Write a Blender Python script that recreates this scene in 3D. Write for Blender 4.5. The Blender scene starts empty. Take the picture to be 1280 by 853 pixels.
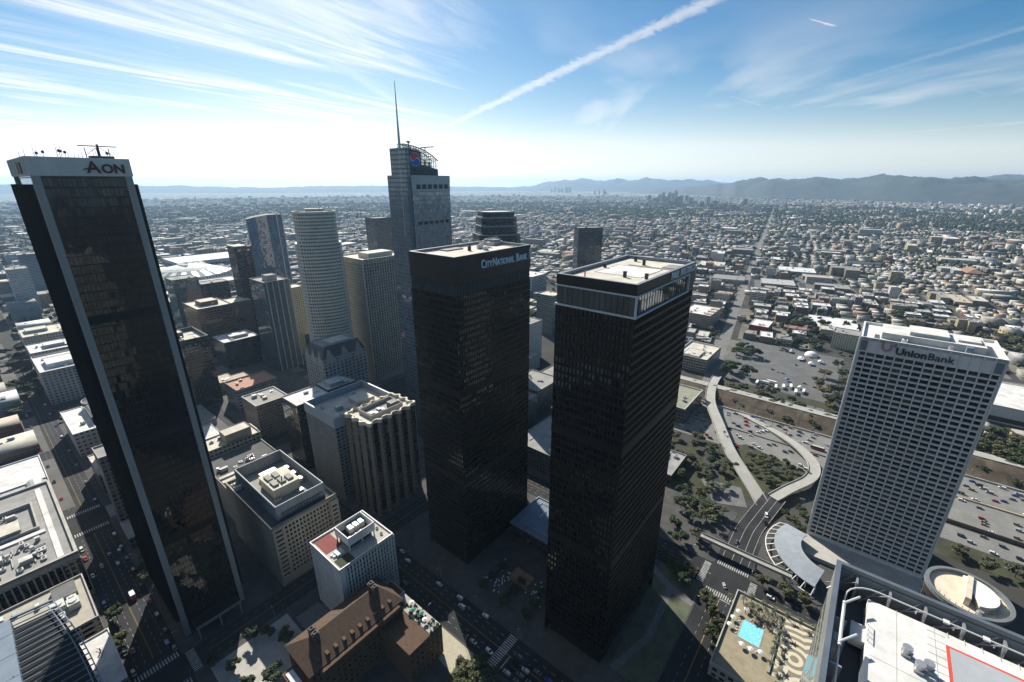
import bpy, math, random
import numpy as np
from mathutils import Vector, Matrix

random.seed(7)
rng = np.random.default_rng(11)
scene = bpy.context.scene
COL = scene.collection
R = math.radians

# ---------------------------------------------------------------- the street grid
# downtown blocks are turned 51 degrees; (a, b) are metres along the two street
# directions, measured from a crossing point in the middle of the wide avenue
GA = R(51.0)
UX, UY = math.cos(GA), math.sin(GA)
VX, VY = -math.sin(GA), math.cos(GA)
OX, OY = -4.5, 179.0
CAM_H = 250.0


def W(a, b, z=0.0):
    return Vector((OX + a * UX + b * VX, OY + a * UY + b * VY, z))


def AB(x, y):
    dx, dy = x - OX, y - OY
    return dx * UX + dy * UY, dx * VX + dy * VY


def drop(x, y):
    """the fall of the round earth below the flat plane, far out"""
    r = math.hypot(x, y)
    return -max(0.0, r - 1200.0) ** 2 / (2 * 7.4e6)


# ---------------------------------------------------------------- properties
def tag(o, label=None, cat=None, group=None, kind=None):
    if label: o['label'] = label
    if cat: o['category'] = cat
    if group: o['group'] = group
    if kind: o['kind'] = kind
    return o


def thing(name, label, cat, loc=(0, 0, 0), rz=0.0, group=None):
    o = bpy.data.objects.new(name, None)
    COL.objects.link(o)
    o.empty_display_size = 1.0
    o.location = loc
    o.rotation_euler = (0, 0, rz)
    return tag(o, label, cat, group)


def tower_root(name, label, cat, a, b, group=None):
    return thing(name, label, cat, W(a, b, 0), GA, group)


def link(name, me, parent=None, loc=None, rot=None, scale=None):
    o = bpy.data.objects.new(name, me)
    COL.objects.link(o)
    if parent is not None: o.parent = parent
    if loc is not None: o.location = loc
    if rot is not None: o.rotation_euler = rot
    if scale is not None: o.scale = scale
    return o


def copy_tree(o, parent=None):
    c = o.copy()
    COL.objects.link(c)
    if parent is not None: c.parent = parent
    for ch in o.children: copy_tree(ch, c)
    return c


# ---------------------------------------------------------------- mesh builder
class MB:
    def __init__(self):
        self.v, self.f, self.mi = [], [], []

    def face(self, pts, m=0):
        i = len(self.v)
        self.v.extend(tuple(p) for p in pts)
        self.f.append(tuple(range(i, i + len(pts))))
        self.mi.append(m)

    def box(self, x0, x1, y0, y1, z0, z1, m=0, top=None, bottom=True):
        i = len(self.v)
        self.v += [(x0, y0, z0), (x1, y0, z0), (x1, y1, z0), (x0, y1, z0),
                   (x0, y0, z1), (x1, y0, z1), (x1, y1, z1), (x0, y1, z1)]
        F = [(0, 1, 5, 4), (1, 2, 6, 5), (2, 3, 7, 6), (3, 0, 4, 7), (4, 5, 6, 7)]
        M_ = [m, m, m, m, m if top is None else top]
        if bottom:
            F.append((3, 2, 1, 0)); M_.append(m)
        self.f += [tuple(i + k for k in q) for q in F]
        self.mi += M_

    def prism(self, pts, z0, z1, m=0, top=None, bottom=False):
        n = len(pts); i = len(self.v)
        self.v += [(p[0], p[1], z0) for p in pts] + [(p[0], p[1], z1) for p in pts]
        for k in range(n):
            j = (k + 1) % n
            self.f.append((i + k, i + j, i + n + j, i + n + k)); self.mi.append(m)
        self.f.append(tuple(range(i + n, i + 2 * n))); self.mi.append(m if top is None else top)
        if bottom:
            self.f.append(tuple(range(i + n - 1, i - 1, -1))); self.mi.append(m)

    def ring(self, pts, t, z0, z1, m=0):
        """an upright wall of thickness t standing just inside a CCW outline"""
        q = inset(pts, t); n = len(pts); i = len(self.v)
        for (P, z) in ((pts, z0), (pts, z1), (q, z1), (q, z0)):
            self.v += [(p[0], p[1], z) for p in P]
        for k in range(n):
            j = (k + 1) % n
            for s in range(3):
                self.f.append((i + s * n + k, i + s * n + j, i + (s + 1) * n + j, i + (s + 1) * n + k)); self.mi.append(m)

    def bar(self, p, q, w, h=None, m=0):
        p, q = Vector(p), Vector(q)
        h = h or w
        d = (q - p)
        if d.length < 1e-6: return
        d.normalize()
        up = Vector((0, 0, 1)) if abs(d.z) < 0.95 else Vector((1, 0, 0))
        s = d.cross(up).normalized(); t = s.cross(d).normalized()
        i = len(self.v)
        for c in (p, q):
            for (e, g) in ((-1, -1), (1, -1), (1, 1), (-1, 1)):
                self.v.append(tuple(c + s * e * w / 2 + t * g * h / 2))
        for k in range(4):
            j = (k + 1) % 4
            self.f.append((i + k, i + j, i + 4 + j, i + 4 + k)); self.mi.append(m)
        self.f += [(i + 3, i + 2, i + 1, i), (i + 4, i + 5, i + 6, i + 7)]; self.mi += [m, m]

    def tube(self, pts, r, n=8, m=0, cap=True):
        pts = [Vector(p) for p in pts]
        rs = r if isinstance(r, (list, tuple)) else [r] * len(pts)
        base = len(self.v)
        for k, p in enumerate(pts):
            d = (pts[min(k + 1, len(pts) - 1)] - pts[max(k - 1, 0)]).normalized()
            up = Vector((0, 0, 1)) if abs(d.z) < 0.9 else Vector((1, 0, 0))
            s = d.cross(up).normalized(); t = s.cross(d).normalized()
            for a in range(n):
                an = 2 * math.pi * a / n
                self.v.append(tuple(p + (s * math.cos(an) + t * math.sin(an)) * rs[k]))
        for k in range(len(pts) - 1):
            for a in range(n):
                b = (a + 1) % n
                self.f.append((base + k * n + a, base + k * n + b, base + (k + 1) * n + b, base + (k + 1) * n + a)); self.mi.append(m)
        if cap:
            self.f.append(tuple(base + n - 1 - a for a in range(n))); self.mi.append(m)
            self.f.append(tuple(base + (len(pts) - 1) * n + a for a in range(n))); self.mi.append(m)

    def mesh(self, name, mats, smooth=False):
        me = bpy.data.meshes.new(name)
        me.from_pydata(self.v, [], self.f)
        for m in (mats if isinstance(mats, (list, tuple)) else [mats]): me.materials.append(m)
        me.polygons.foreach_set('material_index', self.mi)
        if smooth: me.polygons.foreach_set('use_smooth', [True] * len(self.f))
        me.update()
        return me

    def build(self, name, mats, parent=None, loc=None, rot=None, smooth=False):
        return link(name, self.mesh(name, mats, smooth), parent, loc, rot)


def inset(pts, t):
    n = len(pts); out = []
    for k in range(n):
        p0, p1, p2 = Vector(pts[k - 1][:2]), Vector(pts[k][:2]), Vector(pts[(k + 1) % n][:2])
        d1, d2 = (p1 - p0).normalized(), (p2 - p1).normalized()
        n1, n2 = Vector((-d1.y, d1.x)), Vector((-d2.y, d2.x))
        bis = n1 + n2
        L = bis.length
        if L < 1e-5: out.append(tuple(p1 + n1 * t)); continue
        bis /= L
        out.append(tuple(p1 + bis * (t / max(0.3, bis.dot(n1)))))
    return out


def rect(x0, x1, y0, y1):
    return [(x0, y0), (x1, y0), (x1, y1), (x0, y1)]


# ---------------------------------------------------------------- materials
def _mat(name):
    m = bpy.data.materials.new(name); m.use_nodes = True
    nt = m.node_tree; nt.nodes.clear()
    out = nt.nodes.new('ShaderNodeOutputMaterial')
    b = nt.nodes.new('ShaderNodeBsdfPrincipled')
    nt.links.new(b.outputs[0], out.inputs[0])
    return m, nt, b


def N(nt, t, **kw):
    n = nt.nodes.new(t)
    for k, v in kw.items(): setattr(n, k, v)
    return n


def mth(nt, op, a, b=None, c=None, clamp=False):
    n = N(nt, 'ShaderNodeMath', operation=op); n.use_clamp = clamp
    for i, x in enumerate((a, b, c)):
        if x is None: continue
        if isinstance(x, (int, float)): n.inputs[i].default_value = x
        else: nt.links.new(x, n.inputs[i])
    return n.outputs[0]


def mixc(nt, fac, a, b):
    n = N(nt, 'ShaderNodeMix', data_type='RGBA')
    for i, x in ((0, fac), (6, a), (7, b)):
        if isinstance(x, (int, float)): n.inputs[i].default_value = x
        elif isinstance(x, (tuple, list)): n.inputs[i].default_value = (*x[:3], 1)
        else: nt.links.new(x, n.inputs[i])
    return n.outputs[2]


_MC = {}


def plain(name, col, rough=0.8, var=0.25, scale=0.25, metal=0.0, spec=0.3, streak=False):
    """a real surface: base colour with uneven weathering of its own"""
    if name in _MC: return _MC[name]
    m, nt, b = _mat(name)
    tc = N(nt, 'ShaderNodeTexCoord')
    src = tc.outputs['Object']
    if streak:
        mp = N(nt, 'ShaderNodeMapping'); mp.inputs['Scale'].default_value = (1, 1, 0.06)
        nt.links.new(src, mp.inputs[0]); src = mp.outputs[0]
    n1 = N(nt, 'ShaderNodeTexNoise'); n1.inputs['Scale'].default_value = scale; n1.inputs['Detail'].default_value = 6
    n1.inputs['Roughness'].default_value = 0.65
    nt.links.new(src, n1.inputs['Vector'])
    f = mth(nt, 'MULTIPLY_ADD', n1.outputs[0], 2.2, -0.6, clamp=True)
    lo = [c * (1 - var) for c in col]; hi = [min(1, c * (1 + var * 0.6)) for c in col]
    nt.links.new(mixc(nt, f, lo, hi), b.inputs['Base Color'])
    b.inputs['Roughness'].default_value = rough
    b.inputs['Metallic'].default_value = metal
    b.inputs['Specular IOR Level'].default_value = spec
    _MC[name] = m
    return m


def glass(name, col=(0.012, 0.016, 0.02), tilt=0.02, rough=0.04, ior=1.6, blind=(0.10, 0.098, 0.09), blinds=0.12, metal=0.0):
    """window glass: every pane leans a little differently, some have blinds behind"""
    if name in _MC: return _MC[name]
    m, nt, b = _mat(name)
    g = N(nt, 'ShaderNodeNewGeometry'); oi = N(nt, 'ShaderNodeObjectInfo')
    add = N(nt, 'ShaderNodeVectorMath', operation='MULTIPLY_ADD')
    add.inputs[1].default_value = (0.731, 0.517, 0.913)
    nt.links.new(oi.outputs['Location'], add.inputs[0])
    k = mth(nt, 'MULTIPLY', g.outputs['Random Per Island'], 977.0)
    nt.links.new(k, add.inputs[2])
    wn = N(nt, 'ShaderNodeTexWhiteNoise', noise_dimensions='3D')
    nt.links.new(add.outputs[0], wn.inputs['Vector'])
    _pane(nt, b, wn, g, col, tilt, blind, blinds)
    b.inputs['Roughness'].default_value = rough
    b.inputs['IOR'].default_value = ior
    b.inputs['Metallic'].default_value = metal
    _MC[name] = m
    return m


def _pane(nt, b, wn, g, col, tilt, blind, blinds):
    s = N(nt, 'ShaderNodeVectorMath', operation='SUBTRACT'); s.inputs[1].default_value = (0.5, 0.5, 0.5)
    nt.links.new(wn.outputs['Color'], s.inputs[0])
    sc = N(nt, 'ShaderNodeVectorMath', operation='SCALE'); sc.inputs['Scale'].default_value = tilt
    nt.links.new(s.outputs[0], sc.inputs[0])
    # a slow bow across each sheet of glass
    nz = N(nt, 'ShaderNodeTexNoise'); nz.inputs['Scale'].default_value = 0.16; nz.inputs['Detail'].default_value = 2
    tc = N(nt, 'ShaderNodeTexCoord'); nt.links.new(tc.outputs['Object'], nz.inputs['Vector'])
    s2 = N(nt, 'ShaderNodeVectorMath', operation='SUBTRACT'); s2.inputs[1].default_value = (0.5, 0.5, 0.5)
    nt.links.new(nz.outputs['Color'], s2.inputs[0])
    sc2 = N(nt, 'ShaderNodeVectorMath', operation='SCALE'); sc2.inputs['Scale'].default_value = tilt * 2.6
    nt.links.new(s2.outputs[0], sc2.inputs[0])
    a1 = N(nt, 'ShaderNodeVectorMath', operation='ADD'); a2 = N(nt, 'ShaderNodeVectorMath', operation='ADD')
    nt.links.new(g.outputs['Normal'], a1.inputs[0]); nt.links.new(sc.outputs[0], a1.inputs[1])
    nt.links.new(a1.outputs[0], a2.inputs[0]); nt.links.new(sc2.outputs[0], a2.inputs[1])
    nn = N(nt, 'ShaderNodeVectorMath', operation='NORMALIZE'); nt.links.new(a2.outputs[0], nn.inputs[0])
    nt.links.new(nn.outputs[0], b.inputs['Normal'])
    r = wn.outputs['Value']
    k = mth(nt, 'LESS_THAN', r, blinds)
    c1 = mixc(nt, r, [c * 0.5 for c in col], [c * 1.6 for c in col])
    c2 = mixc(nt, k, c1, blind)
    nt.links.new(c2, b.inputs['Base Color'])
    return c2


def facade(name, wall, pw=3.2, ph=3.4, wx=(0.2, 0.8), wz=(0.28, 0.78), gcol=(0.015, 0.02, 0.026), tilt=0.02,
           rough=0.06, blinds=0.14, blind=(0.085, 0.085, 0.08), ior=1.6, wrough=0.75, spandrel=None, var=0.15, zoff=0.0):
    """one storey-high bay repeated over upright faces in object space; flat faces keep the wall colour"""
    if name in _MC: return _MC[name]
    m, nt, b = _mat(name)
    tc = N(nt, 'ShaderNodeTexCoord'); g = N(nt, 'ShaderNodeNewGeometry')
    sp = N(nt, 'ShaderNodeSeparateXYZ'); nt.links.new(tc.outputs['Object'], sp.inputs[0])
    sn = N(nt, 'ShaderNodeSeparateXYZ'); nt.links.new(tc.outputs['Normal'], sn.inputs[0])
    ax, ay, az = (mth(nt, 'ABSOLUTE', sn.outputs[i]) for i in range(3))
    side = mth(nt, 'GREATER_THAN', ax, ay)
    along = mth(nt, 'ADD', mth(nt, 'MULTIPLY', sp.outputs[1], side),
                mth(nt, 'MULTIPLY', sp.outputs[0], mth(nt, 'SUBTRACT', 1.0, side)))
    u = mth(nt, 'DIVIDE', along, pw); v = mth(nt, 'DIVIDE', mth(nt, 'ADD', sp.outputs[2], zoff), ph)
    fu, fv = mth(nt, 'FRACT', u), mth(nt, 'FRACT', v)
    inx = mth(nt, 'MULTIPLY', mth(nt, 'GREATER_THAN', fu, wx[0]), mth(nt, 'LESS_THAN', fu, wx[1]))
    inz = mth(nt, 'MULTIPLY', mth(nt, 'GREATER_THAN', fv, wz[0]), mth(nt, 'LESS_THAN', fv, wz[1]))
    up = mth(nt, 'LESS_THAN', az, 0.5)
    win = mth(nt, 'MULTIPLY', mth(nt, 'MULTIPLY', inx, inz), up)
    cb = N(nt, 'ShaderNodeCombineXYZ')
    nt.links.new(mth(nt, 'FLOOR', u), cb.inputs[0]); nt.links.new(mth(nt, 'FLOOR', v), cb.inputs[1])
    oi = N(nt, 'ShaderNodeObjectInfo')
    nt.links.new(mth(nt, 'ADD', mth(nt, 'MULTIPLY', side, 37.0), mth(nt, 'MULTIPLY', oi.outputs['Random'], 91.0)), cb.inputs[2])
    wn = N(nt, 'ShaderNodeTexWhiteNoise', noise_dimensions='3D'); nt.links.new(cb.outputs[0], wn.inputs['Vector'])
    c2 = _pane(nt, b, wn, g, gcol, tilt, blind, blinds)
    b.inputs['Roughness'].default_value = rough; b.inputs['IOR'].default_value = ior
    w = N(nt, 'ShaderNodeBsdfPrincipled')
    nz = N(nt, 'ShaderNodeTexNoise'); nz.inputs['Scale'].default_value = 0.12; nz.inputs['Detail'].default_value = 6
    nt.links.new(tc.outputs['Object'], nz.inputs['Vector'])
    wc = mixc(nt, nz.outputs[0], [c * (1 - var) for c in wall], [min(1, c * (1 + var)) for c in wall])
    if spandrel:
        sb = mth(nt, 'MULTIPLY', mth(nt, 'MULTIPLY', inx, mth(nt, 'SUBTRACT', 1.0, inz)), up)
        wc = mixc(nt, sb, wc, spandrel)
    nt.links.new(wc, w.inputs['Base Color']); w.inputs['Roughness'].default_value = wrough
    w.inputs['Specular IOR Level'].default_value = 0.3
    mx = N(nt, 'ShaderNodeMixShader')
    nt.links.new(win, mx.inputs[0]); nt.links.new(w.outputs[0], mx.inputs[1]); nt.links.new(b.outputs[0], mx.inputs[2])
    out = [n for n in nt.nodes if n.type == 'OUTPUT_MATERIAL'][0]
    nt.links.new(mx.outputs[0], out.inputs[0])
    _MC[name] = m
    return m


def attr_mat(name, attr='col', rough=0.85, spec=0.2):
    m, nt, b = _mat(name)
    a = N(nt, 'ShaderNodeAttribute'); a.attribute_name = attr
    nt.links.new(a.outputs['Color'], b.inputs['Base Color'])
    b.inputs['Roughness'].default_value = rough; b.inputs['Specular IOR Level'].default_value = spec
    return m


# surfaces used all over town
M_ASPH = plain('asphalt', (0.027, 0.028, 0.030), 0.9, 0.6, 0.05)
M_ASPH2 = plain('worn_asphalt', (0.13, 0.125, 0.115), 0.9, 0.3, 0.06)
M_CONC = plain('concrete', (0.34, 0.33, 0.30), 0.85, 0.3, 0.15)
M_CONC_L = plain('pale_concrete', (0.42, 0.40, 0.36), 0.85, 0.25, 0.12)
M_CONC_D = plain('dark_concrete', (0.15, 0.15, 0.145), 0.85, 0.3, 0.2)
M_WALK = plain('pavement_concrete', (0.075, 0.073, 0.068), 0.9, 0.4, 0.12)
M_PAINT = plain('road_paint', (0.46, 0.46, 0.44), 0.8, 0.6, 0.5)
M_YEL = plain('yellow_road_paint', (0.32, 0.20, 0.05), 0.8, 0.5, 0.5)
M_WHITE = plain('white_paint', (0.78, 0.77, 0.74), 0.6, 0.12, 0.2)
M_ROOFW = plain('white_roof', (0.66, 0.64, 0.60), 0.8, 0.36, 0.1)
M_ROOFC = plain('cream_roof', (0.56, 0.52, 0.43), 0.85, 0.3, 0.1)
M_ROOFG = plain('grey_roof', (0.30, 0.29, 0.27), 0.9, 0.3, 0.1)
M_ROOFD = plain('dark_roof', (0.10, 0.10, 0.10), 0.9, 0.3, 0.1)
M_METAL = plain('galvanised_metal', (0.45, 0.46, 0.47), 0.45, 0.2, 0.8, metal=0.6)
M_METALW = plain('white_metal', (0.55, 0.55, 0.53), 0.5, 0.15, 0.8)
M_DARK = plain('dark_metal', (0.03, 0.03, 0.032), 0.5, 0.3, 0.5)
M_BRONZE = plain('bronze_cladding', (0.018, 0.015, 0.013), 0.35, 0.3, 0.2, spec=0.5)
M_BRICK = plain('brown_brick', (0.105, 0.066, 0.042), 0.9, 0.35, 0.5)
M_TILE = plain('clay_roof_tile', (0.085, 0.055, 0.038), 0.85, 0.35, 0.6)
M_GRASS = plain('grass', (0.06, 0.10, 0.025), 0.95, 0.5, 0.2)
M_DIRT = plain('dry_earth', (0.085, 0.066, 0.045), 0.95, 0.6, 0.06)
M_RED = plain('red_paint', (0.42, 0.05, 0.035), 0.6, 0.2, 0.4)
M_BARK = plain('bark', (0.10, 0.075, 0.05), 0.95, 0.3, 2.0)
G_BRONZE = glass('bronze_glass', (0.006, 0.005, 0.004), 0.03, 0.03, 1.62, blinds=0.03, blind=(0.03, 0.022, 0.015))
G_DARK = glass('dark_glass', (0.008, 0.010, 0.012), 0.03, 0.05, 1.5, blinds=0.1)
G_BROWN = glass('brown_glass', (0.014, 0.010, 0.007), 0.03, 0.05, 1.6, blinds=0.15, blind=(0.08, 0.055, 0.03))
G_BLUE = glass('blue_glass', (0.03, 0.06, 0.09), 0.03, 0.04, 2.0, blinds=0.08)
G_PALE = glass('pale_glass', (0.03, 0.045, 0.05), 0.006, 0.03, 1.9, blinds=0.12, blind=(0.09, 0.11, 0.11))
# ---------------------------------------------------------------- facades with real openings
CAMV = Vector((0, 0, CAM_H))


def lattice(mb, P, Q, z0, z1, nx, nz, fx=0.6, fz=(0.3, 0.8), rec=0.4, m=0, mr=None, panes=None):
    """wall from P to Q (outward on the right hand) with nx * nz recessed openings; panes collects (matrix args)"""
    P, Q = Vector((P[0], P[1], 0)), Vector((Q[0], Q[1], 0))
    d = Q - P; L = d.length; d.normalize()
    n = Vector((d.y, -d.x, 0))
    mr = m if mr is None else mr
    bw, fh = L / nx, (z1 - z0) / nz
    hw = bw * fx / 2

    def pt(s, z, k=0.0):
        p = P + d * s - n * k
        return (p.x, p.y, z)
    zs = []
    prev = z0
    for j in range(nz):
        a, b = z0 + (j + fz[0]) * fh, z0 + (j + fz[1]) * fh
        mb.face([pt(0, prev), pt(L, prev), pt(L, a), pt(0, a)], m)
        prev = b
        zs.append((a, b))
    mb.face([pt(0, prev), pt(L, prev), pt(L, z1), pt(0, z1)], m)
    for (a, b) in zs:
        s0 = 0.0
        for i in range(nx):
            c = (i + 0.5) * bw
            mb.face([pt(s0, a), pt(c - hw, a), pt(c - hw, b), pt(s0, b)], m)
            s0 = c + hw
            l, r = c - hw, c + hw
            mb.face([pt(l, a), pt(r, a), pt(r, a, rec), pt(l, a, rec)], mr)
            mb.face([pt(l, b, rec), pt(r, b, rec), pt(r, b), pt(l, b)], mr)
            mb.face([pt(l, a), pt(l, a, rec), pt(l, b, rec), pt(l, b)], mr)
            mb.face([pt(r, a, rec), pt(r, a), pt(r, b), pt(r, b, rec)], mr)
            if panes is not None:
                q = P + d * c - n * (rec - 0.02)
                panes.append((q.x, q.y, a, 2 * hw, b - a, math.atan2(d.y, d.x)))
        mb.face([pt(s0, a), pt(L, a), pt(L, b), pt(s0, b)], m)


_PM = {}


def pane_mesh(w, h, mat):
    k = (round(w, 2), round(h, 2), mat.name)
    if k not in _PM:
        mb = MB()
        mb.face([(-w / 2, 0, 0), (w / 2, 0, 0), (w / 2, 0, h), (-w / 2, 0, h)])
        _PM[k] = mb.mesh('window', mat)
    return _PM[k]


def hang_panes(root, panes, mat, single=100, name='window'):
    """the windows one sees largest are parts of their own, the rest one part"""
    mw = Matrix.Translation(root.location) @ Matrix.Rotation(root.rotation_euler.z, 4, 'Z')
    sc = []
    for p in panes:
        c = mw @ Vector((p[0], p[1], p[2] + p[4] / 2))
        nrm = (mw.to_3x3() @ Vector((math.sin(p[5]), -math.cos(p[5]), 0)))
        v = CAMV - c
        facing = nrm.dot(v.normalized())
        sc.append(facing * p[3] * p[4] / v.length_squared if facing > 0.05 else 0.0)
    order = sorted(range(len(panes)), key=lambda k: -sc[k])
    rest = MB()
    for r, k in enumerate(order):
        x, y, z, w, h, an = panes[k]
        if r < single and sc[k] > 0:
            link(name, pane_mesh(w, h, mat), root, (x, y, z), (0, 0, an))
        else:
            dx, dy = math.cos(an) * w / 2, math.sin(an) * w / 2
            rest.face([(x - dx, y - dy, z), (x + dx, y + dy, z), (x + dx, y + dy, z + h), (x - dx, y - dy, z + h)])
    if rest.f:
        tag(rest.build(name + '_rest' if False else name, mat, root), kind='stuff')


def roof_clutter(root, x0, x1, y0, y1, z, n, seed, big=True):
    """plant on a flat roof: every unit is a part"""
    r = random.Random(seed)
    root = next((c for c in root.children if c.name.split('.')[0] == 'roof'), root)
    for k in range(n):
        w, d, h = r.uniform(1.5, 4.5), r.uniform(1.5, 4), r.uniform(1.0, 2.6)
        x, y = r.uniform(x0, max(x0 + .1, x1 - w)), r.uniform(y0, max(y0 + .1, y1 - d))
        t = r.random()
        mb = MB()
        if t < 0.55:
            mb.box(x, x + w, y, y + d, z + 0.25, z + h, 0)
            mb.box(x + .2, x + w - .2, y + .2, y + d - .2, z, z + 0.25, 1)
            nf = 2 if w > 3 else 1
            for i in range(nf):
                cx, cy = x + w * (i + .5) / nf, y + d / 2
                rr = min(w / nf, d) * .34
                mb.prism([(cx + rr * math.cos(q * math.pi / 5), cy + rr * math.sin(q * math.pi / 5)) for q in range(10)], z + h, z + h + .3, 0, 1)
            mb.build('air_conditioner', [M_METALW if r.random() < .6 else M_METAL, M_DARK], root)
        elif t < 0.75:
            L = r.uniform(4, 10)
            if r.random() < .5: mb.tube([(x, y, z + .1), (x, y, z + .7), (min(x1, x + L), y, z + .7), (min(x1, x + L), y, z + .1)], 0.35, 6)
            else: mb.tube([(x, y, z + .1), (x, y, z + .7), (x, min(y1, y + L), z + .7), (x, min(y1, y + L), z + .1)], 0.35, 6)
            mb.build('duct', M_METAL, root)
        elif t < 0.9:
            mb.box(x, x + w * 1.3, y, y + d * 1.2, z, z + h + 1.0, 0)
            mb.box(x - .15, x + w * 1.3 + .15, y - .15, y + d * 1.2 + .15, z + h + 1.0, z + h + 1.2, 1)
            mb.build('stair_hut', [M_CONC_L, M_ROOFW], root)
        else:
            mb.prism([(x + 1.1 * math.cos(q * math.pi / 6), y + 1.1 * math.sin(q * math.pi / 6)) for q in range(12)], z + .6, z + 3.2, 0)
            for sx, sy in ((-.7, -.7), (.7, -.7), (.7, .7), (-.7, .7)): mb.bar((x + sx, y + sy, z), (x + sx, y + sy, z + .7), .2)
            mb.build('water_tank', M_METAL, root)


def flat_roof(root, la, lb, H, mroof, mpar, par=1.2, t=0.5, name='roof'):
    mb = MB(); P = rect(0, la, 0, lb)
    mb.face([(p[0], p[1], H - par) for p in inset(P, t - .01)], 0)
    o = mb.build(name, mroof, root)
    mb = MB(); mb.ring(P, t, H - par - .3, H, 0)
    mb.build('parapet', mpar, root)
    return o


def punched(root, la, lb, H, wall, gl, nx, ny, nf, fx=(0.6, 0.6), fz=((0.3, 0.8), (0.3, 0.8)), rec=0.4, base=5.0, blank=3.0, single=100, backs=True):
    """four walls with openings: x walls (left and far faces) get ny bays, y walls nx bays"""
    mb, panes = MB(), []
    z0, z1 = base, H - blank
    lattice(mb, (0, 0), (la, 0), z0, z1, nx, nf, fx[0], fz[0], rec, panes=panes)
    lattice(mb, (0, lb), (0, 0), z0, z1, ny, nf, fx[1], fz[1], rec, panes=panes)
    if backs:
        lattice(mb, (la, 0), (la, lb), z0, z1, ny, nf, fx[1], fz[1], rec, panes=panes)
        lattice(mb, (la, lb), (0, lb), z0, z1, nx, nf, fx[0], fz[0], rec, panes=panes)
    P = rect(0, la, 0, lb)
    for zz0, zz1 in ((z1, H - .01), (0, base)):
        for k in range(4):
            p, q = P[k], P[(k + 1) % 4]
            mb.face([(*p, zz0), (*q, zz0), (*q, zz1), (*p, zz1)], 0)
    mb.build('wall', wall, root)
    hang_panes(root, panes, gl, single)


# ---------------------------------------------------------------- writing
def lettering(name, txt, size, mat, parent, loc, rot, extrude=0.25, bold=0.0, sx=1.0, spacing=1.0):
    cu = bpy.data.curves.new(name, 'FONT')
    cu.body = txt; cu.size = size; cu.extrude = extrude; cu.offset = bold; cu.space_character = spacing
    cu.resolution_u = 3
    tmp = bpy.data.objects.new('tmp', cu)
    COL.objects.link(tmp)
    dg = bpy.context.evaluated_depsgraph_get()
    me = bpy.data.meshes.new_from_object(tmp.evaluated_get(dg))
    wid = max(v.co.x for v in me.vertices)
    bpy.data.objects.remove(tmp)
    me.name = name
    me.materials.clear(); me.materials.append(mat)
    o = link(name, me, parent, loc, rot, (sx, 1, 1))
    return o, wid * sx


ROT_R = (R(90), 0, 0)            # reads along local +x on a wall facing -y
ROT_L = (R(90), 0, R(-90))       # reads along local -y on a wall facing -x
# ---------------------------------------------------------------- camera
cam_d = bpy.data.cameras.new('camera')
cam = bpy.data.objects.new('camera', cam_d); COL.objects.link(cam)
cam.location = (0, 0, CAM_H)
cam.rotation_euler = (R(90 - 19.516), 0, 0)
cam_d.sensor_width = 36.0; cam_d.sensor_fit = 'HORIZONTAL'
cam_d.lens = 557.0 / 1280.0 * 36.0
cam_d.clip_start = 1.0; cam_d.clip_end = 200000
scene.camera = cam

# ---------------------------------------------------------------- daylight
SUN_AZ, SUN_EL = R(-23.4), R(35.0)
sv = Vector((math.sin(SUN_AZ) * math.cos(SUN_EL), math.cos(SUN_AZ) * math.cos(SUN_EL), math.sin(SUN_EL)))
sl = bpy.data.lights.new('sun', 'SUN'); sl.energy = 5.0; sl.angle = R(0.5); sl.color = (1.0, 0.95, 0.86)
so = bpy.data.objects.new('sun', sl); COL.objects.link(so)
so.rotation_euler = sv.to_track_quat('Z', 'Y').to_euler()
so.location = sv * 2000

world = bpy.data.worlds.new('World'); scene.world = world; world.use_nodes = True
nt = world.node_tree; nt.nodes.clear()
wout = N(nt, 'ShaderNodeOutputWorld'); bg = N(nt, 'ShaderNodeBackground'); nt.links.new(bg.outputs[0], wout.inputs[0])
sky = N(nt, 'ShaderNodeTexSky', sky_type='NISHITA'); sky.sun_disc = False
sky.sun_elevation = SUN_EL; sky.sun_rotation = SUN_AZ
sky.altitude = 300; sky.air_density = 1.0; sky.dust_density = 0.7; sky.ozone_density = 3.0
tc = N(nt, 'ShaderNodeTexCoord')
sep = N(nt, 'ShaderNodeSeparateXYZ'); nt.links.new(tc.outputs['Generated'], sep.inputs[0])
dx, dy, dz0 = sep.outputs
dz = mth(nt, 'MAXIMUM', dz0, 0.012)
cmb = N(nt, 'ShaderNodeCombineXYZ')
for i, s in enumerate((dx, dy, dz)): nt.links.new(s, cmb.inputs[i])
nt.links.new(cmb.outputs[0], sky.inputs[0])
# high clouds on a level sheet overhead
px_, py_ = mth(nt, 'DIVIDE', dx, dz), mth(nt, 'DIVIDE', dy, dz)
CA = R(63)
al = mth(nt, 'ADD', mth(nt, 'MULTIPLY', px_, math.cos(CA)), mth(nt, 'MULTIPLY', py_, math.sin(CA)))
ac = mth(nt, 'SUBTRACT', mth(nt, 'MULTIPLY', py_, math.cos(CA)), mth(nt, 'MULTIPLY', px_, math.sin(CA)))


def sky_noise(x, y, sx, sy, det=5, rough=0.6, dist=0.0, off=0.0):
    c = N(nt, 'ShaderNodeCombineXYZ')
    nt.links.new(mth(nt, 'MULTIPLY', x, sx), c.inputs[0]); nt.links.new(mth(nt, 'MULTIPLY', y, sy), c.inputs[1])
    c.inputs[2].default_value = off
    n = N(nt, 'ShaderNodeTexNoise'); n.inputs['Scale'].default_value = 1.0
    n.inputs['Detail'].default_value = det; n.inputs['Roughness'].default_value = rough; n.inputs['Distortion'].default_value = dist
    nt.links.new(c.outputs[0], n.inputs['Vector'])
    return n.outputs[0]


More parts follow.
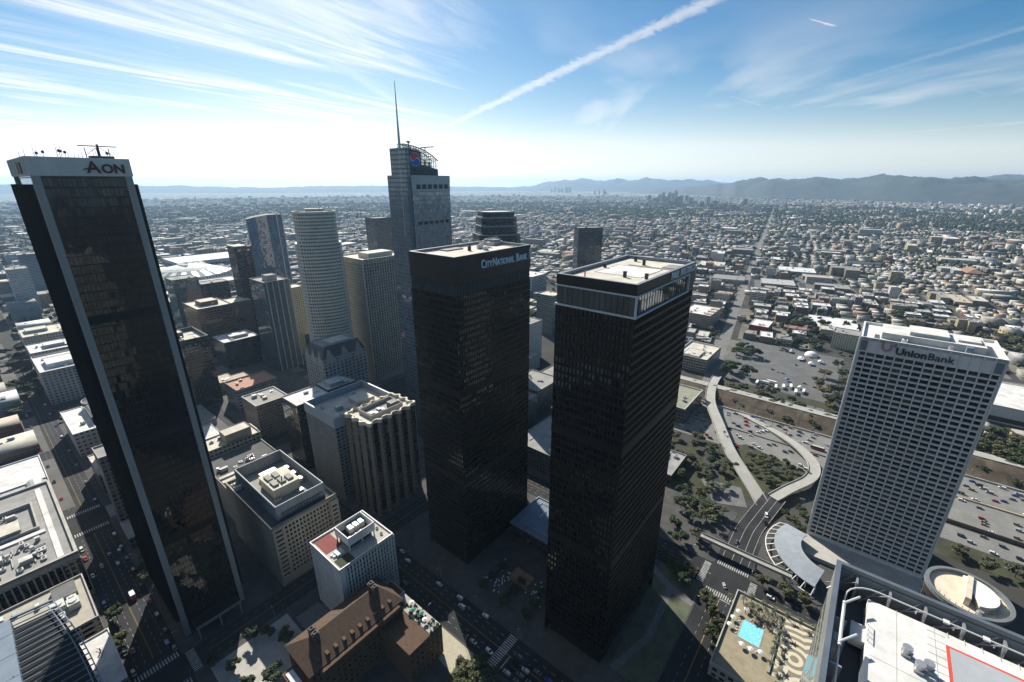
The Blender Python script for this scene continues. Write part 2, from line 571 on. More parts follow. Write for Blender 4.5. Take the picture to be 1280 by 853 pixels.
def smooth(x, a, b):
    n = N(nt, 'ShaderNodeMapRange', interpolation_type='SMOOTHSTEP'); n.clamp = True
    n.inputs[1].default_value = a; n.inputs[2].default_value = b
    nt.links.new(x, n.inputs[0])
    return n.outputs[0]


ratio = mth(nt, 'DIVIDE', px_, mth(nt, 'MAXIMUM', py_, 0.2))
streaks = smooth(sky_noise(al, ac, 0.30, 2.2, 5, 0.66, 1.4), 0.38, 0.70)
broad = smooth(sky_noise(al, ac, 0.16, 0.42, 3, 0.55, 1.0, 3.3), 0.32, 0.62)
west = smooth(ratio, 0.06, -0.30)
cir = mth(nt, 'MULTIPLY', mth(nt, 'MULTIPLY', mth(nt, 'MULTIPLY_ADD', streaks, 0.8, 0.2), broad), west)
far_band = mth(nt, 'MULTIPLY', smooth(sky_noise(al, ac, 0.03, 0.16, 3, 0.6, 0.3, 8.1), 0.40, 0.68), smooth(py_, 7.0, 16.0))
cl = mth(nt, 'MAXIMUM', mth(nt, 'MULTIPLY', cir, 0.95), mth(nt, 'MULTIPLY', far_band, 0.55))
east = mth(nt, 'MULTIPLY', smooth(sky_noise(px_, py_, 0.34, 0.12, 4, 0.6, 0.8, 5.2), 0.40, 0.72), smooth(py_, 1.2, 6.0))
cl = mth(nt, 'MAXIMUM', cl, mth(nt, 'MULTIPLY', east, 0.55))
puff = sky_noise(px_, py_, 9.0, 5.0, 4, 0.72, 0.8)


def contrail(p0, p1, w0, w1, k, fade=0.06):
    d = Vector((p1[0] - p0[0], p1[1] - p0[1])); L = d.length; d.normalize()
    rx, ry = mth(nt, 'SUBTRACT', px_, p0[0]), mth(nt, 'SUBTRACT', py_, p0[1])
    t = mth(nt, 'DIVIDE', mth(nt, 'ADD', mth(nt, 'MULTIPLY', rx, d.x), mth(nt, 'MULTIPLY', ry, d.y)), L)
    s = mth(nt, 'ABSOLUTE', mth(nt, 'SUBTRACT', mth(nt, 'MULTIPLY', ry, d.x), mth(nt, 'MULTIPLY', rx, d.y)))
    w = mth(nt, 'MAXIMUM', mth(nt, 'MULTIPLY_ADD', t, w1 - w0, w0), 0.01)
    w = mth(nt, 'MULTIPLY', w, mth(nt, 'MULTIPLY_ADD', puff, 2.4, -0.3))
    f = mth(nt, 'SUBTRACT', 1.0, smooth(mth(nt, 'DIVIDE', s, w), 0.05, 1.0))
    f = mth(nt, 'MULTIPLY', f, mth(nt, 'MULTIPLY', smooth(t, 0.0, fade), smooth(t, 1.0, 1.0 - fade)))
    return mth(nt, 'MULTIPLY', mth(nt, 'MULTIPLY', f, mth(nt, 'MULTIPLY_ADD', puff, 0.9, 0.45)), k)


for args in [((-1.5, 9.9), (1.9, 1.2), 0.30, 0.085, 0.62), ((3.53, 12.5), (3.5, 2.6), 0.42, 0.08, 0.20),
             ((4.31, 12.0), (4.0, 2.8), 0.55, 0.16, 0.22), ((5.6, 12.5), (5.0, 4.6), 0.6, 0.2, 0.16),
             ((1.87, 3.38), (2.24, 3.58), 0.012, 0.03, 0.75, 0.25), ((2.53, 6.0), (3.6, 7.0), 0.03, 0.06, 0.4, 0.2),
             ((4.7, 5.41), (5.84, 6.1), 0.03, 0.04, 0.3, 0.2), ((6.2, 5.4), (7.4, 6.2), 0.04, 0.12, 0.5, 0.2),
             ((5.5, 13.5), (11.5, 8.2), 0.45, 0.6, 0.3, 0.3), ((-2.9, 22.0), (0.3, 15.3), 0.5, 0.25, 0.5, 0.3)]:
    cl = mth(nt, 'MAXIMUM', cl, contrail(*args))
veil = mth(nt, 'MULTIPLY', smooth(py_, 1.8, 15.0), mth(nt, 'MULTIPLY_ADD', west, 0.25, 0.60))
cl = mth(nt, 'MINIMUM', mth(nt, 'MAXIMUM', cl, veil), 0.84)
lum = N(nt, 'ShaderNodeRGBToBW'); nt.links.new(sky.outputs[0], lum.inputs[0])
cc = N(nt, 'ShaderNodeVectorMath', operation='SCALE'); cc.inputs[0].default_value = (1.0, 1.0, 1.0)
nt.links.new(mth(nt, 'ADD', mth(nt, 'MULTIPLY', lum.outputs[0], 1.0), 6.5), cc.inputs['Scale'])
hs = N(nt, 'ShaderNodeHueSaturation'); hs.inputs['Saturation'].default_value = 1.3
tint = N(nt, 'ShaderNodeVectorMath', operation='MULTIPLY'); tint.inputs[1].default_value = (0.93, 1.06, 1.08)
nt.links.new(sky.outputs[0], tint.inputs[0]); nt.links.new(tint.outputs[0], hs.inputs['Color'])
nt.links.new(mixc(nt, cl, hs.outputs[0], cc.outputs[0]), bg.inputs[0])
bg.inputs[1].default_value = 0.053
world.cycles.sampling_method = 'MANUAL'; world.cycles.sample_map_resolution = 256

vs = scene.view_settings
scene.display_settings.display_device = 'sRGB'
vs.view_transform = 'Standard'; vs.look = 'None'; vs.exposure = 0.7; vs.gamma = 1.0; vs.use_curve_mapping = False
cy = scene.cycles
cy.max_bounces = 6; cy.diffuse_bounces = 1; cy.glossy_bounces = 3; cy.transmission_bounces = 2; cy.volume_bounces = 0
cy.transparent_max_bounces = 6; cy.caustics_reflective = False; cy.caustics_refractive = False
cy.use_denoising = True
cy.sample_clamp_indirect = 4.0
try: cy.denoiser = 'OPENIMAGEDENOISE'
except Exception: pass

# ---------------------------------------------------------------- the ground, one sheet out to the horizon
def ground_sheet():
    mb = MB(); n = 128
    rs = [0, 300, 800, 1500, 2500, 4000, 6000, 8500, 11000, 14000, 18000, 21500, 25000]
    for k in range(len(rs) - 1):
        for i in range(n):
            a0, a1 = 2 * math.pi * i / n, 2 * math.pi * (i + 1) / n
            q = []
            for (r, a) in ((rs[k], a0), (rs[k + 1], a0), (rs[k + 1], a1), (rs[k], a1)):
                x, y = r * math.cos(a), r * math.sin(a)
                q.append((x, y, drop(x, y)))
            if k == 0: q = [q[0], q[1], q[2]]
            mb.face(q, 0)
    m, t, b = _mat('city_ground')
    c = N(t, 'ShaderNodeTexCoord'); src = c.outputs['Object']
    n1 = N(t, 'ShaderNodeTexNoise'); n1.inputs['Scale'].default_value = 0.02; n1.inputs['Detail'].default_value = 8; n1.inputs['Roughness'].default_value = 0.7
    t.links.new(src, n1.inputs['Vector'])
    n2 = N(t, 'ShaderNodeTexNoise'); n2.inputs['Scale'].default_value = 0.0011; n2.inputs['Detail'].default_value = 5
    t.links.new(src, n2.inputs['Vector'])
    near = mixc(t, n1.outputs[0], (0.02, 0.022, 0.02), (0.10, 0.095, 0.085))
    # far out: roofs, gardens and streets too small to build one by one
    mp = N(t, 'ShaderNodeMapping'); mp.inputs['Rotation'].default_value = (0, 0, R(-60)); mp.inputs['Scale'].default_value = (1 / 34, 1 / 52, 1)
    t.links.new(src, mp.inputs[0])
    vo = N(t, 'ShaderNodeTexVoronoi'); vo.inputs['Scale'].default_value = 1.0; t.links.new(mp.outputs[0], vo.inputs['Vector'])
    sr = N(t, 'ShaderNodeSeparateColor'); t.links.new(vo.outputs['Color'], sr.inputs[0])
    cr = N(t, 'ShaderNodeValToRGB'); cr.color_ramp.interpolation = 'CONSTANT'
    el = cr.color_ramp.elements
    el[0].position = 0; el[0].color = (0.035, 0.045, 0.025, 1); el[1].position = 0.38; el[1].color = (0.10, 0.095, 0.085, 1)
    for pos, col in ((0.6, (0.24, 0.22, 0.19, 1)), (0.8, (0.5, 0.48, 0.44, 1)), (0.93, (0.75, 0.74, 0.70, 1))):
        e = el.new(pos); e.color = col
    t.links.new(sr.outputs[0], cr.inputs[0])
    L = N(t, 'ShaderNodeVectorMath', operation='LENGTH'); t.links.new(src, L.inputs[0])
    mr = N(t, 'ShaderNodeMapRange'); mr.inputs[1].default_value = 5200; mr.inputs[2].default_value = 7600
    t.links.new(L.outputs['Value'], mr.inputs[0])
    tree_f = mth(t, 'MULTIPLY_ADD', n2.outputs[0], 1.6, -0.45, clamp=True)
    far = mixc(t, mth(t, 'MULTIPLY', tree_f, 0.6), cr.outputs[0], (0.05, 0.06, 0.035))
    t.links.new(mixc(t, mr.outputs[0], near, far), b.inputs['Base Color'])
    b.inputs['Roughness'].default_value = 0.95; b.inputs['Specular IOR Level'].default_value = 0.1
    tag(mb.build('ground', m), kind='structure')


ground_sheet()

# ---------------------------------------------------------------- hills far out
def ridge(name, rows, depth, col, seed):
    """rows: (azimuth deg, distance, height); a long hill with a rough, gullied face"""
    r = random.Random(seed)
    mb = MB(); nz = 14
    from mathutils import noise
    pts = []
    az0, az1 = rows[0][0], rows[-1][0]
    n = int((az1 - az0) / 0.11)
    for i in range(n + 1):
        az = az0 + (az1 - az0) * i / n
        k = max(j for j in range(len(rows) - 1) if rows[j][0] <= az + 1e-6)
        f = (az - rows[k][0]) / (rows[k + 1][0] - rows[k][0])
        f = f * f * (3 - 2 * f)
        D = rows[k][1] + (rows[k + 1][1] - rows[k][1]) * f
        Ht = rows[k][2] + (rows[k + 1][2] - rows[k][2]) * f
        col_ = []
        for j in range(nz * 2 + 1):
            q = j / nz
            dd = D - depth * (1 - q)
            x, y = math.sin(R(az)) * dd, math.cos(R(az)) * dd
            prof = math.sin(min(q, 2 - q) * math.pi / 2) ** 1.4
            nn = noise.fractal(Vector((x / 620, y / 620, seed)), 0.75, 2.1, 6)
            h = Ht * prof * (1 + 0.24 * nn * (0.35 + .65 * prof)) if 0 < j < nz * 2 else -20
            col_.append((x, y, drop(x, y) + h))
        pts.append(col_)
    V = [p for c in pts for p in c]; w = nz * 2 + 1
    mb.v = V
    for i in range(n):
        for j in range(nz * 2):
            mb.f.append((i * w + j, (i + 1) * w + j, (i + 1) * w + j + 1, i * w + j + 1)); mb.mi.append(0)
    m = plain(name + '_scrub', col, 0.95, 0.7, 0.006)
    tag(mb.build(name, m, smooth=True), kind='structure')


ridge('hills', [(14, 15000, 10), (18, 14000, 130), (21, 13000, 200), (24, 12000, 240), (25.5, 11000, 285), (29, 10500, 345), (32, 10500, 350),
                (35, 10500, 320), (39, 10000, 375), (41, 9800, 350), (43, 9800, 320), (46, 9600, 300), (52, 9600, 340), (56, 9600, 300)], 1700, (0.04, 0.047, 0.032), 3)
ridge('mountain', [(-3, 20000, 20), (2, 19500, 140), (5, 19000, 330), (8, 18500, 390), (13, 18000, 375), (17, 18000, 380), (21, 18000, 350), (27, 18500, 240), (33, 19000, 90)], 2600, (0.05, 0.055, 0.045), 5)
ridge('mountain', [(38, 15500, 60), (42, 15000, 300), (45, 14500, 400), (48, 14500, 440), (54, 14500, 400)], 2200, (0.10, 0.10, 0.08), 6)
ridge('hills', [(-52, 21000, 120), (-46, 20000, 240), (-36, 19000, 180), (-28, 17000, 130), (-20, 17000, 170), (-12, 17000, 150), (-4, 19000, 130), (4, 20000, 60)], 2500, (0.045, 0.05, 0.035), 8)
# ---------------------------------------------------------------- streets and blocks of downtown
SW = 0.15


def grid_obj(name, mb, mats, kind='structure'):
    o = mb.build(name, mats, None, W(0, 0, 0), (0, 0, GA))
    return tag(o, kind=kind)


AVES = [(-126, 11), (0, 11), (129, 11)]             # run along b
CROSS = [(-85, 11), (131, 8), (322, 11)]          # run along a
def roads():
    mb = MB()
    for (c, h) in AVES:
        mb.face([(c - h, -200, .02), (c + h, -200, .02), (c + h, 900, .02), (c - h, 900, .02)])
    for (c, h) in CROSS:
        a0, a1 = (-330, 215) if c > 0 else (-12, 180)
        ks = sorted([x for x in AVES if a0 < x[0] < a1]); s = a0
        for (k, hk) in ks:
            if k - hk > s: mb.face([(s, c - h, .02), (k - hk, c - h, .02), (k - hk, c + h, .02), (s, c + h, .02)])
            s = k + hk
        if s < a1: mb.face([(s, c - h, .02), (a1, c - h, .02), (a1, c + h, .02), (s, c + h, .02)])
    grid_obj('road', mb, M_ASPH)
    ar = [(-330, -137), (-115, -11), (11, 118), (140, 205)]
    br = [(-74, 123), (139, 311), (333, 560)]
    for (a0, a1) in ar:
        for (b0, b1) in br + ([(-150, -96)] if a0 > -20 else []):
            if a0 > 139 and b0 > 100: continue
            mb = MB(); r = 3.0
            P = []
            for cx, cy, s in ((a1 - r, b0 + r, -90), (a1 - r, b1 - r, 0), (a0 + r, b1 - r, 90), (a0 + r, b0 + r, 180)):
                for q in range(4): P.append((cx + r * math.cos(R(s + q * 30)), cy + r * math.sin(R(s + q * 30))))
            mb.prism(P, 0.0, SW, 0)
            grid_obj('pavement', mb, M_WALK)


roads()


def markings():
    w, y = MB(), MB(); z = .03

    def q(mb, a0, a1, b0, b1): mb.face([(a0, b0, z), (a1, b0, z), (a1, b1, z), (a0, b1, z)])
    for c, gaps in ((-126, ((108, 150), (300, 345))), (0, ((108, 150), (300, 345), (-110, -60))), (129, ((-110, -60),))):
        b = -150
        while b < 700:
            if not any(g0 - 3 < b < g1 for g0, g1 in gaps):
                q(y, c - .25, c - .1, b, b + 3.2); q(y, c + .1, c + .25, b, b + 3.2)
                if int(b / 3) % 2 == 0:
                    for o in (-7.2, -3.6, 3.6, 7.2): q(w, c + o - .07, c + o + .07, b, b + 2.4)
            b += 3.0
    for c, ks in ((-85, (0, 129)), (131, (-126, 0, 129)), (322, (-126, 0))):
        a = -300 if c > 0 else 16
        while a < (200 if c > 0 else 112):
            if not any(abs(a - k) < 20 for k in ks):
                q(y, a, a + 2.8, c - .2, c + .2)
                if int(a / 3) % 2 == 0:
                    for o in (-4.5, 4.5): q(w, a, a + 2.2, c + o - .07, c + o + .07)
            a += 3.0

    def zebra_a(a0, a1, bc, wdt=4.2):      # across an avenue, bars along b
        a = a0
        while a < a1: q(w, a, a + .65, bc - wdt / 2, bc + wdt / 2); a += 1.35

    def zebra_b(b0, b1, ac, wdt=4.2):
        b = b0
        while b < b1: q(w, ac - wdt / 2, ac + wdt / 2, b, b + .65); b += 1.35
    zebra_a(-136, -116, 142); zebra_a(-136, -116, 120)
    zebra_b(123.5, 138.5, -112); zebra_b(123.5, 138.5, -140)
    zebra_a(-136, -116, 337); zebra_a(-136, -116, 306)
    zebra_b(312, 332, -112); zebra_b(312, 332, -140)
    zebra_a(-10.5, 10.5, 1.0, 5.5)                       # mid-block crossing between the dark towers and the club
    q(w, -10.8, 0, -4.6, -4.1)
    zebra_a(119, 139, -70.5); zebra_a(119, 139, -99.5)
    zebra_b(-95, -75, 143.5); zebra_b(-95, -75, 115.5)
    q(w, 119, 129, -66.5, -66); q(w, 112.2, 112.7, -95, -85)
    tag(grid_obj('road_marking', w, M_PAINT), kind='structure')
    tag(grid_obj('road_marking', y, M_YEL), kind='structure')


markings()

# ---------------------------------------------------------------- black-and-white slab tower with the crown
M_CNW = plain('dark_bronze_frame', (0.010, 0.009, 0.008), 0.5, 0.35, 0.3, spec=0.25)
M_AONW = plain('white_column_stone', (0.70, 0.665, 0.60), 0.75, 0.2, 0.12, streak=True)
M_AONG = facade('slab_tower_glass', (0.016, 0.013, 0.011), 1.45, 4.0, (0.06, 0.94), (0.10, 0.98), (0.008, 0.007, 0.006), 0.022, 0.03, 0.04, (0.03, 0.02, 0.012), 1.6, 0.5, var=0.3)
M_SIGNR = plain('maroon_sign', (0.10, 0.012, 0.018), 0.5, 0.1)
M_FLATDK = plain('dark_sign_face', (0.02, 0.02, 0.022), 0.6, 0.2)


def slab_tower():
    t = tower_root('office_tower', 'tall black slab tower with white corner columns and a white crown band', 'office tower', -110, 150)
    la, lb, H, cb = 32.0, 61.0, 260.0, 252.8
    mb = MB()
    mb.box(0.9, la - .9, 0.9, lb - .9, 8, cb, 0)
    mb.build('curtain_wall', M_AONG, t)
    mb = MB(); mb.box(-1.8, la + 1.8, 3.6, lb - 3.6, 10, 249.5, 0)     # the long faces stand out past the columns
    for k in range(38):
        for x in (-2.15, la + 1.8): mb.box(x, x + .35, 3.8 + k * 1.42, 3.95 + k * 1.42, 10, 249.4, 0)
    mb.build('finned_wall', plain('matte_bronze', (.013, .012, .011), .75, .3, .2, spec=.1), t)
    for x0 in (0, la - 2.6):
        for y0 in (0, lb - 2.6):
            c = MB(); c.box(x0, x0 + 2.6, y0, y0 + 2.6, 0, cb + .2, 0)
            for k in range(62): c.box(x0 - .05, x0 + 2.65, y0 - .05, y0 + 2.65, 3.9 + k * 4.0, 4.02 + k * 4.0, 0); c.build('column', M_AONW, t)
    mb = MB()
    P = rect(-.4, la + .4, -.4, lb + .4)
    mb.ring(P, 1.0, cb, H, 0)
    k = 0.0
    while k < la:                                            # ribbed cladding
        mb.box(k, k + .12, -.52, -.4, cb + .3, H - .3, 0); k += .9
    k = 0.0
    while k < lb:
        mb.box(-.52, -.4, k, k + .12, cb + .3, H - .3, 0); k += .9
    mb.face([(x, y, cb + .05) for x, y in reversed(P)], 0)
    mb.build('crown', M_AONW, t)
    mb = MB(); mb.face([(p[0], p[1], H - 2.2) for p in inset(P, .9)]); mb.build('roof', M_ROOFG, t)
    mb = MB(); mb.box(0.5, la - .5, 0.5, lb - .5, 0, 8, 0); mb.build('lobby', G_DARK, t)
    for j in (1, 2, 3):                                      # dark plant-floor bands
        z = cb * j / 4
        b = MB(); b.ring(rect(0.8, la - .8, 0.8, lb - .8), .3, z, z + 4.2, 0); b.build('plant_floor_band', M_CNW, t)
    c = MB()
    c.box(4, la - 4, -9, -.2, 8.2, 8.9, 0)
    c.box(4, la - 4, -9, -8.4, 7.6, 9.3, 1)
    for x in (5, la / 2, la - 5): c.box(x - .4, x + .4, -8.8, -8, 0, 8.2, 1)
    c.build('entrance_canopy', [M_BRONZE, M_METAL], t)
    o, _ = lettering('lettering', 'A', 6.6, M_SIGNR, t, (17.2, -.62, cb + 1.3), ROT_R, .3, .14)
    lettering('lettering', 'ON', 5.0, M_SIGNR, t, (22.0, -.62, cb + 1.3), ROT_R, .3, .14)
    m = MB(); m.face([(15.6, -.85, cb + 2.2), (18.4, -.85, cb + 2.9), (18.2, -.85, cb + 3.4), (16.4, -.85, cb + 2.9)]); m.build('sign_flourish', M_SIGNR, t)
    lettering('lettering', 'AON', 5.6, M_SIGNR, t, (-.62, 27, cb + 1.2), ROT_L, .3, .14)
    r = random.Random(3)
    for k in range(17):                                      # masts and whips on the roof
        x, y, h = r.uniform(1.5, la - 2), r.uniform(2, 40), r.uniform(3, 6.5)
        a = MB(); a.tube([(x, y, H - 2.2), (x, y, H + h * .5), (x + .2, y, H + h)], [.14, .09, .05], 5)
        if k % 3 == 0: a.box(x - .5, x + .5, y - .1, y + .1, H + h * .5, H + h * .5 + 1.1)
        a.build('antenna', M_DARK, t)
    g = MB()                                                 # window-washing rig
    g.box(21, 29, 7, 12, H - 2.2, H + 1.2, 0)
    for x in (20, 24, 28): g.bar((x, 9, H), (x, 9, H + 4.5), .3)
    g.bar((18, 9, H + 5.2), (31, 9, H + 5.2), .4); g.bar((24.5, 9, H + 1), (24.5, 9, H + 6), .7)
    g.bar((20, 9, H + 1.5), (24.5, 9, H + 5), .2); g.bar((29, 9, H + 1.5), (24.5, 9, H + 5), .2)
    g.build('window_washing_rig', M_DARK, t)


slab_tower()

# ---------------------------------------------------------------- the twin dark towers
M_CNP = plain('brown_panel', (0.020, 0.016, 0.013), 0.45, 0.3, 0.15, spec=0.3)
M_LOUV = plain('blue_grey_louvre', (0.06, 0.07, 0.085), 0.4, 0.3, 0.3)
M_SIGNB = plain('pale_blue_sign', (0.62, 0.70, 0.80), 0.5, 0.05)
M_COPING = plain('blue_grey_coping', (0.20, 0.22, 0.25), 0.5, 0.2, 0.2)


def twin(name_lbl, a, b, la, lb, H, bands, seed):
    t = tower_root('office_tower', name_lbl, 'office tower', a, b, 'twin dark bronze towers')
    mb, panes = MB(), []
    z0, z1 = 14.0, bands[0]
    nz = 46; nx, ny = 34, 19
    lattice(mb, (0, 0), (la, 0), z0, z1, nx, nz, .76, (.22, .9), .45, panes=panes)
    lattice(mb, (0, lb), (0, 0), z0, z1, ny, nz, .76, (.22, .9), .45, panes=panes)
    P = rect(0, la, 0, lb)
    for k in (1, 2):
        p, q = P[k], P[(k + 1) % 4]
        mb.face([(*p, 0), (*q, 0), (*q, z1), (*p, z1)], 0)
    for k in (0, 3):
        p, q = P[k], P[(k + 1) % 4]
        mb.face([(*p, 10), (*q, 10), (*q, z0), (*p, z0)], 0)
    mb.build('wall', M_CNW, t)
    hang_panes(t, panes, G_BRONZE, 100)
    l = MB(); l.box(2.5, la - 2.5, 2.5, lb - 2.5, 0, 10, 0); l.build('lobby', G_DARK, t)
    for z in (z0 + (z1 - z0) * 14 / 46, z0 + (z1 - z0) * 30 / 46):
        b_ = MB(); b_.ring(rect(-.12, la + .12, -.12, lb + .12), .1, z, z + 4.0, 0); b_.build('plant_floor_band', M_CNW, t)
    return t, P


def roof_plate(t, la, lb, H, par=1.6):
    P = rect(0, la, 0, lb)
    mb = MB(); mb.ring(inset(P, .02), 1.5, H - par - .3, H, 0); mb.build('parapet', M_COPING, t)
    mb = MB(); mb.face([(p[0], p[1], H - par) for p in inset(P, 1.4)]); mb.build('roof', M_ROOFC, t)


# the one with the bank sign
H = 213.0
t, P = twin('black bronze tower with a pale bank sign and a louvred band under its roof edge', 28.3, 56.5, 67.5, 37.7, H, (191.4,), 1)
la, lb = 67.5, 37.7
mb = MB(); mb.ring(P, 1.0, 198.0, H - .01, 0); mb.build('top_fascia', M_CNP, t)
mb = MB(); mb.box(.5, la - .5, .5, lb - .5, 191.2, 198.2, 0)
for k in range(34): mb.box(1 + k * 1.98, 1.35 + k * 1.98, .1, .5, 191.4, 198, 1)
for k in range(19): mb.box(.1, .5, 1 + k * 1.98, 1.35 + k * 1.98, 191.4, 198, 1)
mb.build('louvre_band', [M_DARK, M_LOUV], t)
roof_plate(t, la, lb, H)
x = 20.5
for txt, s, z in (('C', 5.4, 0), ('ITY', 4.1, 0), ('N', 5.4, 0), ('ATIONAL', 4.1, 0), (' B', 5.4, 0), ('ANK', 4.1, 0)):
    o, wd = lettering('lettering', txt, s * 1.25, M_SIGNB, t, (x, -.3, 204.3), ROT_R, .25, .10, .74)
    x += wd + .35
mb = MB()
for k in range(3): mb.face([(x + 1.2 + k * 1.5, -.5, 204.0 + k * .3), (x + 1.7 + k * 1.5, -.5, 204.0), (x + 2.1 + k * .9, -.5, 210.6 - k * .4), (x + 1.5 + k * .9, -.5, 210.8)])
mb.build('logo', M_SIGNB, t)
for (x0, x1, y0, y1, h) in ((6, 62, 4, 34, .25),):
    mb = MB(); mb.ring(rect(x0, x1, y0, y1), .35, H - 1.6, H - 1.2, 0); mb.build('roof_upstand', M_ROOFG, t)
mb = MB(); mb.box(20, 34, 27, 33, H - 1.6, H - .9, 0); mb.build('roof_hatch', M_ROOFG, t)
mb = MB(); mb.box(30, 31.6, 18, 19.4, H - 1.6, H + 1.2, 0); mb.bar((30.8, 18.7, H), (30.8, 18.7, H + 2.6), .4); mb.build('vent', M_DARK, t)
mb = MB(); mb.box(57, 66, 22, 33, H - 1.6, H + .8, 0); mb.box(58, 65, 23, 32, H + .8, H + 2.0, 1); mb.bar((56, 27, H + 2.6), (67, 27, H + 2.6), .6, m=1); mb.build('window_washing_rig', [M_METAL, M_CONC], t)
roof_clutter(t, 38, 54, 8, 28, H - 1.6, 4, 5)

# the one with the glass band and a helipad
t, P = twin('black bronze tower with a white-framed glass band below its flat helipad roof', 25.6, -47.5, 69.0, 37.4, H, (199.3,), 2)
la, lb = 69.0, 37.4
mb = MB(); mb.ring(P, 1.0, 208.5, H - .01, 0); mb.build('top_fascia', M_CNP, t)
mb = MB(); panes = []
lattice(mb, (.3, .3), (la - .3, .3), 199.9, 207.9, 24, 1, .93, (.03, .97), .15, panes=panes)
lattice(mb, (.3, lb - .3), (.3, .3), 199.9, 207.9, 14, 1, .93, (.03, .97), .15, panes=panes)
mb.build('glass_band', M_DARK, t)
hang_panes(t, panes, G_PALE, 100)
mb = MB()
for z0, z1 in ((199.2, 199.95), (207.9, 208.5)):
    mb.ring(rect(-.55, la - 8, -.55, lb + .4), 1.2, z0, z1, 0)
mb.box(la - 9.0, la - 8.3, -.55, .3, 199.9, 207.95, 0); mb.box(-.5, .25, -.5, .25, 199.9, 207.95, 0)
mb.build('white_frame', plain('pale_frame', (.46, .49, .50), .5, .1), t)
mb = MB(); mb.box(la - 8.2, la - .02, .02, lb - .02, 199.3, 208.5, 0); mb.build('end_panel', M_CNP, t)
roof_plate(t, la, lb, H)
lettering('lettering', 'PAUL HASTINGS', 4.9, M_WHITE, t, (la - 33.5, -.3, 209.15), ROT_R, .2, .0, .76, 1.16)
mb = MB(); z = H - 1.52
mb.face([(21, 8, z), (45, 8, z), (45, 30, z), (21, 30, z)], 0)
for k in range(4):
    a, b = [((20.6, 7.6), (45.4, 8.0)), ((45.0, 7.6), (45.4, 30.4)), ((20.6, 30.0), (45.4, 30.4)), ((20.6, 7.6), (21, 30.4))][k]
    mb.face([(a[0], a[1], z + .02), (b[0], a[1], z + .02), (b[0], b[1], z + .02), (a[0], b[1], z + .02)], 1)
mb.build('helipad', [M_ROOFW, M_DARK], t)
for (x, y, h) in ((18, 14, 2.2), (20, 5, 2.0), (52, 20, 2.4), (34, 32, 1.8), (60, 28, 2.0)):
    mb = MB(); mb.box(x - .6, x + .6, y - .6, y + .6, H - 1.6, H - 1.6 + h, 0); mb.prism([(x + .9 * math.cos(q), y + .9 * math.sin(q)) for q in (0, 1.05, 2.1, 3.14, 4.2, 5.2)], H - 1.6 + h, H - 1.2 + h, 0)
    mb.build('vent', M_DARK, t)
mb = MB(); mb.tube([(8, 28, H - 1.6), (8, 28, H + 1.2)], .35, 6); mb.build('orange_marker', plain('orange_plastic', (.6, .12, .04), .6), t)
mb = MB(); mb.box(50, 60, 4, 10, H - 1.6, H - 1.2, 0); mb.box(47, 49, 4, 26, H - 1.6, H - 1.35, 0); mb.build('roof_patch', M_ROOFG, t)

# plaza between the twins
mb = MB(); mb.box(72, 108, -9, 54, SW, 11, 0, 1); mb.ring(rect(71.5, 108.2, -9.5, 54.2), .8, 10.5, 11.8, 2)
t = tower_root('podium', 'low podium building with a blue-grey flat roof between the twin dark towers', 'podium', 0, 0)
mb.build('wall', [facade('podium_wall', (.05, .05, .055), 3, 5, (.1, .9), (.15, .8)), plain('blue_grey_roof', (.16, .21, .27), .8, .25, .1), M_COPING], t)
mb = MB(); mb.ring(rect(77, 104, -3, 48), .5, 11, 11.5, 0); mb.build('roof_upstand', M_CONC, t)
roof_clutter(t, 78, 102, 0, 45, 11, 6, 9)
mb = MB(); mb.box(40, 50, 14, 30, SW, SW + .6, 0); mb.box(40.6, 49.4, 14.6, 29.4, SW + .6, SW + 2.4, 1)
t = tower_root('kiosk', 'brown flat-roofed kiosk standing among cafe tables on the dark plaza', 'kiosk', 0, 0)
mb.build('wall', [M_CONC_D, plain('brown_roof', (.24, .14, .09), .8, .2, .3)], t)
# ---------------------------------------------------------------- white narrow hotel block with a roof box
M_STDW = plain('white_marble_fins', (0.66, 0.66, 0.63), 0.6, 0.2, 0.25, streak=True)
t = tower_root('hotel_block', 'white twelve storey block with thin fins, red deck and open plant box on its roof', 'hotel', -48, 79.5)
la, lb, H = 36.5, 33.0, 46.0
mb, panes = MB(), []
lattice(mb, (0, 0), (la, 0), 5, H - 2, 18, 12, .50, (.06, .94), .7, panes=panes)
lattice(mb, (0, lb), (0, 0), 5, H - 2, 22, 12, .55, (.25, .85), .35, panes=panes)
P = rect(0, la, 0, lb)
for k in range(4):
    p, q = P[k], P[(k + 1) % 4]
    for (z0, z1) in (((0, 5), (H - 2, H - .01)) if k in (0, 3) else ((0, H - .01),)):
        mb.face([(*p, z0), (*q, z0), (*q, z1), (*p, z1)])
for k in range(19):
    mb.box(k * la / 18 - .22, k * la / 18 + .22, -.55, 0, 4, H - 1, 0)
mb.box(-.02, 3.2, -.3, 0, 0, H - .5, 0)
mb.build('wall', M_STDW, t)
hang_panes(t, panes, G_DARK, 100)
flat_roof(t, la, lb, H, M_CONC_L, M_WHITE, 1.1, .6)
mb = MB(); mb.box(2, 12, 17.5, 31.5, H - 1.1, H - .9, 0); mb.build('red_deck', plain('red_deck', (.21, .05, .04), .8, .25, .4), t)
mb = MB(); mb.box(2, 11, 1, 9, H - 1.1, H - .85, 0); mb.build('lawn_mat', plain('green_mat', (.05, .06, .03), .9, .3, .5), t)
mb = MB(); mb.ring(rect(12, 30, 9, 24), .5, H + 2.2, H + 8.0, 0); mb.box(12.4, 29.6, 9.4, 23.6, H + 2.0, H + 2.3, 1)
for x in (12.6, 21, 29.2):
    for y in (9.4, 23.4): mb.box(x - .3, x + .3, y - .3, y + .3, H - 1.1, H + 2.2, 0)
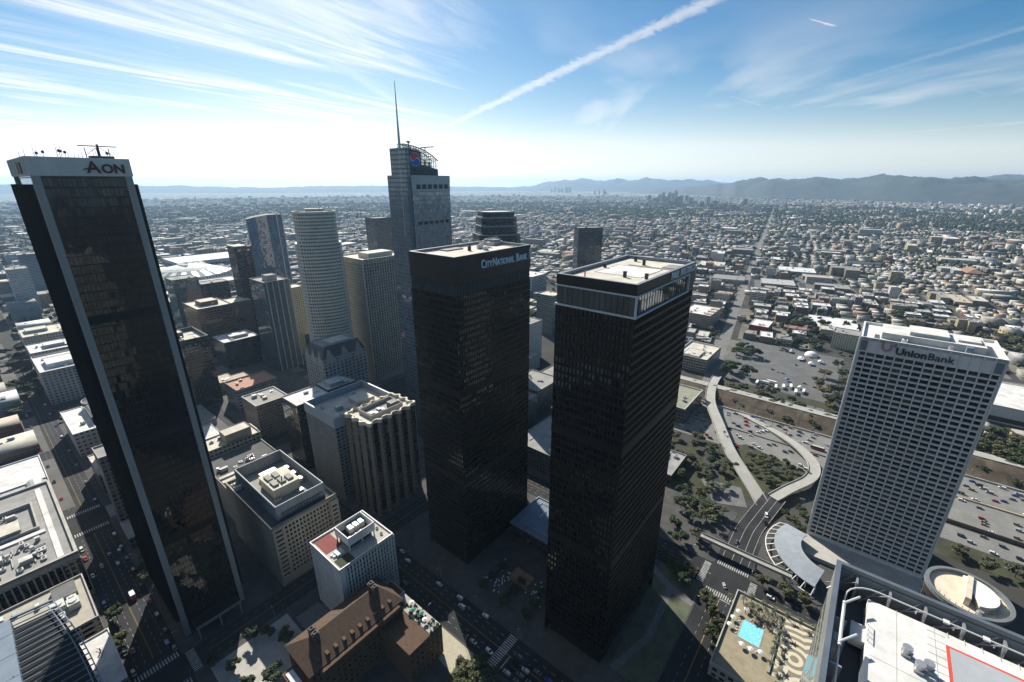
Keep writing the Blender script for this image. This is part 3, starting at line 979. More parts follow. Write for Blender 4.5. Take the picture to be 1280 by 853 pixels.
mb.box(13.5, 28.5, 11, 22.5, H - 1.1, H + 2.1, 1)
mb.build('penthouse', [M_STDW, M_DARK], t)
for k in range(3):
    x = 18 + k * 3.6
    mb = MB(); mb.box(x, x + 3.0, 17, 22, H + 2.3, H + 5.6, 0); mb.box(x + .3, x + 2.7, 17.3, 21.7, H + 5.6, H + 5.9, 1); mb.build('cooling_tower', [M_METALW, M_METAL], t)
mb = MB()
for k in range(4): mb.tube([(13, 11 + k * 1.2, H + 3.2), (22 + k, 11 + k * 1.2, H + 3.2), (22 + k, 17, H + 3.4)], .3, 6)
mb.build('duct', M_METAL, t)
for k, (x, y) in enumerate([(32, 6), (33, 12), (31.5, 17), (33.5, 20), (4, 12), (8, 13), (3.5, 14)]):
    mb = MB(); mb.prism([(x + .9 * math.cos(q * math.pi / 4), y + .9 * math.sin(q * math.pi / 4)) for q in range(8)], H - 1.1, H - .2, 0, 1); mb.build('planter' if k < 4 else 'lounge_pod', [M_WHITE, M_GRASS if k < 4 else M_ROOFW], t)
mb = MB(); mb.box(5, 9.5, 10, 14.5, H - 1.1, H + .4, 0); mb.build('cabana', M_METALW, t)

# ---------------------------------------------------------------- big beige block with a screened roof
M_BEI = plain('beige_stone', (0.33, 0.30, 0.24), 0.8, 0.25, 0.1, streak=True)
M_BEID = plain('brownish_stone', (0.30, 0.265, 0.21), 0.8, 0.25, 0.12, streak=True)
t = tower_root('office_block', 'broad beige stone office block with a tall grey screen around its roof plant', 'office block', -58, 140)
la, lb, H = 44.0, 73.0, 47.0
mb, panes = MB(), []
lattice(mb, (7.5, 0), (la - 6, 0), 6, H - 3, 13, 11, .62, (.22, .82), .8, panes=panes)
lattice(mb, (.2, 0), (7.5, 0), 6, H - 3, 1, 11, .6, (.3, .72), .6, panes=panes)
lattice(mb, (la - 6, -1.5), (la, -1.5), 6, H - 6, 1, 10, .6, (.3, .72), .6, panes=panes)
lattice(mb, (0, lb), (0, 0.2), 6, H - 3, 26, 11, .35, (.38, .62), .25, panes=panes)
for (p, q, z0, z1) in (((0, 0), (la - 6, 0), H - 3, H), ((0, 0), (la, 0), 0, 6), ((la - 6, -1.5), (la, -1.5), H - 6, H - 3), ((0, lb), (0, 0), 0, 6), ((0, lb), (0, 0), H - 3, H),
                       ((la, 0), (la, lb), 0, H), ((la, lb), (0, lb), 0, H), ((la - 6, 0), (la - 6, -1.5), 6, H - 3), ((la, -1.5), (la, 0), 6, H - 3), ((la - 6, 0), (la, 0), H - 3, H)):
    mb.face([(*p, z0), (*q, z0), (*q, z1 - .01), (*p, z1 - .01)])
mb.face([(la - 6, -1.5, H - 3), (la, -1.5, H - 3), (la, 0, H - 3), (la - 6, 0, H - 3)])
mb.build('wall', M_BEI, t)
hang_panes(t, panes, G_BROWN, 100)
flat_roof(t, la, lb, H, M_ROOFD, M_BEI, 1.4, .9)
mb = MB(); mb.ring(rect(6.5, la - 5, 5.5, lb - 4), .6, H - 1.4, H + 9.5, 0)
y = 6.0
while y < lb - 4:
    mb.box(6.1, 6.5, y, y + .4, H - 1.2, H + 9.3, 0); y += 2.4
y = 8.0
mb.build('roof_screen', plain('blue_grey_screen', (.30, .32, .33), .6, .25, .2, streak=True), t)
mb = MB(); mb.box(7, la - 5.5, 6, lb - 4.5, H - 1.3, H + 1.0, 0); mb.build('plant_deck', M_ROOFG, t)
mb = MB(); mb.box(14, 31, 24, 46, H + 1, H + 8.5, 0, 1); mb.box(13.5, 31.5, 23.5, 46.5, H + 8.5, H + 8.9, 0)
mb.box(17, 28, 46, 56, H + 1, H + 5.5, 0, 1)
mb.build('penthouse', [plain('cream_plaster', (.60, .55, .43), .8, .2, .2), M_METAL], t)
for k in range(5):
    mb = MB(); mb.box(15.5 + (k % 3) * 5, 19 + (k % 3) * 5, 27 + (k // 3) * 9, 34 + (k // 3) * 9, H + 8.9, H + 10.2, 0); mb.build('air_conditioner', M_CONC, t)
mb = MB(); mb.tube([(22, 30, H + 9), (22.4, 29.6, H + 13)], .35, 6); mb.build('flue', M_DARK, t)
for x, y in ((34.5, 30), (34.5, 40), (34, 50)):
    mb = MB(); mb.tube([(x, y, H + 1), (x, y, H + 5)], 2.2, 14); mb.build('cooling_tower', M_METAL, t)
roof_clutter(t, 9, 34, 9, 22, H + 1, 5, 15); roof_clutter(t, 1.5, 5, 55, 70, H - 1.4, 6, 16)
mb = MB(); mb.box(9, la - 7, .9, 4.5, H - 1.4, H - .4, 0)
for k in range(13): mb.bar((10 + k * 2, 4.6, H - .4), (10 + k * 2, 4.6, H + 3.4), .25)
mb.bar((9, 4.6, H + 3.3), (la - 7, 4.6, H + 3.3), .4); mb.build('walkway', M_DARK, t)

# ---------------------------------------------------------------- brown brick clubhouse
t = tower_root('clubhouse', 'long brown brick clubhouse with a tiled hip roof and two pairs of chimneys', 'clubhouse', -92, 40)
mb, panes = MB(), []
H, y0, y1, x0, x1 = 30.0, 10.0, 33.0, 9.0, 62.0
lattice(mb, (x0, y0), (x1, y0), 3, H - 2, 18, 7, .34, (.3, .72), .3, panes=panes)
lattice(mb, (x0, y1), (x0, y0), 3, H - 2, 7, 7, .34, (.3, .72), .3, panes=panes)
for p, q in (((x0, y0), (x1, y0)), ((x0, y1), (x0, y0))):
    mb.face([(*p, 0), (*q, 0), (*q, 3), (*p, 3)]); mb.face([(*p, H - 2), (*q, H - 2), (*q, H), (*p, H)])
mb.face([(x1, y0, 0), (x1, y1, 0), (x1, y1, H), (x1, y0, H)]); mb.face([(x1, y1, 0), (x0, y1, 0), (x0, y1, H), (x1, y1, H)])
lattice(mb, (x1 + 8, -14), (x1 + 8, y0 + 10), 1, 22, 7, 5, .3, (.3, .72), .3, panes=panes)
mb.box(x1, x1 + 7.6, -13.7, y1 - 2, 0, 21.9, 0)
lattice(mb, (x1 - 14, -14), (x1 + 8, -14), 1, 22, 7, 5, .34, (.3, .72), .3, panes=panes)
mb.box(x1 - 14, x1, -13.7, y0 - .1, 0, 21.9, 0)
mb.box(x0 - 7, x0 - .1, y0 + 1, y0 + 16, 0, 24, 0)
mb.build('wall', M_BRICK, t)
hang_panes(t, panes, G_DARK, 100)
mb = MB(); e = 1.0; zr = H + 6.0; ym = (y0 + y1) / 2 + 2
A_, B_, C_, D_ = (x0 - e, y0 - e, H), (x1 + e, y0 - e, H), (x1 + e, y1 + e, H), (x0 - e, y1 + e, H)
r0, r1 = (x0 + 8, ym, zr), (x1 - 6, ym, zr)
mb.face([A_, B_, r1, r0]); mb.face([B_, C_, r1]); mb.face([C_, D_, r0, r1]); mb.face([D_, A_, r0])
mb.face([D_, C_, B_, A_])
roof_c = mb.build('roof', M_TILE, t)
mb = MB(); mb.box(x0 + 4, x1 - 3, y0 - 3.2, y0 - 1.2, H - 3, H - .4, 0); mb.build('parapet_walk', M_BRICK, t)
for cx in (x0 + 9.5, x1 - 9):
    for cyy in (ym - 3.2, ym + .4):
        mb = MB(); mb.box(cx - 1.4, cx + 1.4, cyy - 1.3, cyy + 1.3, H, zr + 3.2, 0); mb.box(cx - 1.7, cx + 1.7, cyy - 1.6, cyy + 1.6, zr + 3.2, zr + 3.7, 0)
        mb.ring(rect(cx - 1.1, cx + 1.1, cyy - 1, cyy + 1), .35, zr + 3.7, zr + 4.5, 1); mb.box(cx - .75, cx + .75, cyy - .65, cyy + .65, zr + 3.7, zr + 3.9, 2)
        mb.build('chimney', [M_BRICK, M_CONC_D, M_DARK], roof_c)
for k in range(10):
    mb = MB(); xx = x0 + 5 + k * 4.6; mb.box(xx, xx + 1.6, y0 + 1.5, y0 + 4, H + .8, H + 2.2, 0); mb.build('dormer', M_BRICK, roof_c)
mb = MB(); mb.ring(rect(x1 + .2, x1 + 8, y0 + 8, y1 - 2), .5, 21.9, 23.2, 0); mb.box(x1 + .7, x1 + 7.4, y0 + 9, y1 - 3, 21.9, 22.1, 1); mb.build('parapet', [M_CONC_L, M_BRICK], t)
mb = MB(); mb.box(x0 - 6, x0 - 2.5, y0 + 4, y0 + 14, 24.05, 24.6, 0); mb.build('skylight', M_ROOFW, t)
mb = MB(); mb.box(x1 + .3, x1 + 7.7, -13.4, y0 + 7.5, 21.9, 22.15, 0); mb.build('terrace', M_CONC_L, t)
r = random.Random(8)
for k in range(26):
    x, y = r.uniform(x1 + 1, x1 + 7.2), r.uniform(-13, y0 + 7)
    mb = MB(); s = r.uniform(.5, 1.2)
    for q in range(26):
        a, b_, c_ = r.gauss(0, s * .5), r.gauss(0, s * .5), abs(r.gauss(0, s * .6))
        p = Vector((x + a, y + b_, 22.2 + c_)); d1 = Vector((r.uniform(-1, 1), r.uniform(-1, 1), r.uniform(-.6, 1))).normalized() * s * .5; d2 = d1.cross(Vector((r.random(), r.random(), r.random()))).normalized() * s * .4
        mb.face([p - d1, p + d2, p + d1, p - d2])
    mb.build('planter_shrub', plain('shrub_leaves', (.05, .075, .03), .9, .5, .8), t)
for x, y in ((x1 + 2.6, 4), (x1 + 4.6, -1.5), (x1 + 3, -6), (x1 + 5.4, 8)):
    u = thing('parasol', 'terrace parasol', 'parasol', W(-92 + x, 40 + y, 22.15), GA, 'parasols on the clubhouse terrace')
    mb = MB(); mb.tube([(0, 0, 0), (0, 0, 2.8)], .06, 6); mb.build('pole', M_METAL, u)
    mb = MB(); n = 8
    for q in range(n): mb.face([(1.5 * math.cos(q * 2 * math.pi / n), 1.5 * math.sin(q * 2 * math.pi / n), 2.2), (1.5 * math.cos((q + 1) * 2 * math.pi / n), 1.5 * math.sin((q + 1) * 2 * math.pi / n), 2.2), (0, 0, 2.9)])
    gcol = y in (4, -1.5)
    mb.build('canopy', plain('teal_cloth' if gcol else 'white_cloth', (.08, .26, .20) if gcol else (.75, .74, .7), .8, .1), u)
    u['label'] = {4: 'teal parasol nearer the hip roof on the clubhouse terrace', -1.5: 'teal parasol in the middle of the clubhouse terrace', -6: 'white parasol on the clubhouse terrace beside a teal one', 8: 'white parasol nearest the hip roof on the clubhouse terrace'}[y]

# ---------------------------------------------------------------- fluted tower with a scalloped rim
M_FLUT = plain('fluted_tan_stone', (0.20, 0.165, 0.125), 0.8, 0.25, 0.12, streak=True)
t = tower_root('office_tower', 'brown fluted tower whose pale rim follows its angled bays', 'office tower', 20, 147)
la, lb, H = 44.0, 28.0, 84.0


def bayed(la, lb, nx, ny, d):
    P = []
    def side(p, q, n):
        p, q = Vector(p), Vector(q); dv = (q - p) / n; nn = Vector((dv.y, -dv.x)).normalized()
        for k in range(n):
            o = p + dv * k
            for f, h in ((0.0, 0), (.16, d), (.34, d), (.50, 0), (.58, -.5), (.90, -.5)): P.append(tuple(o + dv * f + nn * h))
    side((0, 0), (la, 0), nx); side((la, 0), (la, lb), ny); side((la, lb), (0, lb), nx); side((0, lb), (0, 0), ny)
    return P


P = bayed(la, lb, 5, 3, 2.0)
mb = MB(); n = len(P); panes = []
for k in range(n):
    p, q = P[k], P[(k + 1) % n]; L = (Vector(q) - Vector(p)).length
    kind = k % 6
    if kind in (0, 1, 2):
        if kind == 1 and L > 1.0: lattice(mb, p, q, 2, H - 3, 1, 22, .5, (.2, .85), .25, panes=panes)
        else: mb.face([(*p, 2), (*q, 2), (*q, H - 3), (*p, H - 3)], 0)
    else: mb.face([(*p, 2), (*q, 2), (*q, H - 3), (*p, H - 3)], 1)
    mb.face([(*p, 0), (*q, 0), (*q, 2), (*p, 2)], 0)
mb.build('wall', [M_FLUT, facade('fluted_dark_bay', (.02, .018, .016), 2.0, 3.6, (.05, .95), (.2, .95), (.01, .01, .01), .02)], t)
hang_panes(t, panes, G_BROWN, 100)
mb = MB()
for k in range(n):
    p, q = P[k], P[(k + 1) % n]; pi, qi = Vector(p) * .93 + Vector((la / 2, lb / 2)) * .07, Vector(q) * .93 + Vector((la / 2, lb / 2)) * .07
    mb.face([(*p, H - 3), (*q, H - 3), (*q, H), (*p, H)]); mb.face([(*p, H), (*q, H), (qi.x, qi.y, H), (pi.x, pi.y, H)]); mb.face([(qi.x, qi.y, H - 2.5), (pi.x, pi.y, H - 2.5), (pi.x, pi.y, H), (qi.x, qi.y, H)])
mb.build('scalloped_rim', plain('pale_rim', (.62, .57, .45), .8, .2, .3), t)
mb = MB(); mb.face([(p[0] * .97 + la * .015, p[1] * .97 + lb * .015, H - 2.4) for p in P]); mb.build('roof', M_ROOFC, t)
mb = MB(); mb.ring(rect(8, 37, 6, 23), .5, H - 2.4, H + 1.0, 0); mb.box(8.4, 36.6, 6.4, 22.6, H - 2.4, H - 2.0, 1); mb.build('roof_screen', [M_CONC_L, M_ROOFG], t)
mb = MB(); mb.box(28, 35, 9, 15, H - 2, H + 2, 0, 1); mb.build('penthouse', [M_CONC_D, M_ROOFG], t)
roof_clutter(t, 10, 27, 8, 19, H - 2, 6, 21)

# ---------------------------------------------------------------- grey woven tower behind it
t = tower_root('office_tower', 'grey tower with a deep pale metal roof rim beside the fluted brown tower', 'office tower', 14, 183)
la, lb, H = 55.0, 46.0, 78.0
M_GW = plain('grey_woven_panel', (0.22, 0.225, 0.22), 0.75, 0.25, 0.15)
mb, panes = MB(), []
lattice(mb, (0, 0), (la, 0), 4, H - 9, 15, 20, .78, (.3, .85), .9, panes=panes)
lattice(mb, (0, lb), (0, 0), 4, H - 9, 22, 26, .55, (.25, .72), .35, panes=panes)
P = rect(0, la, 0, lb)
for k in (1, 2):
    p, q = P[k], P[(k + 1) % 4]; mb.face([(*p, 0), (*q, 0), (*q, H - 9), (*p, H - 9)])
for k in (0, 3):
    p, q = P[k], P[(k + 1) % 4]; mb.face([(*p, 0), (*q, 0), (*q, 4), (*p, 4)])
mb.build('wall', M_GW, t); hang_panes(t, panes, G_DARK, 100)
mb = MB(); mb.ring(rect(-.5, la + .5, -.5, lb + .5), 1.4, H - 9, H, 0); mb.build('roof_rim', plain('pale_blue_metal', (.30, .34, .37), .5, .15, .3, streak=True), t)
mb = MB(); mb.face([(.8, .8, H - 6), (la - .8, .8, H - 6), (la - .8, lb - .8, H - 6), (.8, lb - .8, H - 6)]); mb.build('roof', M_ROOFC, t)
roof_clutter(t, 6, 48, 6, 38, H - 6, 16, 31)
mb = MB(); mb.box(30, 46, 14, 30, H - 6, H - 2.5, 0, 1); mb.build('penthouse', [plain('pinkish_plaster', (.55, .45, .38), .8), M_ROOFC], t)


# ---------------------------------------------------------------- plain towers and blocks, one call each
def block(name, label, cat, a, b, la, lb, H, wall, roof=M_ROOFG, par=1.2, parm=M_CONC, clutter=5, seed=1, pent=None, group=None, rz=GA, loc=None):
    t = thing(name, label, cat, loc if loc is not None else W(a, b, 0), rz, group)
    mb = MB(); P = rect(0, la, 0, lb)
    for k in range(4):
        p, q = P[k], P[(k + 1) % 4]; mb.face([(*p, 0), (*q, 0), (*q, H - .02), (*p, H - .02)])
    mb.build('wall', wall, t)
    flat_roof(t, la, lb, H, roof, parm, par, min(.6, la * .03))
    if pent:
        x0, x1, y0, y1, h = pent
        mb = MB(); mb.box(x0 * la, x1 * la, y0 * lb, y1 * lb, H - par, H - par + h, 0, 1); mb.ring(rect(x0 * la - .1, x1 * la + .1, y0 * lb - .1, y1 * lb + .1), .35, H - par + h, H - par + h + .5, 0)
        mb.build('penthouse', [parm, roof], t)
    if clutter: roof_clutter(t, la * .08, la * .88, lb * .08, lb * .85, H - par, clutter, seed)
    return t


F_BLACK = facade('black_curtain', (.018, .018, .018), 1.6, 3.6, (.08, .92), (.1, .92), (.010, .011, .012), .03, .04, .08, (.1, .1, .09), 1.7, .4)
block('office_tower', 'slim black glass tower with a white roof before the grey woven tower', 'office tower', 16, 250, 32, 29, 66, F_BLACK, M_ROOFW, 1.0, M_CONC_L, 2, 41)
block('office_tower', 'black glass block with a pale plant box on its roof behind the slim black tower', 'office tower', 52, 262, 30, 26, 64, F_BLACK, M_ROOFW, 1.0, M_CONC_L, 3, 42, (.2, .8, .2, .8, 3))
block('shop_block', 'low block with a plain pale blue roof behind the black towers', 'shop block', 98, 300, 34, 34, 26, M_CONC, plain('pale_blue_roof', (.45, .52, .60), .8, .2, .1), 1.0, M_CONC_L, 0)
block('office_block', 'tan stone block of punched windows with white rim and grey roof huts', 'office block', 13, 337, 33, 35, 38, facade('tan_wall', (.26, .22, .165), 2.9, 3.5, (.25, .75), (.3, .75), (.02, .016, .012), .02, blinds=.3), M_ROOFG, 1.3, M_ROOFW, 5, 43)
t = block('garage_block', 'long beige low block with striped flat roof bands below the tan stone block', 'department store', -54, 222, 48, 62, 31, facade('garage_wall', (.40, .37, .30), 4.2, 3.6, (.2, .8), (.2, .7), (.02, .02, .018), .02), M_ROOFD, 1.0, M_BEI, 0)
for k in range(4):
    mb = MB(); mb.box(1.2, 46.8, 3 + k * 7, 6.4 + k * 7, 30, 30.9, 0); mb.build('roof_rib', M_ROOFC, t)
roof_clutter(t, 3, 40, 31, 42, 30, 10, 45)
t = block('office_block', 'beige block with a big white-topped plant box above the striped low roof', 'office block', -46, 287, 42, 24, 36, facade('pent_wall', (.40, .36, .28), 3.4, 3.6, (.2, .75), (.25, .75)), M_ROOFC, 1.2, M_BEI, 4, 46, (.35, .85, .1, .7, 8))
block('shop_block', 'small low block with a bright white roof behind the tan block', 'shop block', -20, 318, 24, 15, 24, M_CONC_L, M_ROOFW, .8, M_WHITE, 1, 47)
block('shop_block', 'flat block with an orange-pink tiled roof deck beyond the white roof', 'shop block', 24, 420, 46, 36, 26, facade('pale_glasswall', (.30, .33, .32), 3, 4, (.1, .9), (.2, .8), (.08, .11, .11), .03), plain('salmon_roof', (.42, .22, .15), .85, .2, .3), 1.5, M_CONC, 3, 48)
block('office_block', 'dark block with white roof rim below the brown striped building', 'office block', 64, 560, 46, 44, 41, F_BLACK, M_ROOFW, 1.2, M_CONC_L, 3, 49, (.3, .8, .3, .7, 3.5))
t = block('office_tower', 'dark glass tower with a sunken pale roof beside the black slab tower', 'office tower', -6, 462, 27, 52, 85, F_BLACK, M_ROOFC, 4.5, plain('dark_rim', (.12, .12, .12), .6), 4, 50, (.15, .4, .55, .8, 6))

# peaked grey stone tower
M_HOME = plain('grey_granite', (0.30, 0.295, 0.28), 0.75, 0.2, 0.15)
t = tower_root('office_tower', 'grey stone tower with gabled peaks along its eaves and a dark mansard roof', 'office tower', 62, 283)
la, lb, H = 48.0, 36.0, 86.0
punched(t, la, lb, H, M_HOME, G_DARK, 11, 8, 22, (.5, .5), ((.3, .78), (.3, .78)), .4, 5, 1, 100)
mb = MB(); i4 = 5.0; zt = H + 11
P0, P1 = rect(0, la, 0, lb), rect(i4, la - i4, i4, lb - i4)
for k in range(4):
    p, q, a_, b_ = P0[k], P0[(k + 1) % 4], P1[(k + 1) % 4], P1[k]
    mb.face([(*p, H), (*q, H), (*a_, zt), (*b_, zt)])
mb.build('mansard_roof', M_ROOFD, t)
mb = MB(); mb.face([(*p, zt) for p in P1]); mb.ring(P1, .8, zt - .5, zt + .8, 0); mb.build('roof', M_ROOFG, t)
mb = MB(); mb.box(16, 36, 10, 26, zt, zt + .7); mb.build('roof_slab', M_ROOFC, t)
for side, L in ((0, la), (1, lb)):
    for k in range(3):
        c = L * (k + .5) / 3; wv = L / 7
        mb = MB()
        def pp(s, d, z): return (s, d, z) if side == 0 else (d, s, z)
        mb.face([pp(c - wv, -.3, H - 6), pp(c + wv, -.3, H - 6), pp(c, -.3, H + 8)]); mb.face([pp(c - wv, -.3, H - 6), pp(c, -.3, H + 8), pp(c, 5, H + 8), pp(c - wv, 5, H - 6)]); mb.face([pp(c + wv, -.3, H - 6), pp(c + wv, 5, H - 6), pp(c, 5, H + 8), pp(c, -.3, H + 8)])
        mb.build('gable', M_HOME, t)

# ribbed brown and white tower
t = tower_root('office_tower', 'cream ribbed tower with bold upright piers on its sunlit side', 'office tower', 168, 362)
la, lb, H = 66.0, 56.0, 163.0
M_EY = plain('cream_stone', (0.40, 0.375, 0.32), 0.75, 0.2, 0.1)
mb, panes = MB(), []
lattice(mb, (0, 0), (la, 0), 5, H - 6, 18, 40, .78, (.25, .93), 1.0, panes=panes)
lattice(mb, (0, lb), (0, 0), 5, H - 6, 18, 40, .72, (.28, .9), .6, panes=panes)
P = rect(0, la, 0, lb)
for k in range(4):
    p, q = P[k], P[(k + 1) % 4]
    for (z0, z1) in (((0, 5), (H - 6, H - .01)) if k in (0, 3) else ((0, H - .01),)): mb.face([(*p, z0), (*q, z0), (*q, z1), (*p, z1)])
for k in range(19): mb.box(k * la / 18 - .55, k * la / 18 + .55, -1.5, 0, 0, H, 0)
for k in range(0, 19): mb.box(-.8, 0, k * lb / 18 - .3, k * lb / 18 + .3, 0, H, 0)
mb.build('wall', M_EY, t); hang_panes(t, panes, G_DARK, 100)
flat_roof(t, la, lb, H, M_ROOFC, M_EY, 1.5, .8)
mb = MB(); mb.box(14, 50, 8, 30, H - 1.5, H + 5, 0); mb.build('penthouse', M_ROOFC, t)

# cream tower with rounded sides
t = thing('office_tower', 'cream tower of square windows with rounded ends that steps in near its top', 'office tower', (-216, 505, 0), R(28))
M_777 = plain('cream_precast', (0.52, 0.495, 0.42), 0.7, 0.15, 0.1)


def stadium(w, d, bow, n=7):
    P = []
    for (cx, cy, dx_, dy_, nx_, ny_) in ((0, -d / 2, 1, 0, 0, -1), (w / 2, 0, 0, 1, 1, 0), (0, d / 2, -1, 0, 0, 1), (-w / 2, 0, 0, -1, -1, 0)):
        L = (w if dx_ else d) * .86
        for k in range(n + 1):
            s = (k / n - .5)
            b_ = bow * (1 - (2 * s) ** 2)
            P.append((cx + dx_ * s * L + nx_ * b_, cy + dy_ * s * L + ny_ * b_))
    return P


mb, panes = MB(), []
for (w_, d_, bw, z0, z1, nf) in ((40, 35, 4.2, 4, 188, 49), (36, 31, 3.7, 188, 220, 9)):
    P = stadium(w_, d_, bw)
    for k in range(len(P)):
        p, q = P[k], P[(k + 1) % len(P)]
        n_ = Vector((q[1] - p[1], p[0] - q[0]))
        L = (Vector(q) - Vector(p)).length
        if L > 3: lattice(mb, p, q, z0, z1, max(1, round(L / 2.9)), nf, .55, (.28, .76), .35, panes=panes)
        else: mb.face([(*p, z0), (*q, z0), (*q, z1), (*p, z1)])
    mb.face([(*p, z1) for p in P])
P = stadium(40, 35, 4.2)
for k in range(len(P)): mb.face([(*P[k], 0), (*P[(k + 1) % len(P)], 0), (*P[(k + 1) % len(P)], 4), (*P[k], 4)])
mb.build('wall', M_777, t); hang_panes(t, panes, G_DARK, 100)
mb = MB(); mb.ring(stadium(36.2, 31.2, 3.7), .8, 219.6, 221.4, 0); mb.build('parapet', M_777, t)
mb = MB(); mb.box(-9, 9, -8, 8, 221, 224); mb.build('penthouse', M_CONC, t)
mb = MB(); mb.tube([(6, 0, 224), (6, 0, 232)], .3, 5); mb.build('antenna', M_DARK, t)

block('office_block', 'dark stone block standing hidden behind the black slab tower', 'office block', -111, 286, 40, 22, 64, facade('dark_stone', (.14, .13, .12), 3.2, 3.6, (.2, .8), (.25, .8)), M_ROOFG, 1.2, M_CONC, 3, 301)  # unseen block, placed and sized to throw shade on the street
block('office_block', 'dark stone block behind the black slab tower across the side street', 'office block', -84, 347, 32, 82, 72, facade('dark_stone2', (.13, .12, .11), 3.2, 3.6, (.2, .8), (.25, .8)), M_ROOFG, 1.2, M_CONC, 3, 302)  # unseen too, added for the shadow it casts towards the crossing

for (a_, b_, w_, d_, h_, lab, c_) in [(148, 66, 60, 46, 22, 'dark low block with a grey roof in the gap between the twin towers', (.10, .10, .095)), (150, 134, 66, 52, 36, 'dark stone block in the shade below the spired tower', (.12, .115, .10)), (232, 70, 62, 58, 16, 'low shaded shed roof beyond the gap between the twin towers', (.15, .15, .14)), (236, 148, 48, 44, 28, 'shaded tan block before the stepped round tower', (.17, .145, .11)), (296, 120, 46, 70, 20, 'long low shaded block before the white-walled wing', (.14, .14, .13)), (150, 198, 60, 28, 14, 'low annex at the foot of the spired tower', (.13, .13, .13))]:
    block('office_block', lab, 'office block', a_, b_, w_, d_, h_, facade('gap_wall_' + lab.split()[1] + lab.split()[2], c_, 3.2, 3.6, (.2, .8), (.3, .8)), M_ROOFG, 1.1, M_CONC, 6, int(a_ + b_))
# ---------------------------------------------------------------- tallest tower: stepped glass shaft, lattice sail and spire
M_WG = facade('spire_tower_glass', (.12, .18, .22), 1.6, 4.1, (.04, .96), (.12, .97), (.10, .15, .18), .03, .03, .05, (.13, .17, .19), 2.8, .35)
M_WGS = facade('spire_tower_side', (.11, .14, .17), 3.2, 4.1, (.12, .88), (.25, .9), (.05, .08, .10), .02, .05, .1, (.12, .15, .17), 2.0)
M_WGF = plain('silver_frame', (.34, .38, .40), .4, .15, .3, metal=.4)
t = thing('skyscraper', 'tallest glass tower with a lattice sail, round red and blue emblem and thin spire', 'skyscraper', (-97, 446, 0), GA)
la, lb, H = 52.0, 26.0, 257.0
mb = MB(); mb.box(3, la, 0, lb, 0, H - 6, 0); mb.build('curtain_wall', M_WG, t)
mb = MB(); mb.box(-1.5, 3, 1.2, lb - 2, 0, H + 24, 0); mb.box(0, 8, lb, lb + 7, 0, H, 0); mb.build('side_wing', M_WGS, t)
mb = MB(); mb.ring(rect(2.6, la + .3, -.3, lb + .3), .8, H - 6.2, H, 0)
mb.box(2.9, la, -.35, 0, H - 14, H - 6, 0); mb.build('top_frame', M_WGF, t)
for k in range(6):
    x = 8 + k * 7.2
    mb = MB(); mb.box(x, x + 5.0, -.5, -.3, H - 12.4, H - 8.2); mb.build('sky_lobby_opening', M_DARK, t)
    mb = MB(); mb.box(x, x + 4.6, -.2, -.02, H - 46, H - 43); mb.build('sky_lobby_opening', M_DARK, t)
mb = MB(); mb.face([(2.8, .4, H - 1), (la - .4, .4, H - 1), (la - .4, lb - .4, H - 1), (2.8, lb - .4, H - 1)]); mb.build('roof', M_ROOFG, t)


def sail_top(x):
    f = max(0.0, min(1.0, x / 43.0)); return 284.5 - 4.0 * f - 9.5 * f ** 3.0


mb = MB(); y0, y1 = 6.0, 15.0                                # the sail: tubes around a dark louvred face
xs = [1 + k * 3.0 for k in range(15)]
for y in (y0, y1):
    for i in range(14):
        mb.bar((xs[i], y, sail_top(xs[i])), (xs[i + 1], y, sail_top(xs[i + 1])), .7)
        mb.bar((xs[i], y, H), (xs[i], y, sail_top(xs[i])), .38)
        z = H
        while z < sail_top(xs[i + 1]) - 1:
            mb.bar((xs[i], y, z), (xs[i + 1], y, z), .30)
            zz = min(z + 3.0, sail_top(xs[i + 1]))
            mb.bar((xs[i], y, z), (xs[i + 1], y, zz), .26)
            z += 3.0
for i in range(15): mb.bar((xs[i], y0, sail_top(xs[i])), (xs[i], y1, sail_top(xs[i])), .5)
mb.build('sail_lattice', plain('sail_steel', (.13, .17, .165), .45, .15, .3, metal=.3), t)
mb = MB()
for i in range(14):
    x0, x1 = xs[i], xs[i + 1]
    zt = sail_top(x1) - 2.5 if x0 < 21 else H + (sail_top(x1) - H) * .42
    if zt > H + 1: mb.box(x0, x1, y0 + .6, y0 + .9, H - .5, zt)
    if i % 2 == 0: mb.box(x0, x1, y1 - 1.2, y1 - .9, H - .5, sail_top(x1) - 3 - (i % 3) * 2)
mb.build('sail_panel', plain('sail_panel_grey', (.055, .07, .078), .4, .3, .4), t)


def swirl(sign):
    """half of a round emblem split by an S curve"""
    r, g, n = 6.0, .45, 16
    P = [(r * math.cos(math.pi * k / n), r * math.sin(math.pi * k / n)) for k in range(n + 1)]
    P += [(-r / 2 + r / 2 * math.cos(math.pi * (1 + k / n)), r / 2 * math.sin(math.pi * (1 + k / n)) + g) for k in range(1, n + 1)]
    P += [(r / 2 + r / 2 * math.cos(math.pi * (1 - k / n)), r / 2 * math.sin(math.pi * (1 - k / n)) + g) for k in range(1, n)]
    return [(sign * x, sign * z) for x, z in P]


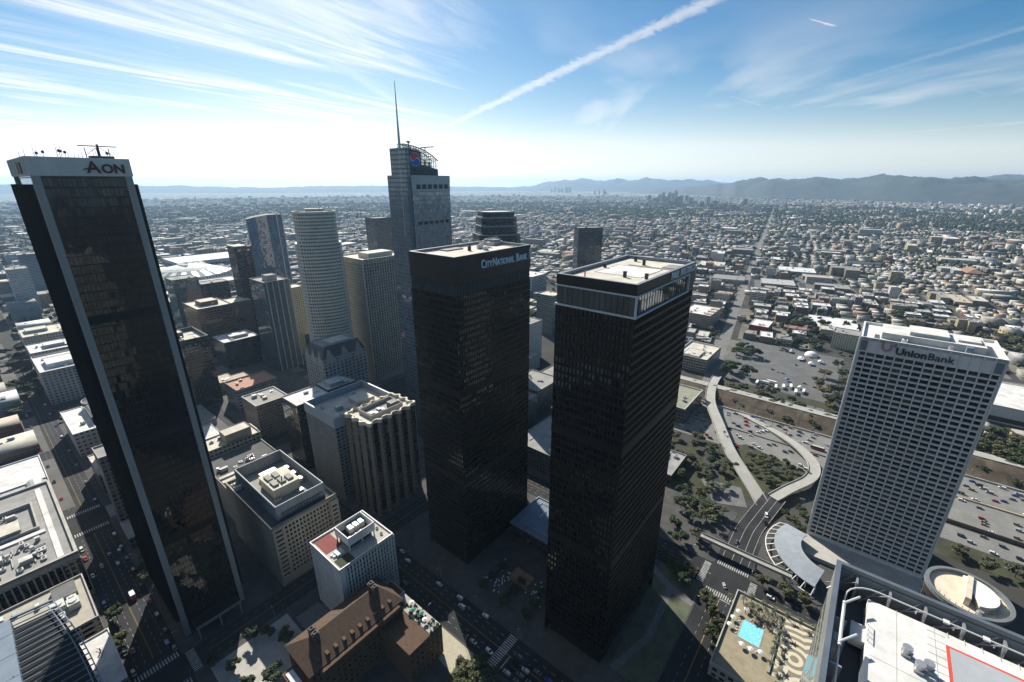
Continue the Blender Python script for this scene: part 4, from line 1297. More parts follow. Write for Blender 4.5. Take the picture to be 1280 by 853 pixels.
for sgn, nm, col in ((1, 'emblem_red', (.55, .03, .06)), (-1, 'emblem_blue', (.01, .09, .50))):
    mb = MB(); c_, s_ = math.cos(R(-35)), math.sin(R(-35))
    mb.face([(13.5 + x * c_ - z * s_, y0 - .6, 271.5 + x * s_ + z * c_) for x, z in swirl(sgn)])
    mb.build('emblem', plain(nm, col, .5, .05), t)
mb = MB(); mb.prism([(13.5 + 6.3 * math.cos(q * math.pi / 16), 0 + 6.3 * math.sin(q * math.pi / 16)) for q in range(32)], 0, .2)
o = mb.build('emblem_disc', M_WHITE, t, (0, y0 - .3, 271.5), (R(90), 0, 0))
mb = MB(); mb.tube([(-.3, 10, 200), (-.3, 10, 285), (-.3, 10, 300), (-.3, 10, 336)], [1.4, 1.3, .85, .25], 8); mb.build('spire', M_METAL, t)
mb = MB(); mb.bar((12, 12, 283), (12, 12, 287), .8); mb.bar((10.5, 12, 287), (13.5, 12, 287), 1.6); mb.bar((25, 10, 282.5), (40, 8, 284), .9); mb.bar((30, 10, 278), (30, 9, 283), .7); mb.build('roof_crane', M_DARK, t)

# ---------------------------------------------------------------- dark stepped round tower behind the twins
t = thing('office_tower', 'dark rounded tower stepping in twice near its top behind the bank-sign tower', 'office tower', (-18, 520, 0), R(20))
F_STEP = facade('stepped_dark', (.06, .07, .075), 2.4, 3.9, (.15, .95), (.15, .95), (.015, .018, .02), .02, .05, .1, ior=1.7)


def oct_(w, d, c): return [(-w + c, -d), (w - c, -d), (w, -d + c), (w, d - c), (w - c, d), (-w + c, d), (-w, d - c), (-w, -d + c)]


mb = MB()
for w_, d_, z0, z1 in ((24, 22, 0, 196), (21, 19, 196, 205), (20.5, 18.5, 206, 214), (18.5, 16.5, 214.8, 219.5)): mb.prism(oct_(w_, d_, 7), z0, z1, 0)
mb.build('wall', F_STEP, t)
for w_, d_, z in ((24.4, 22.4, 195.4), (21.4, 19.4, 204.6), (20.8, 18.8, 213.6), (18.8, 16.8, 219.3)):
    mb = MB(); mb.ring(oct_(w_, d_, 7), 1.2, z, z + 1.3); mb.build('cornice', plain('blue_grey_trim', (.22, .27, .31), .5), t)
mb = MB(); mb.prism(oct_(17, 15, 6), 219, 219.8); mb.build('roof', M_ROOFW, t)

# ---------------------------------------------------------------- other downtown towers
def curved_glass():
    t = thing('apartment_tower', 'blue glass tower with a curved prow and sloping top beside the cream rounded tower', 'apartment tower', (-402, 745, 0), R(40))
    P = [(-26, -9), (-14, -14), (2, -16), (16, -14), (25, -8), (27, 2), (22, 11), (6, 15), (-14, 13), (-25, 6)]
    mb = MB(); n = len(P)
    top = lambda p: 202 + .10 * p[0] - .004 * p[0] ** 2
    for k in range(n):
        p, q = P[k], P[(k + 1) % n]
        mb.face([(*p, 0), (*q, 0), (q[0], q[1], top(q)), (p[0], p[1], top(p))])
    mb.build('curtain_wall', facade('curved_blue_glass', (.05, .09, .14), 2.4, 3.6, (.06, .94), (.1, .85), (.05, .10, .17), .05, .04, .08, ior=2.4), t)
    mb = MB(); mb.face([(p[0], p[1], top(p)) for p in P]); mb.build('roof', M_ROOFG, t)
    for k in (3, 4):
        p, q = P[k], P[k + 1]
        mb = MB(); mb.bar((p[0] * 1.03, p[1] * 1.03, 0), (p[0] * 1.03, p[1] * 1.03, top(p) + 3), 1.2); mb.build('fin', M_METALW, t)


curved_glass()
F_BRST = facade('brown_stack', (.075, .032, .024), 3.6, 3.9, (.05, .95), (.2, .85), (.012, .010, .010), .02, .08, .15, (.10, .06, .05))
t = block('apartment_tower', 'dark reddish tower under construction with two pale roof slabs', 'apartment tower', 158, 722, 64, 30, 148, F_BRST, M_ROOFD, 1.0, M_CONC_D, 0)
for x0, x1 in ((1, 21), (41, 63)):
    mb = MB(); mb.box(x0, x1, 1, 29, 147.2, 149.6); mb.build('roof_slab', M_ROOFC, t)
t = thing('tower_crane', 'rust-red tower crane standing against the dark reddish tower', 'tower crane', W(174, 714, 0), GA)
M_CRN = plain('crane_red', (.30, .09, .06), .6, .2)
mb = MB()
for k in range(36):
    z = k * 4.0
    for (x, y), (x2, y2) in (((-1, -1), (1, -1)), ((1, -1), (1, 1)), ((1, 1), (-1, 1)), ((-1, 1), (-1, -1))):
        mb.bar((x, y, z), (x, y, z + 4), .35); mb.bar((x, y, z), (x2, y2, z + 4), .25)
mb.build('mast', M_CRN, t)
mb = MB()
for k in range(14):
    for s in (-1, 1):
        mb.bar((k * 4 - 14, s, 144 - k * .25), (k * 4 - 10, s, 144 - k * .25 - .25), .4)
        mb.bar((k * 4 - 14, s, 144 - k * .25), (k * 4 - 12, 0, 146.4 - k * .25), .3); mb.bar((k * 4 - 12, 0, 146.4 - k * .25), (k * 4 - 10, s, 143.7 - k * .25), .3)
mb.bar((0, 0, 144), (0, 0, 152), .8); mb.bar((0, 0, 152), (40, 0, 143), .2); mb.bar((0, 0, 152), (-13, 0, 146), .2)
mb.build('jib', M_CRN, t)
mb = MB(); mb.box(-14, -10, -1.5, 1.5, 141, 144); mb.build('counterweight', M_CONC, t)
mb = MB(); mb.box(1, 3, -2.6, -.6, 141.5, 144); mb.build('cab', M_METALW, t)

F_APT = facade('glass_balcony', (.04, .062, .078), 2.4, 3.1, (.06, .92), (.3, .98), (.03, .05, .06), .03, .05, .15, (.07, .085, .09), 1.5)
t = block('apartment_tower', 'grey-blue glass apartment tower with a square plant hut on top', 'apartment tower', 106, 500, 33, 44, 127, F_APT, M_ROOFG, 1.2, M_CONC, 4, 61, (.3, .7, .25, .6, 7))
for k in range(5):
    mb = MB(); x = 3 + k * 7.6; mb.box(x, x + 1.2, -.9, 0, 0, 126); mb.build('fin', plain('blue_grey_fin', (.25, .30, .33), .5), t)
block('apartment_tower', 'narrow yellow-cream tower half hidden behind the grey-blue glass tower', 'apartment tower', 152, 540, 26, 26, 105, facade('yellow_cream', (.42, .36, .22), 2.8, 3.2, (.25, .75), (.3, .75)), M_ROOFC, 1, M_CONC_L, 1, 62)
block('office_block', 'brown banded block with rows of dark strip windows and a pale roof', 'office block', 60, 628, 46, 62, 78, facade('brown_bands', (.20, .10, .065), 30, 3.6, (.0, 1.0), (.42, .92), (.014, .011, .010), .02, .1, .1), M_ROOFC, 1.2, plain('brown_rim', (.2, .13, .1)), 3, 63, (.25, .75, .3, .7, 6))
t = block('office_block', 'brown stone block with a tall dark arched window behind the banded block', 'office block', 122, 700, 40, 40, 62, facade('brown_plain', (.22, .125, .085), 4, 4, (.4, .6), (.4, .6)), M_ROOFC, 1.2, M_CONC, 3, 64)
mb = MB(); mb.box(10, 26, -.5, .1, 26, 50); mb.build('window', G_DARK, t)
block('office_tower', 'teal-green glass tower beside the black slab tower', 'office tower', 84, 818, 40, 40, 92, facade('teal_glass', (.05, .10, .10), 2.2, 3.8, (.05, .95), (.15, .95), (.03, .07, .07), .04, .05, .1, ior=2.0), M_ROOFG, 1, M_CONC, 3, 65)
block('office_block', 'dark block with a red sign panel between the teal tower and the arena', 'office block', 126, 816, 44, 30, 78, F_BLACK, M_ROOFG, 1, M_CONC, 2, 66)
block('office_tower', 'black windowed tower peeking out behind the spire tower', 'office tower', 560, 900, 50, 44, 165, F_BLACK, M_ROOFG, 1, M_CONC_D, 2, 67)
block('office_tower', 'lone dark glass slab tower standing among low houses', 'office tower', 0, 0, 56, 32, 158, facade('lone_tower_glass', (.02, .025, .03), 1.8, 3.8, (.05, .95), (.08, .92), (.01, .014, .018), .03, .04, .03, ior=1.7), M_ROOFG, 1, M_CONC_D, 2, 68, None, None, R(10), Vector((146, 1000, 0)))
block('office_block', 'white block of square windows seen between the twin dark towers', 'office block', 352, 246, 30, 40, 60, facade('white_grid', (.50, .48, .42), 3.0, 3.4, (.25, .75), (.3, .75)), M_ROOFG, 1, M_CONC_L, 2, 69)
block('office_block', 'white-walled wing at the foot of the white block', 'office block', 300, 226, 50, 46, 22, facade('white_grid2', (.44, .42, .37), 3.2, 3.6, (.25, .75), (.3, .75)), M_ROOFG, 1, M_CONC_L, 2, 70)
block('apartment_tower', 'grey-green banded tower seen between the twin dark towers', 'apartment tower', 478, 292, 30, 34, 70, facade('green_bands', (.17, .20, .19), 20, 3.3, (0, 1), (.4, .9), (.02, .03, .03), .02), M_ROOFC, 1.2, M_CONC, 2, 71)
block('office_block', 'pale broad block with strip windows beyond the bank-sign tower', 'office block', 700, 500, 60, 50, 42, facade('pale_bands', (.48, .47, .44), 20, 3.8, (0, 1), (.4, .85), (.03, .04, .05), .02), M_ROOFW, 1, M_CONC_L, 3, 72)
block('apartment_tower', 'pale glass apartment tower with white slab edges at the edge of view', 'apartment tower', -86, 1180, 30, 46, 92, facade('pale_apartments', (.42, .46, .48), 3.0, 3.1, (.1, .9), (.3, .95), (.10, .14, .16), .03), M_ROOFG, 1, M_CONC_L, 2, 73)
block('apartment_tower', 'blue-grey slab tower behind the pale apartment tower', 'apartment tower', -52, 1400, 60, 44, 96, facade('bluegrey_slab', (.20, .25, .29), 2.6, 3.3, (.1, .9), (.3, .95), (.04, .06, .08), .03), M_ROOFG, 1, M_CONC, 2, 74)
t = block('office_block', 'grey block with fire-stair towers and a white roof beside the tree-lined street', 'office block', -112, 610, 42, 78, 42, facade('grey_service', (.33, .33, .31), 4.4, 3.6, (.25, .75), (.3, .75)), M_ROOFW, 1.5, M_ROOFW, 6, 75, (.2, .8, .2, .6, 5))
block('office_block', 'cream block with a bright roof behind the grey fire-stair block', 'office block', -110, 730, 52, 52, 36, facade('cream_service', (.42, .40, .34), 3.4, 3.6, (.25, .75), (.3, .75)), M_ROOFW, 1, M_CONC_L, 4, 76, (.3, .7, .3, .7, 4))
block('office_block', 'cream low block topped by several white roof slabs', 'office block', -108, 840, 60, 60, 34, facade('cream_service2', (.40, .38, .33), 3.4, 3.6, (.25, .75), (.3, .75)), M_ROOFC, 1, M_CONC_L, 6, 77, (.1, .5, .4, .8, 4))
t = block('shop_block', 'small block with a clean white roof and side windows near the tree-lined street', 'shop block', -112, 440, 17, 70, 25, facade('pale_shop', (.45, .43, .38), 4.0, 4.2, (.2, .75), (.35, .7)), M_ROOFW, .8, M_WHITE, 1, 78)
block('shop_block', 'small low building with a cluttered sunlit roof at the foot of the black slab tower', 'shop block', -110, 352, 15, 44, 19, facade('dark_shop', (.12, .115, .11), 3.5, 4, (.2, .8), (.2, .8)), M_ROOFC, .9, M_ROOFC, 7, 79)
t = thing('round_tower', 'dark round-cornered building with white roof rails beside the black slab tower', 'office block', W(-84, 500, 0), GA)
P = [(11 * math.cos(q * math.pi / 14), 11 * math.sin(q * math.pi / 14)) for q in range(28)]
mb = MB(); mb.prism(P, 0, 32, 0, 1); mb.box(-11, 11, -46, 0, 0, 31, 0, 1); mb.build('wall', [F_BLACK, M_ROOFD], t)
mb = MB(); mb.ring([(p[0] * 1.02, p[1] * 1.02) for p in P], .5, 31.5, 33); mb.build('rail', M_METALW, t)
for k in range(8):
    mb = MB(); mb.box(-9, -4, -44 + k * 5, -42.8 + k * 5, 31.02, 32.2); mb.build('roof_rail', M_METALW, t)
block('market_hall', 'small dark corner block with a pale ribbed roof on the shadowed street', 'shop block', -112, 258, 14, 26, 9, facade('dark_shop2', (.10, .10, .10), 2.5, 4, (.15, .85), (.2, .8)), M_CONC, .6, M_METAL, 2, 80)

# ---------------------------------------------------------------- arena, halls and elevated motorway far off
t = thing('arena', 'round white arena with a domed oval roof and dark ribbed flanks', 'arena', W(240, 1300, 0), GA)
def ell(rx, ry, n=40): return [(rx * math.cos(q * 2 * math.pi / n), ry * math.sin(q * 2 * math.pi / n)) for q in range(n)]
mb = MB(); mb.prism(ell(98, 92), 0, 24, 0); mb.build('wall', facade('arena_wall', (.62, .62, .60), 8, 8, (.2, .8), (.3, .7), (.06, .08, .1), .02), t)
mb = MB()
rings = [(94, 88, 24.2), (80, 74, 30), (62, 57, 36)]
for (a_, b_) in zip(rings[:-1], rings[1:]):
    p, q = ell(a_[0], a_[1]), ell(b_[0], b_[1])
    for k in range(40):
        j = (k + 1) % 40
        mb.face([(*p[k], a_[2]), (*p[j], a_[2]), (*q[j], b_[2]), (*q[k], b_[2])], (k // 1) % 2)
mb.build('roof_flank', [plain('arena_blue_grey', (.12, .15, .19), .7), M_METAL], t)
mb = MB()
rings = [(63, 58, 36), (50, 45, 41), (30, 27, 44.5), (4, 4, 46)]
for (a_, b_) in zip(rings[:-1], rings[1:]):
    p, q = ell(a_[0], a_[1]), ell(b_[0], b_[1])
    for k in range(40):
        j = (k + 1) % 40; mb.face([(*p[k], a_[2]), (*p[j], a_[2]), (*q[j], b_[2]), (*q[k], b_[2])])
mb.build('dome', M_ROOFW, t, smooth=True)
mb = MB(); mb.prism([(p[0] - 8, p[1] + 6) for p in ell(9, 30)], 44.6, 47.2); mb.build('roof_emblem_panel', M_CONC, t)
mb = MB(); mb.ring(ell(99, 93), 3, 22, 26); mb.build('rim', M_ROOFW, t)
t = block('exhibition_hall', 'long white exhibition hall with blue-grey side beyond the arena', 'exhibition hall', 270, 1500, 190, 150, 24, facade('hall_wall', (.30, .37, .43), 12, 24, (.1, .9), (.3, .6)), M_ROOFW, 1, M_WHITE, 0)
block('exhibition_hall', 'white flat hall with a green edge between the arena and the long hall', 'exhibition hall', 110, 1440, 130, 70, 18, M_CONC_L, M_ROOFW, 1, plain('green_trim', (.12, .25, .2)), 0)
block('exhibition_hall', 'low white hall beside the arena near the reddish tower', 'exhibition hall', 360, 1260, 110, 80, 16, M_CONC_L, M_ROOFW, 1, M_WHITE, 0)
block('stadium_garage', 'white parking deck close in front of the arena', 'parking deck', 210, 1130, 90, 60, 20, facade('deck_bands', (.5, .5, .48), 40, 4, (0, 1), (.4, .9), (.03, .03, .03), 0), M_ROOFC, 1, M_WHITE, 0)
# ---------------------------------------------------------------- white gridded tower with the bank sign
t = tower_root('office_tower', 'white concrete tower of deep square window cells with a bank sign along its top', 'office tower', 209, -185)
la, lb, H = 42.0, 65.0, 159.0
M_UB = plain('white_concrete_grid', (0.64, 0.635, 0.62), 0.75, 0.14, 0.12, streak=True)
M_UBR = plain('grey_spandrel', (0.36, 0.36, 0.36), 0.8, 0.2, 0.15)
mb, panes = MB(), []
nf = 40
for (p, q, nx) in (((0, 0), (la, 0), 9), ((la, 0), (la, lb), 14), ((la, lb), (0, lb), 9), ((0, lb), (0, 0), 14)):
    lattice(mb, p, q, 5, H - 9.5, nx, nf, .86, (.24, .94), 1.4, panes=panes)
    mb.face([(*p, H - 9.5), (*q, H - 9.5), (*q, H - .02), (*p, H - .02)]); mb.face([(*p, 0), (*q, 0), (*q, 5), (*p, 5)], 0)
for k in range(15):
    y = k * lb / 14; mb.box(-.5, -.01, y - .28, y + .28, 5, H - .6)
for k in range(10):
    x = k * la / 9; mb.box(x - .28, x + .28, lb + .01, lb + .5, 5, H - .6)
mb.build('wall', M_UB, t); hang_panes(t, panes, glass('union_glass', (.012, .012, .012), .03, .06, 1.55, (.10, .075, .05), .22), 100)
mb = MB()
for y in (.9, lb - 4.0): mb.box(-.25, .1, y, y + 3.2, H - 8.6, H - 2.2)
mb.build('louvre', plain('blue_grey_louvre2', (.16, .19, .21), .6), t)
flat_roof(t, la, lb, H, M_ROOFW, M_WHITE, 1.6, .9)
mb = MB()
mb.box(9, 33, 8, 55, H - 1.6, H + 2.4, 0, 1); mb.box(12, 30, 24, 42, H + 2.4, H + 4.6, 0, 1); mb.box(14, 26, 10, 20, H + 2.4, H + 3.6, 0, 1)
mb.build('penthouse', [plain('pale_green_grey', (.42, .45, .44), .7, .2, .3), M_ROOFW], t)
mb = MB(); mb.box(3, 6, 14, 17, H - 1.6, H + 2.6); mb.build('vent', plain('blue_vent', (.15, .2, .26), .5), t)
mb = MB(); mb.box(1.5, 4, 2.5, 8, H - 1.5, H - .9); mb.build('roof_hatch', M_DARK, t)
roof_clutter(t, 4, 8, 20, 60, H - 1.6, 4, 91)
S1 = plain('navy_sign', (.012, .014, .028), .5, .05); S2 = plain('faded_red_sign', (.36, .20, .21), .6, .1)
o, w1 = lettering('lettering', 'Union', 5.9, S1, t, (-.62, 47.0, H - 7.4), ROT_L, .3, .16)
lettering('lettering', 'Bank', 5.9, S1, t, (-.62, 47.0 - w1 - .3, H - 7.4), ROT_L, .3, .0)
mb = MB(); n = 10; r0, r1 = 1.5, 2.7; cy, cz = 51.3, H - 4.2
for (s0, s1) in ((.1, .9),):
    mb.box(-.75, -.55, cy + r0, cy + r1, cz, cz + 3.0); mb.box(-.75, -.55, cy - r1, cy - r0, cz, cz + 2.0)
    for k in range(n):
        a, b = math.pi * (1 + k / n), math.pi * (1 + (k + 1) / n)
        mb.face([(-.75, cy + r0 * math.cos(a), cz + r0 * math.sin(a)), (-.75, cy + r0 * math.cos(b), cz + r0 * math.sin(b)), (-.75, cy + r1 * math.cos(b), cz + r1 * math.sin(b)), (-.75, cy + r1 * math.cos(a), cz + r1 * math.sin(a))])
mb.box(-.75, -.55, cy - r1 - 1.5, cy - r1 - .3, cz + 1.0, cz + 2.6)
mb.build('logo', S2, t)
mb = MB(); mb.box(-22, 0, -22, lb + 8, SW, 3.2, 0); mb.build('plaza_terrace', M_CONC_L, t)

# ---------------------------------------------------------------- high roof close by with a helipad and washing rail
t = tower_root('office_tower', 'tower roof close below with white slab, red-edged grey helipad and a curved washing rail', 'office tower', -112, -190)
A0, B0, HR = 55.8, 68.0, 186.0           # far roof corner in local metres, roof level
M_GUT = plain('blue_grey_panel', (.11, .13, .155), .5, .25, .2)
M_STONE4 = plain('grey_green_stone', (.22, .225, .21), .5, .25, .1, streak=True)
mb = MB(); mb.box(0, A0, 0, B0, 0, HR - 1, 0); mb.build('wall', facade('stone_strip', (.24, .245, .23), 1.5, 4.0, (.15, .85), (.25, .9), (.03, .035, .035), .02, .05, .1, wrough=.35), t)
mb = MB(); mb.ring(rect(0, A0, 0, B0), .55, HR - 1.0, HR + 4.0, 0); mb.build('parapet', M_STONE4, t)
mb = MB(); mb.ring(rect(-.08, A0 + .08, -.08, B0 + .08), .7, HR + 4.0, HR + 4.12, 0); mb.build('coping', M_GUT, t)
mb = MB(); mb.face([(x, y, HR - .9) for x, y in inset(rect(0, A0, 0, B0), .5)]); mb.build('gutter_floor', plain('gutter_floor', (.07, .08, .09), .8, .3, .3), t)
mb = MB(); mb.ring(rect(.6, A0 - .6, .6, B0 - .6), .25, HR - .85, HR + 3.3, 0)
for k in range(16):                                          # fins and braces round the inside
    y = 2 + k * 4.2
    mb.box(A0 - 2.6, A0 - .9, y - .14, y + .14, HR - .85, HR + 3.2, 1)
    mb.bar((A0 - 2.4, y, HR + 3.1), (A0 - 1.0, y + 3.6, HR - .4), .14, m=1); mb.bar((A0 - 1.0, y + .6, HR + 3.1), (A0 - 2.4, y + 3.4, HR - .4), .12, m=1)
for k in range(11):
    x = 2 + k * 4.2
    mb.box(x - .14, x + .14, B0 - 2.2, B0 - .9, HR - .85, HR + 3.2, 1)
mb.build('parapet_brace', [plain('inner_panel', (.19, .22, .235), .5, .2, .3), M_METAL], t)
mb = MB(); mb.box(2, A0 - 3.6, 2, B0 - 4.7, HR - .6, HR + 2.0, 0); mb.build('roof', [plain('bright_roof_membrane', (.66, .65, .61), .75, .25, .35)], t)
mb = MB()
for y in (B0 - 8.2, B0 - 12.5): mb.box(4, A0 - 3.4, y, y + .07, HR + 2.0, HR + 2.02)
for k in range(9): mb.box(6 + k * 4.4, 6.07 + k * 4.4, 4, B0 - 5.2, HR + 2.0, HR + 2.02)
for k in range(12):
    x = A0 - 4.6 - k * 1.4; mb.box(x, x + .1, B0 - 13.6, B0 - 11.6, HR + 2.0, HR + 2.03)
for k in range(12):
    y = B0 - 14 - k * 1.8; mb.box(A0 - 4.4, A0 - 3.2, y, y + .1, HR + 2.0, HR + 2.03)
mb.build('roof_joint', plain('roof_joint', (.42, .40, .34), .8), t)
mb = MB(); z = HR + 2.04
mb.box(14, A0 - 5.9, 14, B0 - 13.6, HR + 2.0, z, 1); mb.box(14.4, A0 - 6.3, 14.4, B0 - 14.0, z, z + .02, 0)
mb.build('helipad', [plain('pad_grey', (.36, .38, .39), .8, .12, .4), plain('pad_red', (.55, .09, .06), .7, .15)], t)
xr, yr, zr = A0 - 2.5, B0 - 1.7, HR + 3.1
pts = [(2, yr, zr), (A0 - 6.6, yr, zr)] + [(A0 - 6.6 + 4.1 * math.sin(R(a)), yr - 4.1 + 4.1 * math.cos(R(a)), zr) for a in (15, 30, 45, 60, 75, 90)] + [(xr, 2, zr)]
mb = MB(); mb.tube(pts, .12, 8)
for k in range(14):
    mb.tube([(xr, 3 + k * 4.2, zr), (xr, 3 + k * 4.2, HR + 2.2)], .09, 6)
for k in range(9): mb.tube([(4 + k * 4.4, yr, zr), (4 + k * 4.4, yr, HR - .8)], .09, 6)
for k in range(13): mb.box(xr - .35, xr + .35, 3.6 + k * 4.2, 4.3 + k * 4.2, zr - .12, zr + .12)
mb.build('washing_rail', plain('rail_white', (.62, .62, .60), .5, .1), t, smooth=False)
mb = MB(); mb.tube([(A0 - 8.2, yr + .05, zr + .3), (A0 - 17, yr + .05, zr + .3)], .24, 8)
mb.tube([(A0 - 8.8, yr + .2, zr + .4), (A0 - 6.2, yr - 1.7, zr + .7)], .17, 8); mb.tube([(A0 - 16.6, yr + .2, zr + .4), (A0 - 14, yr - 1.7, zr + .7)], .17, 8)
mb.box(A0 - 12.4, A0 - 9.2, yr - 3.2, yr - 1.2, HR + .2, HR + 1.6); mb.box(A0 - 17, A0 - 13.8, yr + .2, yr + 1.2, HR - .8, HR + 2.4)
for k in range(4): mb.bar((A0 - 12.2 + k, yr - 3.2, HR + 1.6), (A0 - 12.2 + k, yr - 3.2, HR + 2.6), .08)
mb.bar((A0 - 12.4, yr - 3.2, HR + 2.6), (A0 - 9.2, yr - 3.2, HR + 2.6), .08); mb.build('washing_rig', M_METALW, t)
for k, (x, y) in enumerate(((A0 - 11.4, B0 - 9.1), (A0 - 13.2, B0 - 10.4), (A0 - 12.4, B0 - 11.3))):
    mb = MB(); mb.box(x - .5, x + .5, y - .5, y + .5, HR + 2, HR + 2.5, 0); mb.tube([(x, y, HR + 2.5), (x, y, HR + 3.1)], .42, 10)
    mb.prism([(x + .6 * math.cos(q * math.pi / 5), y + .6 * math.sin(q * math.pi / 5)) for q in range(10)], HR + 3.1, HR + 3.5)
    mb.bar((x + .5, y, HR + 2.4), (x + 1.1, y - .5, HR + 2.2), .2); mb.build('roof_vent', M_METAL, t)
mb = MB(); mb.tube([(A0 - 21, B0 - 6.8, HR + 2.15), (A0 - 15.4, B0 - 12, HR + 2.15), (A0 - 21, B0 - 20, HR + 2.15)], .04, 5); mb.build('cable', M_DARK, t)
mb = MB(); mb.box(A0 - 27, A0 - 18.5, B0 - 4.6, B0 - 4.2, HR + 2, HR + 5.2); mb.build('wind_screen', M_GUT, t)

# ---------------------------------------------------------------- glass cylinder with a round cream roof and the concrete shaft beside it
bx, by = 162.7, 119.8
t = thing('round_hotel_tower', 'dark glass cylinder with a round cream roof holding a half-moon plant wall', 'hotel tower', (bx, by, 0), GA)
rr, H = 11.3, 112.0
P = [(rr * math.cos(q * math.pi / 24), rr * math.sin(q * math.pi / 24)) for q in range(48)]
mb, panes = MB(), []
for k in range(48): lattice(mb, P[k], P[(k + 1) % 48], 4, H - 4, 1, 34, .88, (.1, .92), .12, panes=panes)
mb.prism(P, 0, 4); mb.ring(P, .5, H - 4, H, 0)
mb.build('wall', plain('dark_mirror_frame', (.04, .038, .035), .4), t); hang_panes(t, panes, G_BROWN, 100)
mb = MB(); mb.ring([(p[0] * 1.03, p[1] * 1.03) for p in P], 1.2, H - 1, H + .6); mb.build('rim', plain('grey_rim', (.16, .175, .18), .6), t)
mb = MB(); mb.face([(p[0] * .97, p[1] * .97, H - .7) for p in P]); M_CRR = plain('cream_ballast_roof', (.64, .56, .43), .85, .22, .3); mb.build('roof', M_CRR, t)
mb = MB(); A_ = [R(a) for a in range(-160, 21, 12)]
po = [(7.2 * math.cos(a), 7.2 * math.sin(a) - .4) for a in A_]
mb.prism(po, H - .7, H + 1.9, 0, 1); mb.box(-6.2, 7.2, -.6, .9, H - .7, H + 2.6, 0)
mb.build('plant_wall', [M_CRR, plain('white_plant_roof', (.76, .74, .68), .8)], t, rot=(0, 0, R(-8)))
mb = MB(); mb.tube([(-8, -2.4, H - .7), (-8, -2.4, H + .4)], 1.1, 16); mb.tube([(-8, -2.4, H + .4), (-8, -2.4, H + .8)], .8, 12); mb.build('cooling_tower', M_METAL, t)
for x, y in ((-6, -5.2), (-5.6, -6.4), (-4, -7.3), (1.5, -8.6)):
    mb = MB(); mb.box(x, x + 1.2, y, y + 1, H - .7, H + .5); mb.build('air_conditioner', M_METAL, t)
for k in range(8):
    mb = MB(); a = R(130 + k * 9); mb.tube([(10.6 * math.cos(a), 10.6 * math.sin(a), H), (10.6 * math.cos(a), 10.6 * math.sin(a), H + 1.6)], .07, 5); mb.build('antenna', M_DARK, t)
t = tower_root('lift_shaft', 'pale concrete lift shafts rising beside the glass cylinder', 'lift shaft', 24, -193)
mb = MB()
mb.box(0, 5, 0, 2.0, 0, 128, 0); mb.box(0, 5, 6.5, 8.5, 0, 132, 0); mb.box(5, 14, 0, 9, 0, 126, 1)
mb.build('wall', [M_CONC_L, F_BLACK], t)

# ---------------------------------------------------------------- hotel pool deck
DZ = 8.0
t = tower_root('pool_terrace', 'rooftop pool terrace with swirling two-tone paving and a low edge wall', 'roof terrace', 60, -146)
M_DECK = plain('tan_deck', (.30, .26, .175), .85, .25, .3)
mb = MB(); mb.box(0, 58, 0, 53, 0, DZ - .02, 0, 1); mb.build('wall', [facade('terrace_wall', (.30, .29, .26), 4, 4, (.2, .8), (.2, .7)), M_DECK], t)
mb = MB(); mb.ring(rect(0, 58, 0, 53), .6, DZ - .1, DZ + 1.3); mb.build('parapet', M_CONC_L, t)
pm, pnt, pb = _mat('swirl_paving')                          # inlaid circles of pale and dark paving
c = N(pnt, 'ShaderNodeTexCoord')
def rings_at(cx, cy, w):
    s = N(pnt, 'ShaderNodeVectorMath', operation='DISTANCE'); s.inputs[1].default_value = (cx, cy, 0)
    f = N(pnt, 'ShaderNodeVectorMath', operation='MULTIPLY'); f.inputs[1].default_value = (1, 1, 0)
    pnt.links.new(c.outputs['Object'], f.inputs[0]); pnt.links.new(f.outputs[0], s.inputs[0])
    return mth(pnt, 'GREATER_THAN', mth(pnt, 'FRACT', mth(pnt, 'DIVIDE', s.outputs['Value'], w)), .5), s.outputs['Value']
k1, d1 = rings_at(13, 12, 4.2); k2, d2 = rings_at(31, 18, 4.2); k3, d3 = rings_at(22, 28, 4.2); k4, d4 = rings_at(34, 6, 4.2)
a12 = mth(pnt, 'LESS_THAN', d1, d2); v12 = mth(pnt, 'ADD', mth(pnt, 'MULTIPLY', a12, k1), mth(pnt, 'MULTIPLY', mth(pnt, 'SUBTRACT', 1.0, a12), k2)); m12 = mth(pnt, 'MINIMUM', d1, d2)
a34 = mth(pnt, 'LESS_THAN', d3, d4); v34 = mth(pnt, 'ADD', mth(pnt, 'MULTIPLY', a34, k3), mth(pnt, 'MULTIPLY', mth(pnt, 'SUBTRACT', 1.0, a34), k4)); m34 = mth(pnt, 'MINIMUM', d3, d4)
aa = mth(pnt, 'LESS_THAN', m12, m34); vv = mth(pnt, 'ADD', mth(pnt, 'MULTIPLY', aa, v12), mth(pnt, 'MULTIPLY', mth(pnt, 'SUBTRACT', 1.0, aa), v34))
pnt.links.new(mixc(pnt, vv, (.21, .185, .125), (.56, .50, .37)), pb.inputs['Base Color']); pb.inputs['Roughness'].default_value = .85
mb = MB(); mb.face([(14, 1, DZ + .01), (57, 1, DZ + .01), (57, 26, DZ + .01), (14, 26, DZ + .01)]); mb.build('swirl_paving', pm, t)
wm, wnt, wb = _mat('pool_water'); wb.inputs['Base Color'].default_value = (.10, .52, .66, 1); wb.inputs['Roughness'].default_value = .06
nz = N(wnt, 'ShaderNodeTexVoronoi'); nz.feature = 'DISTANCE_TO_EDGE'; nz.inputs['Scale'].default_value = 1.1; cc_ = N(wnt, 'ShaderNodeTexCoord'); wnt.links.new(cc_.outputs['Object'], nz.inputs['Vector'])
wnt.links.new(mixc(wnt, mth(wnt, 'MULTIPLY', nz.outputs[0], 4.0, clamp=True), (.35, .75, .82), (.10, .55, .72)), wb.inputs['Base Color'])
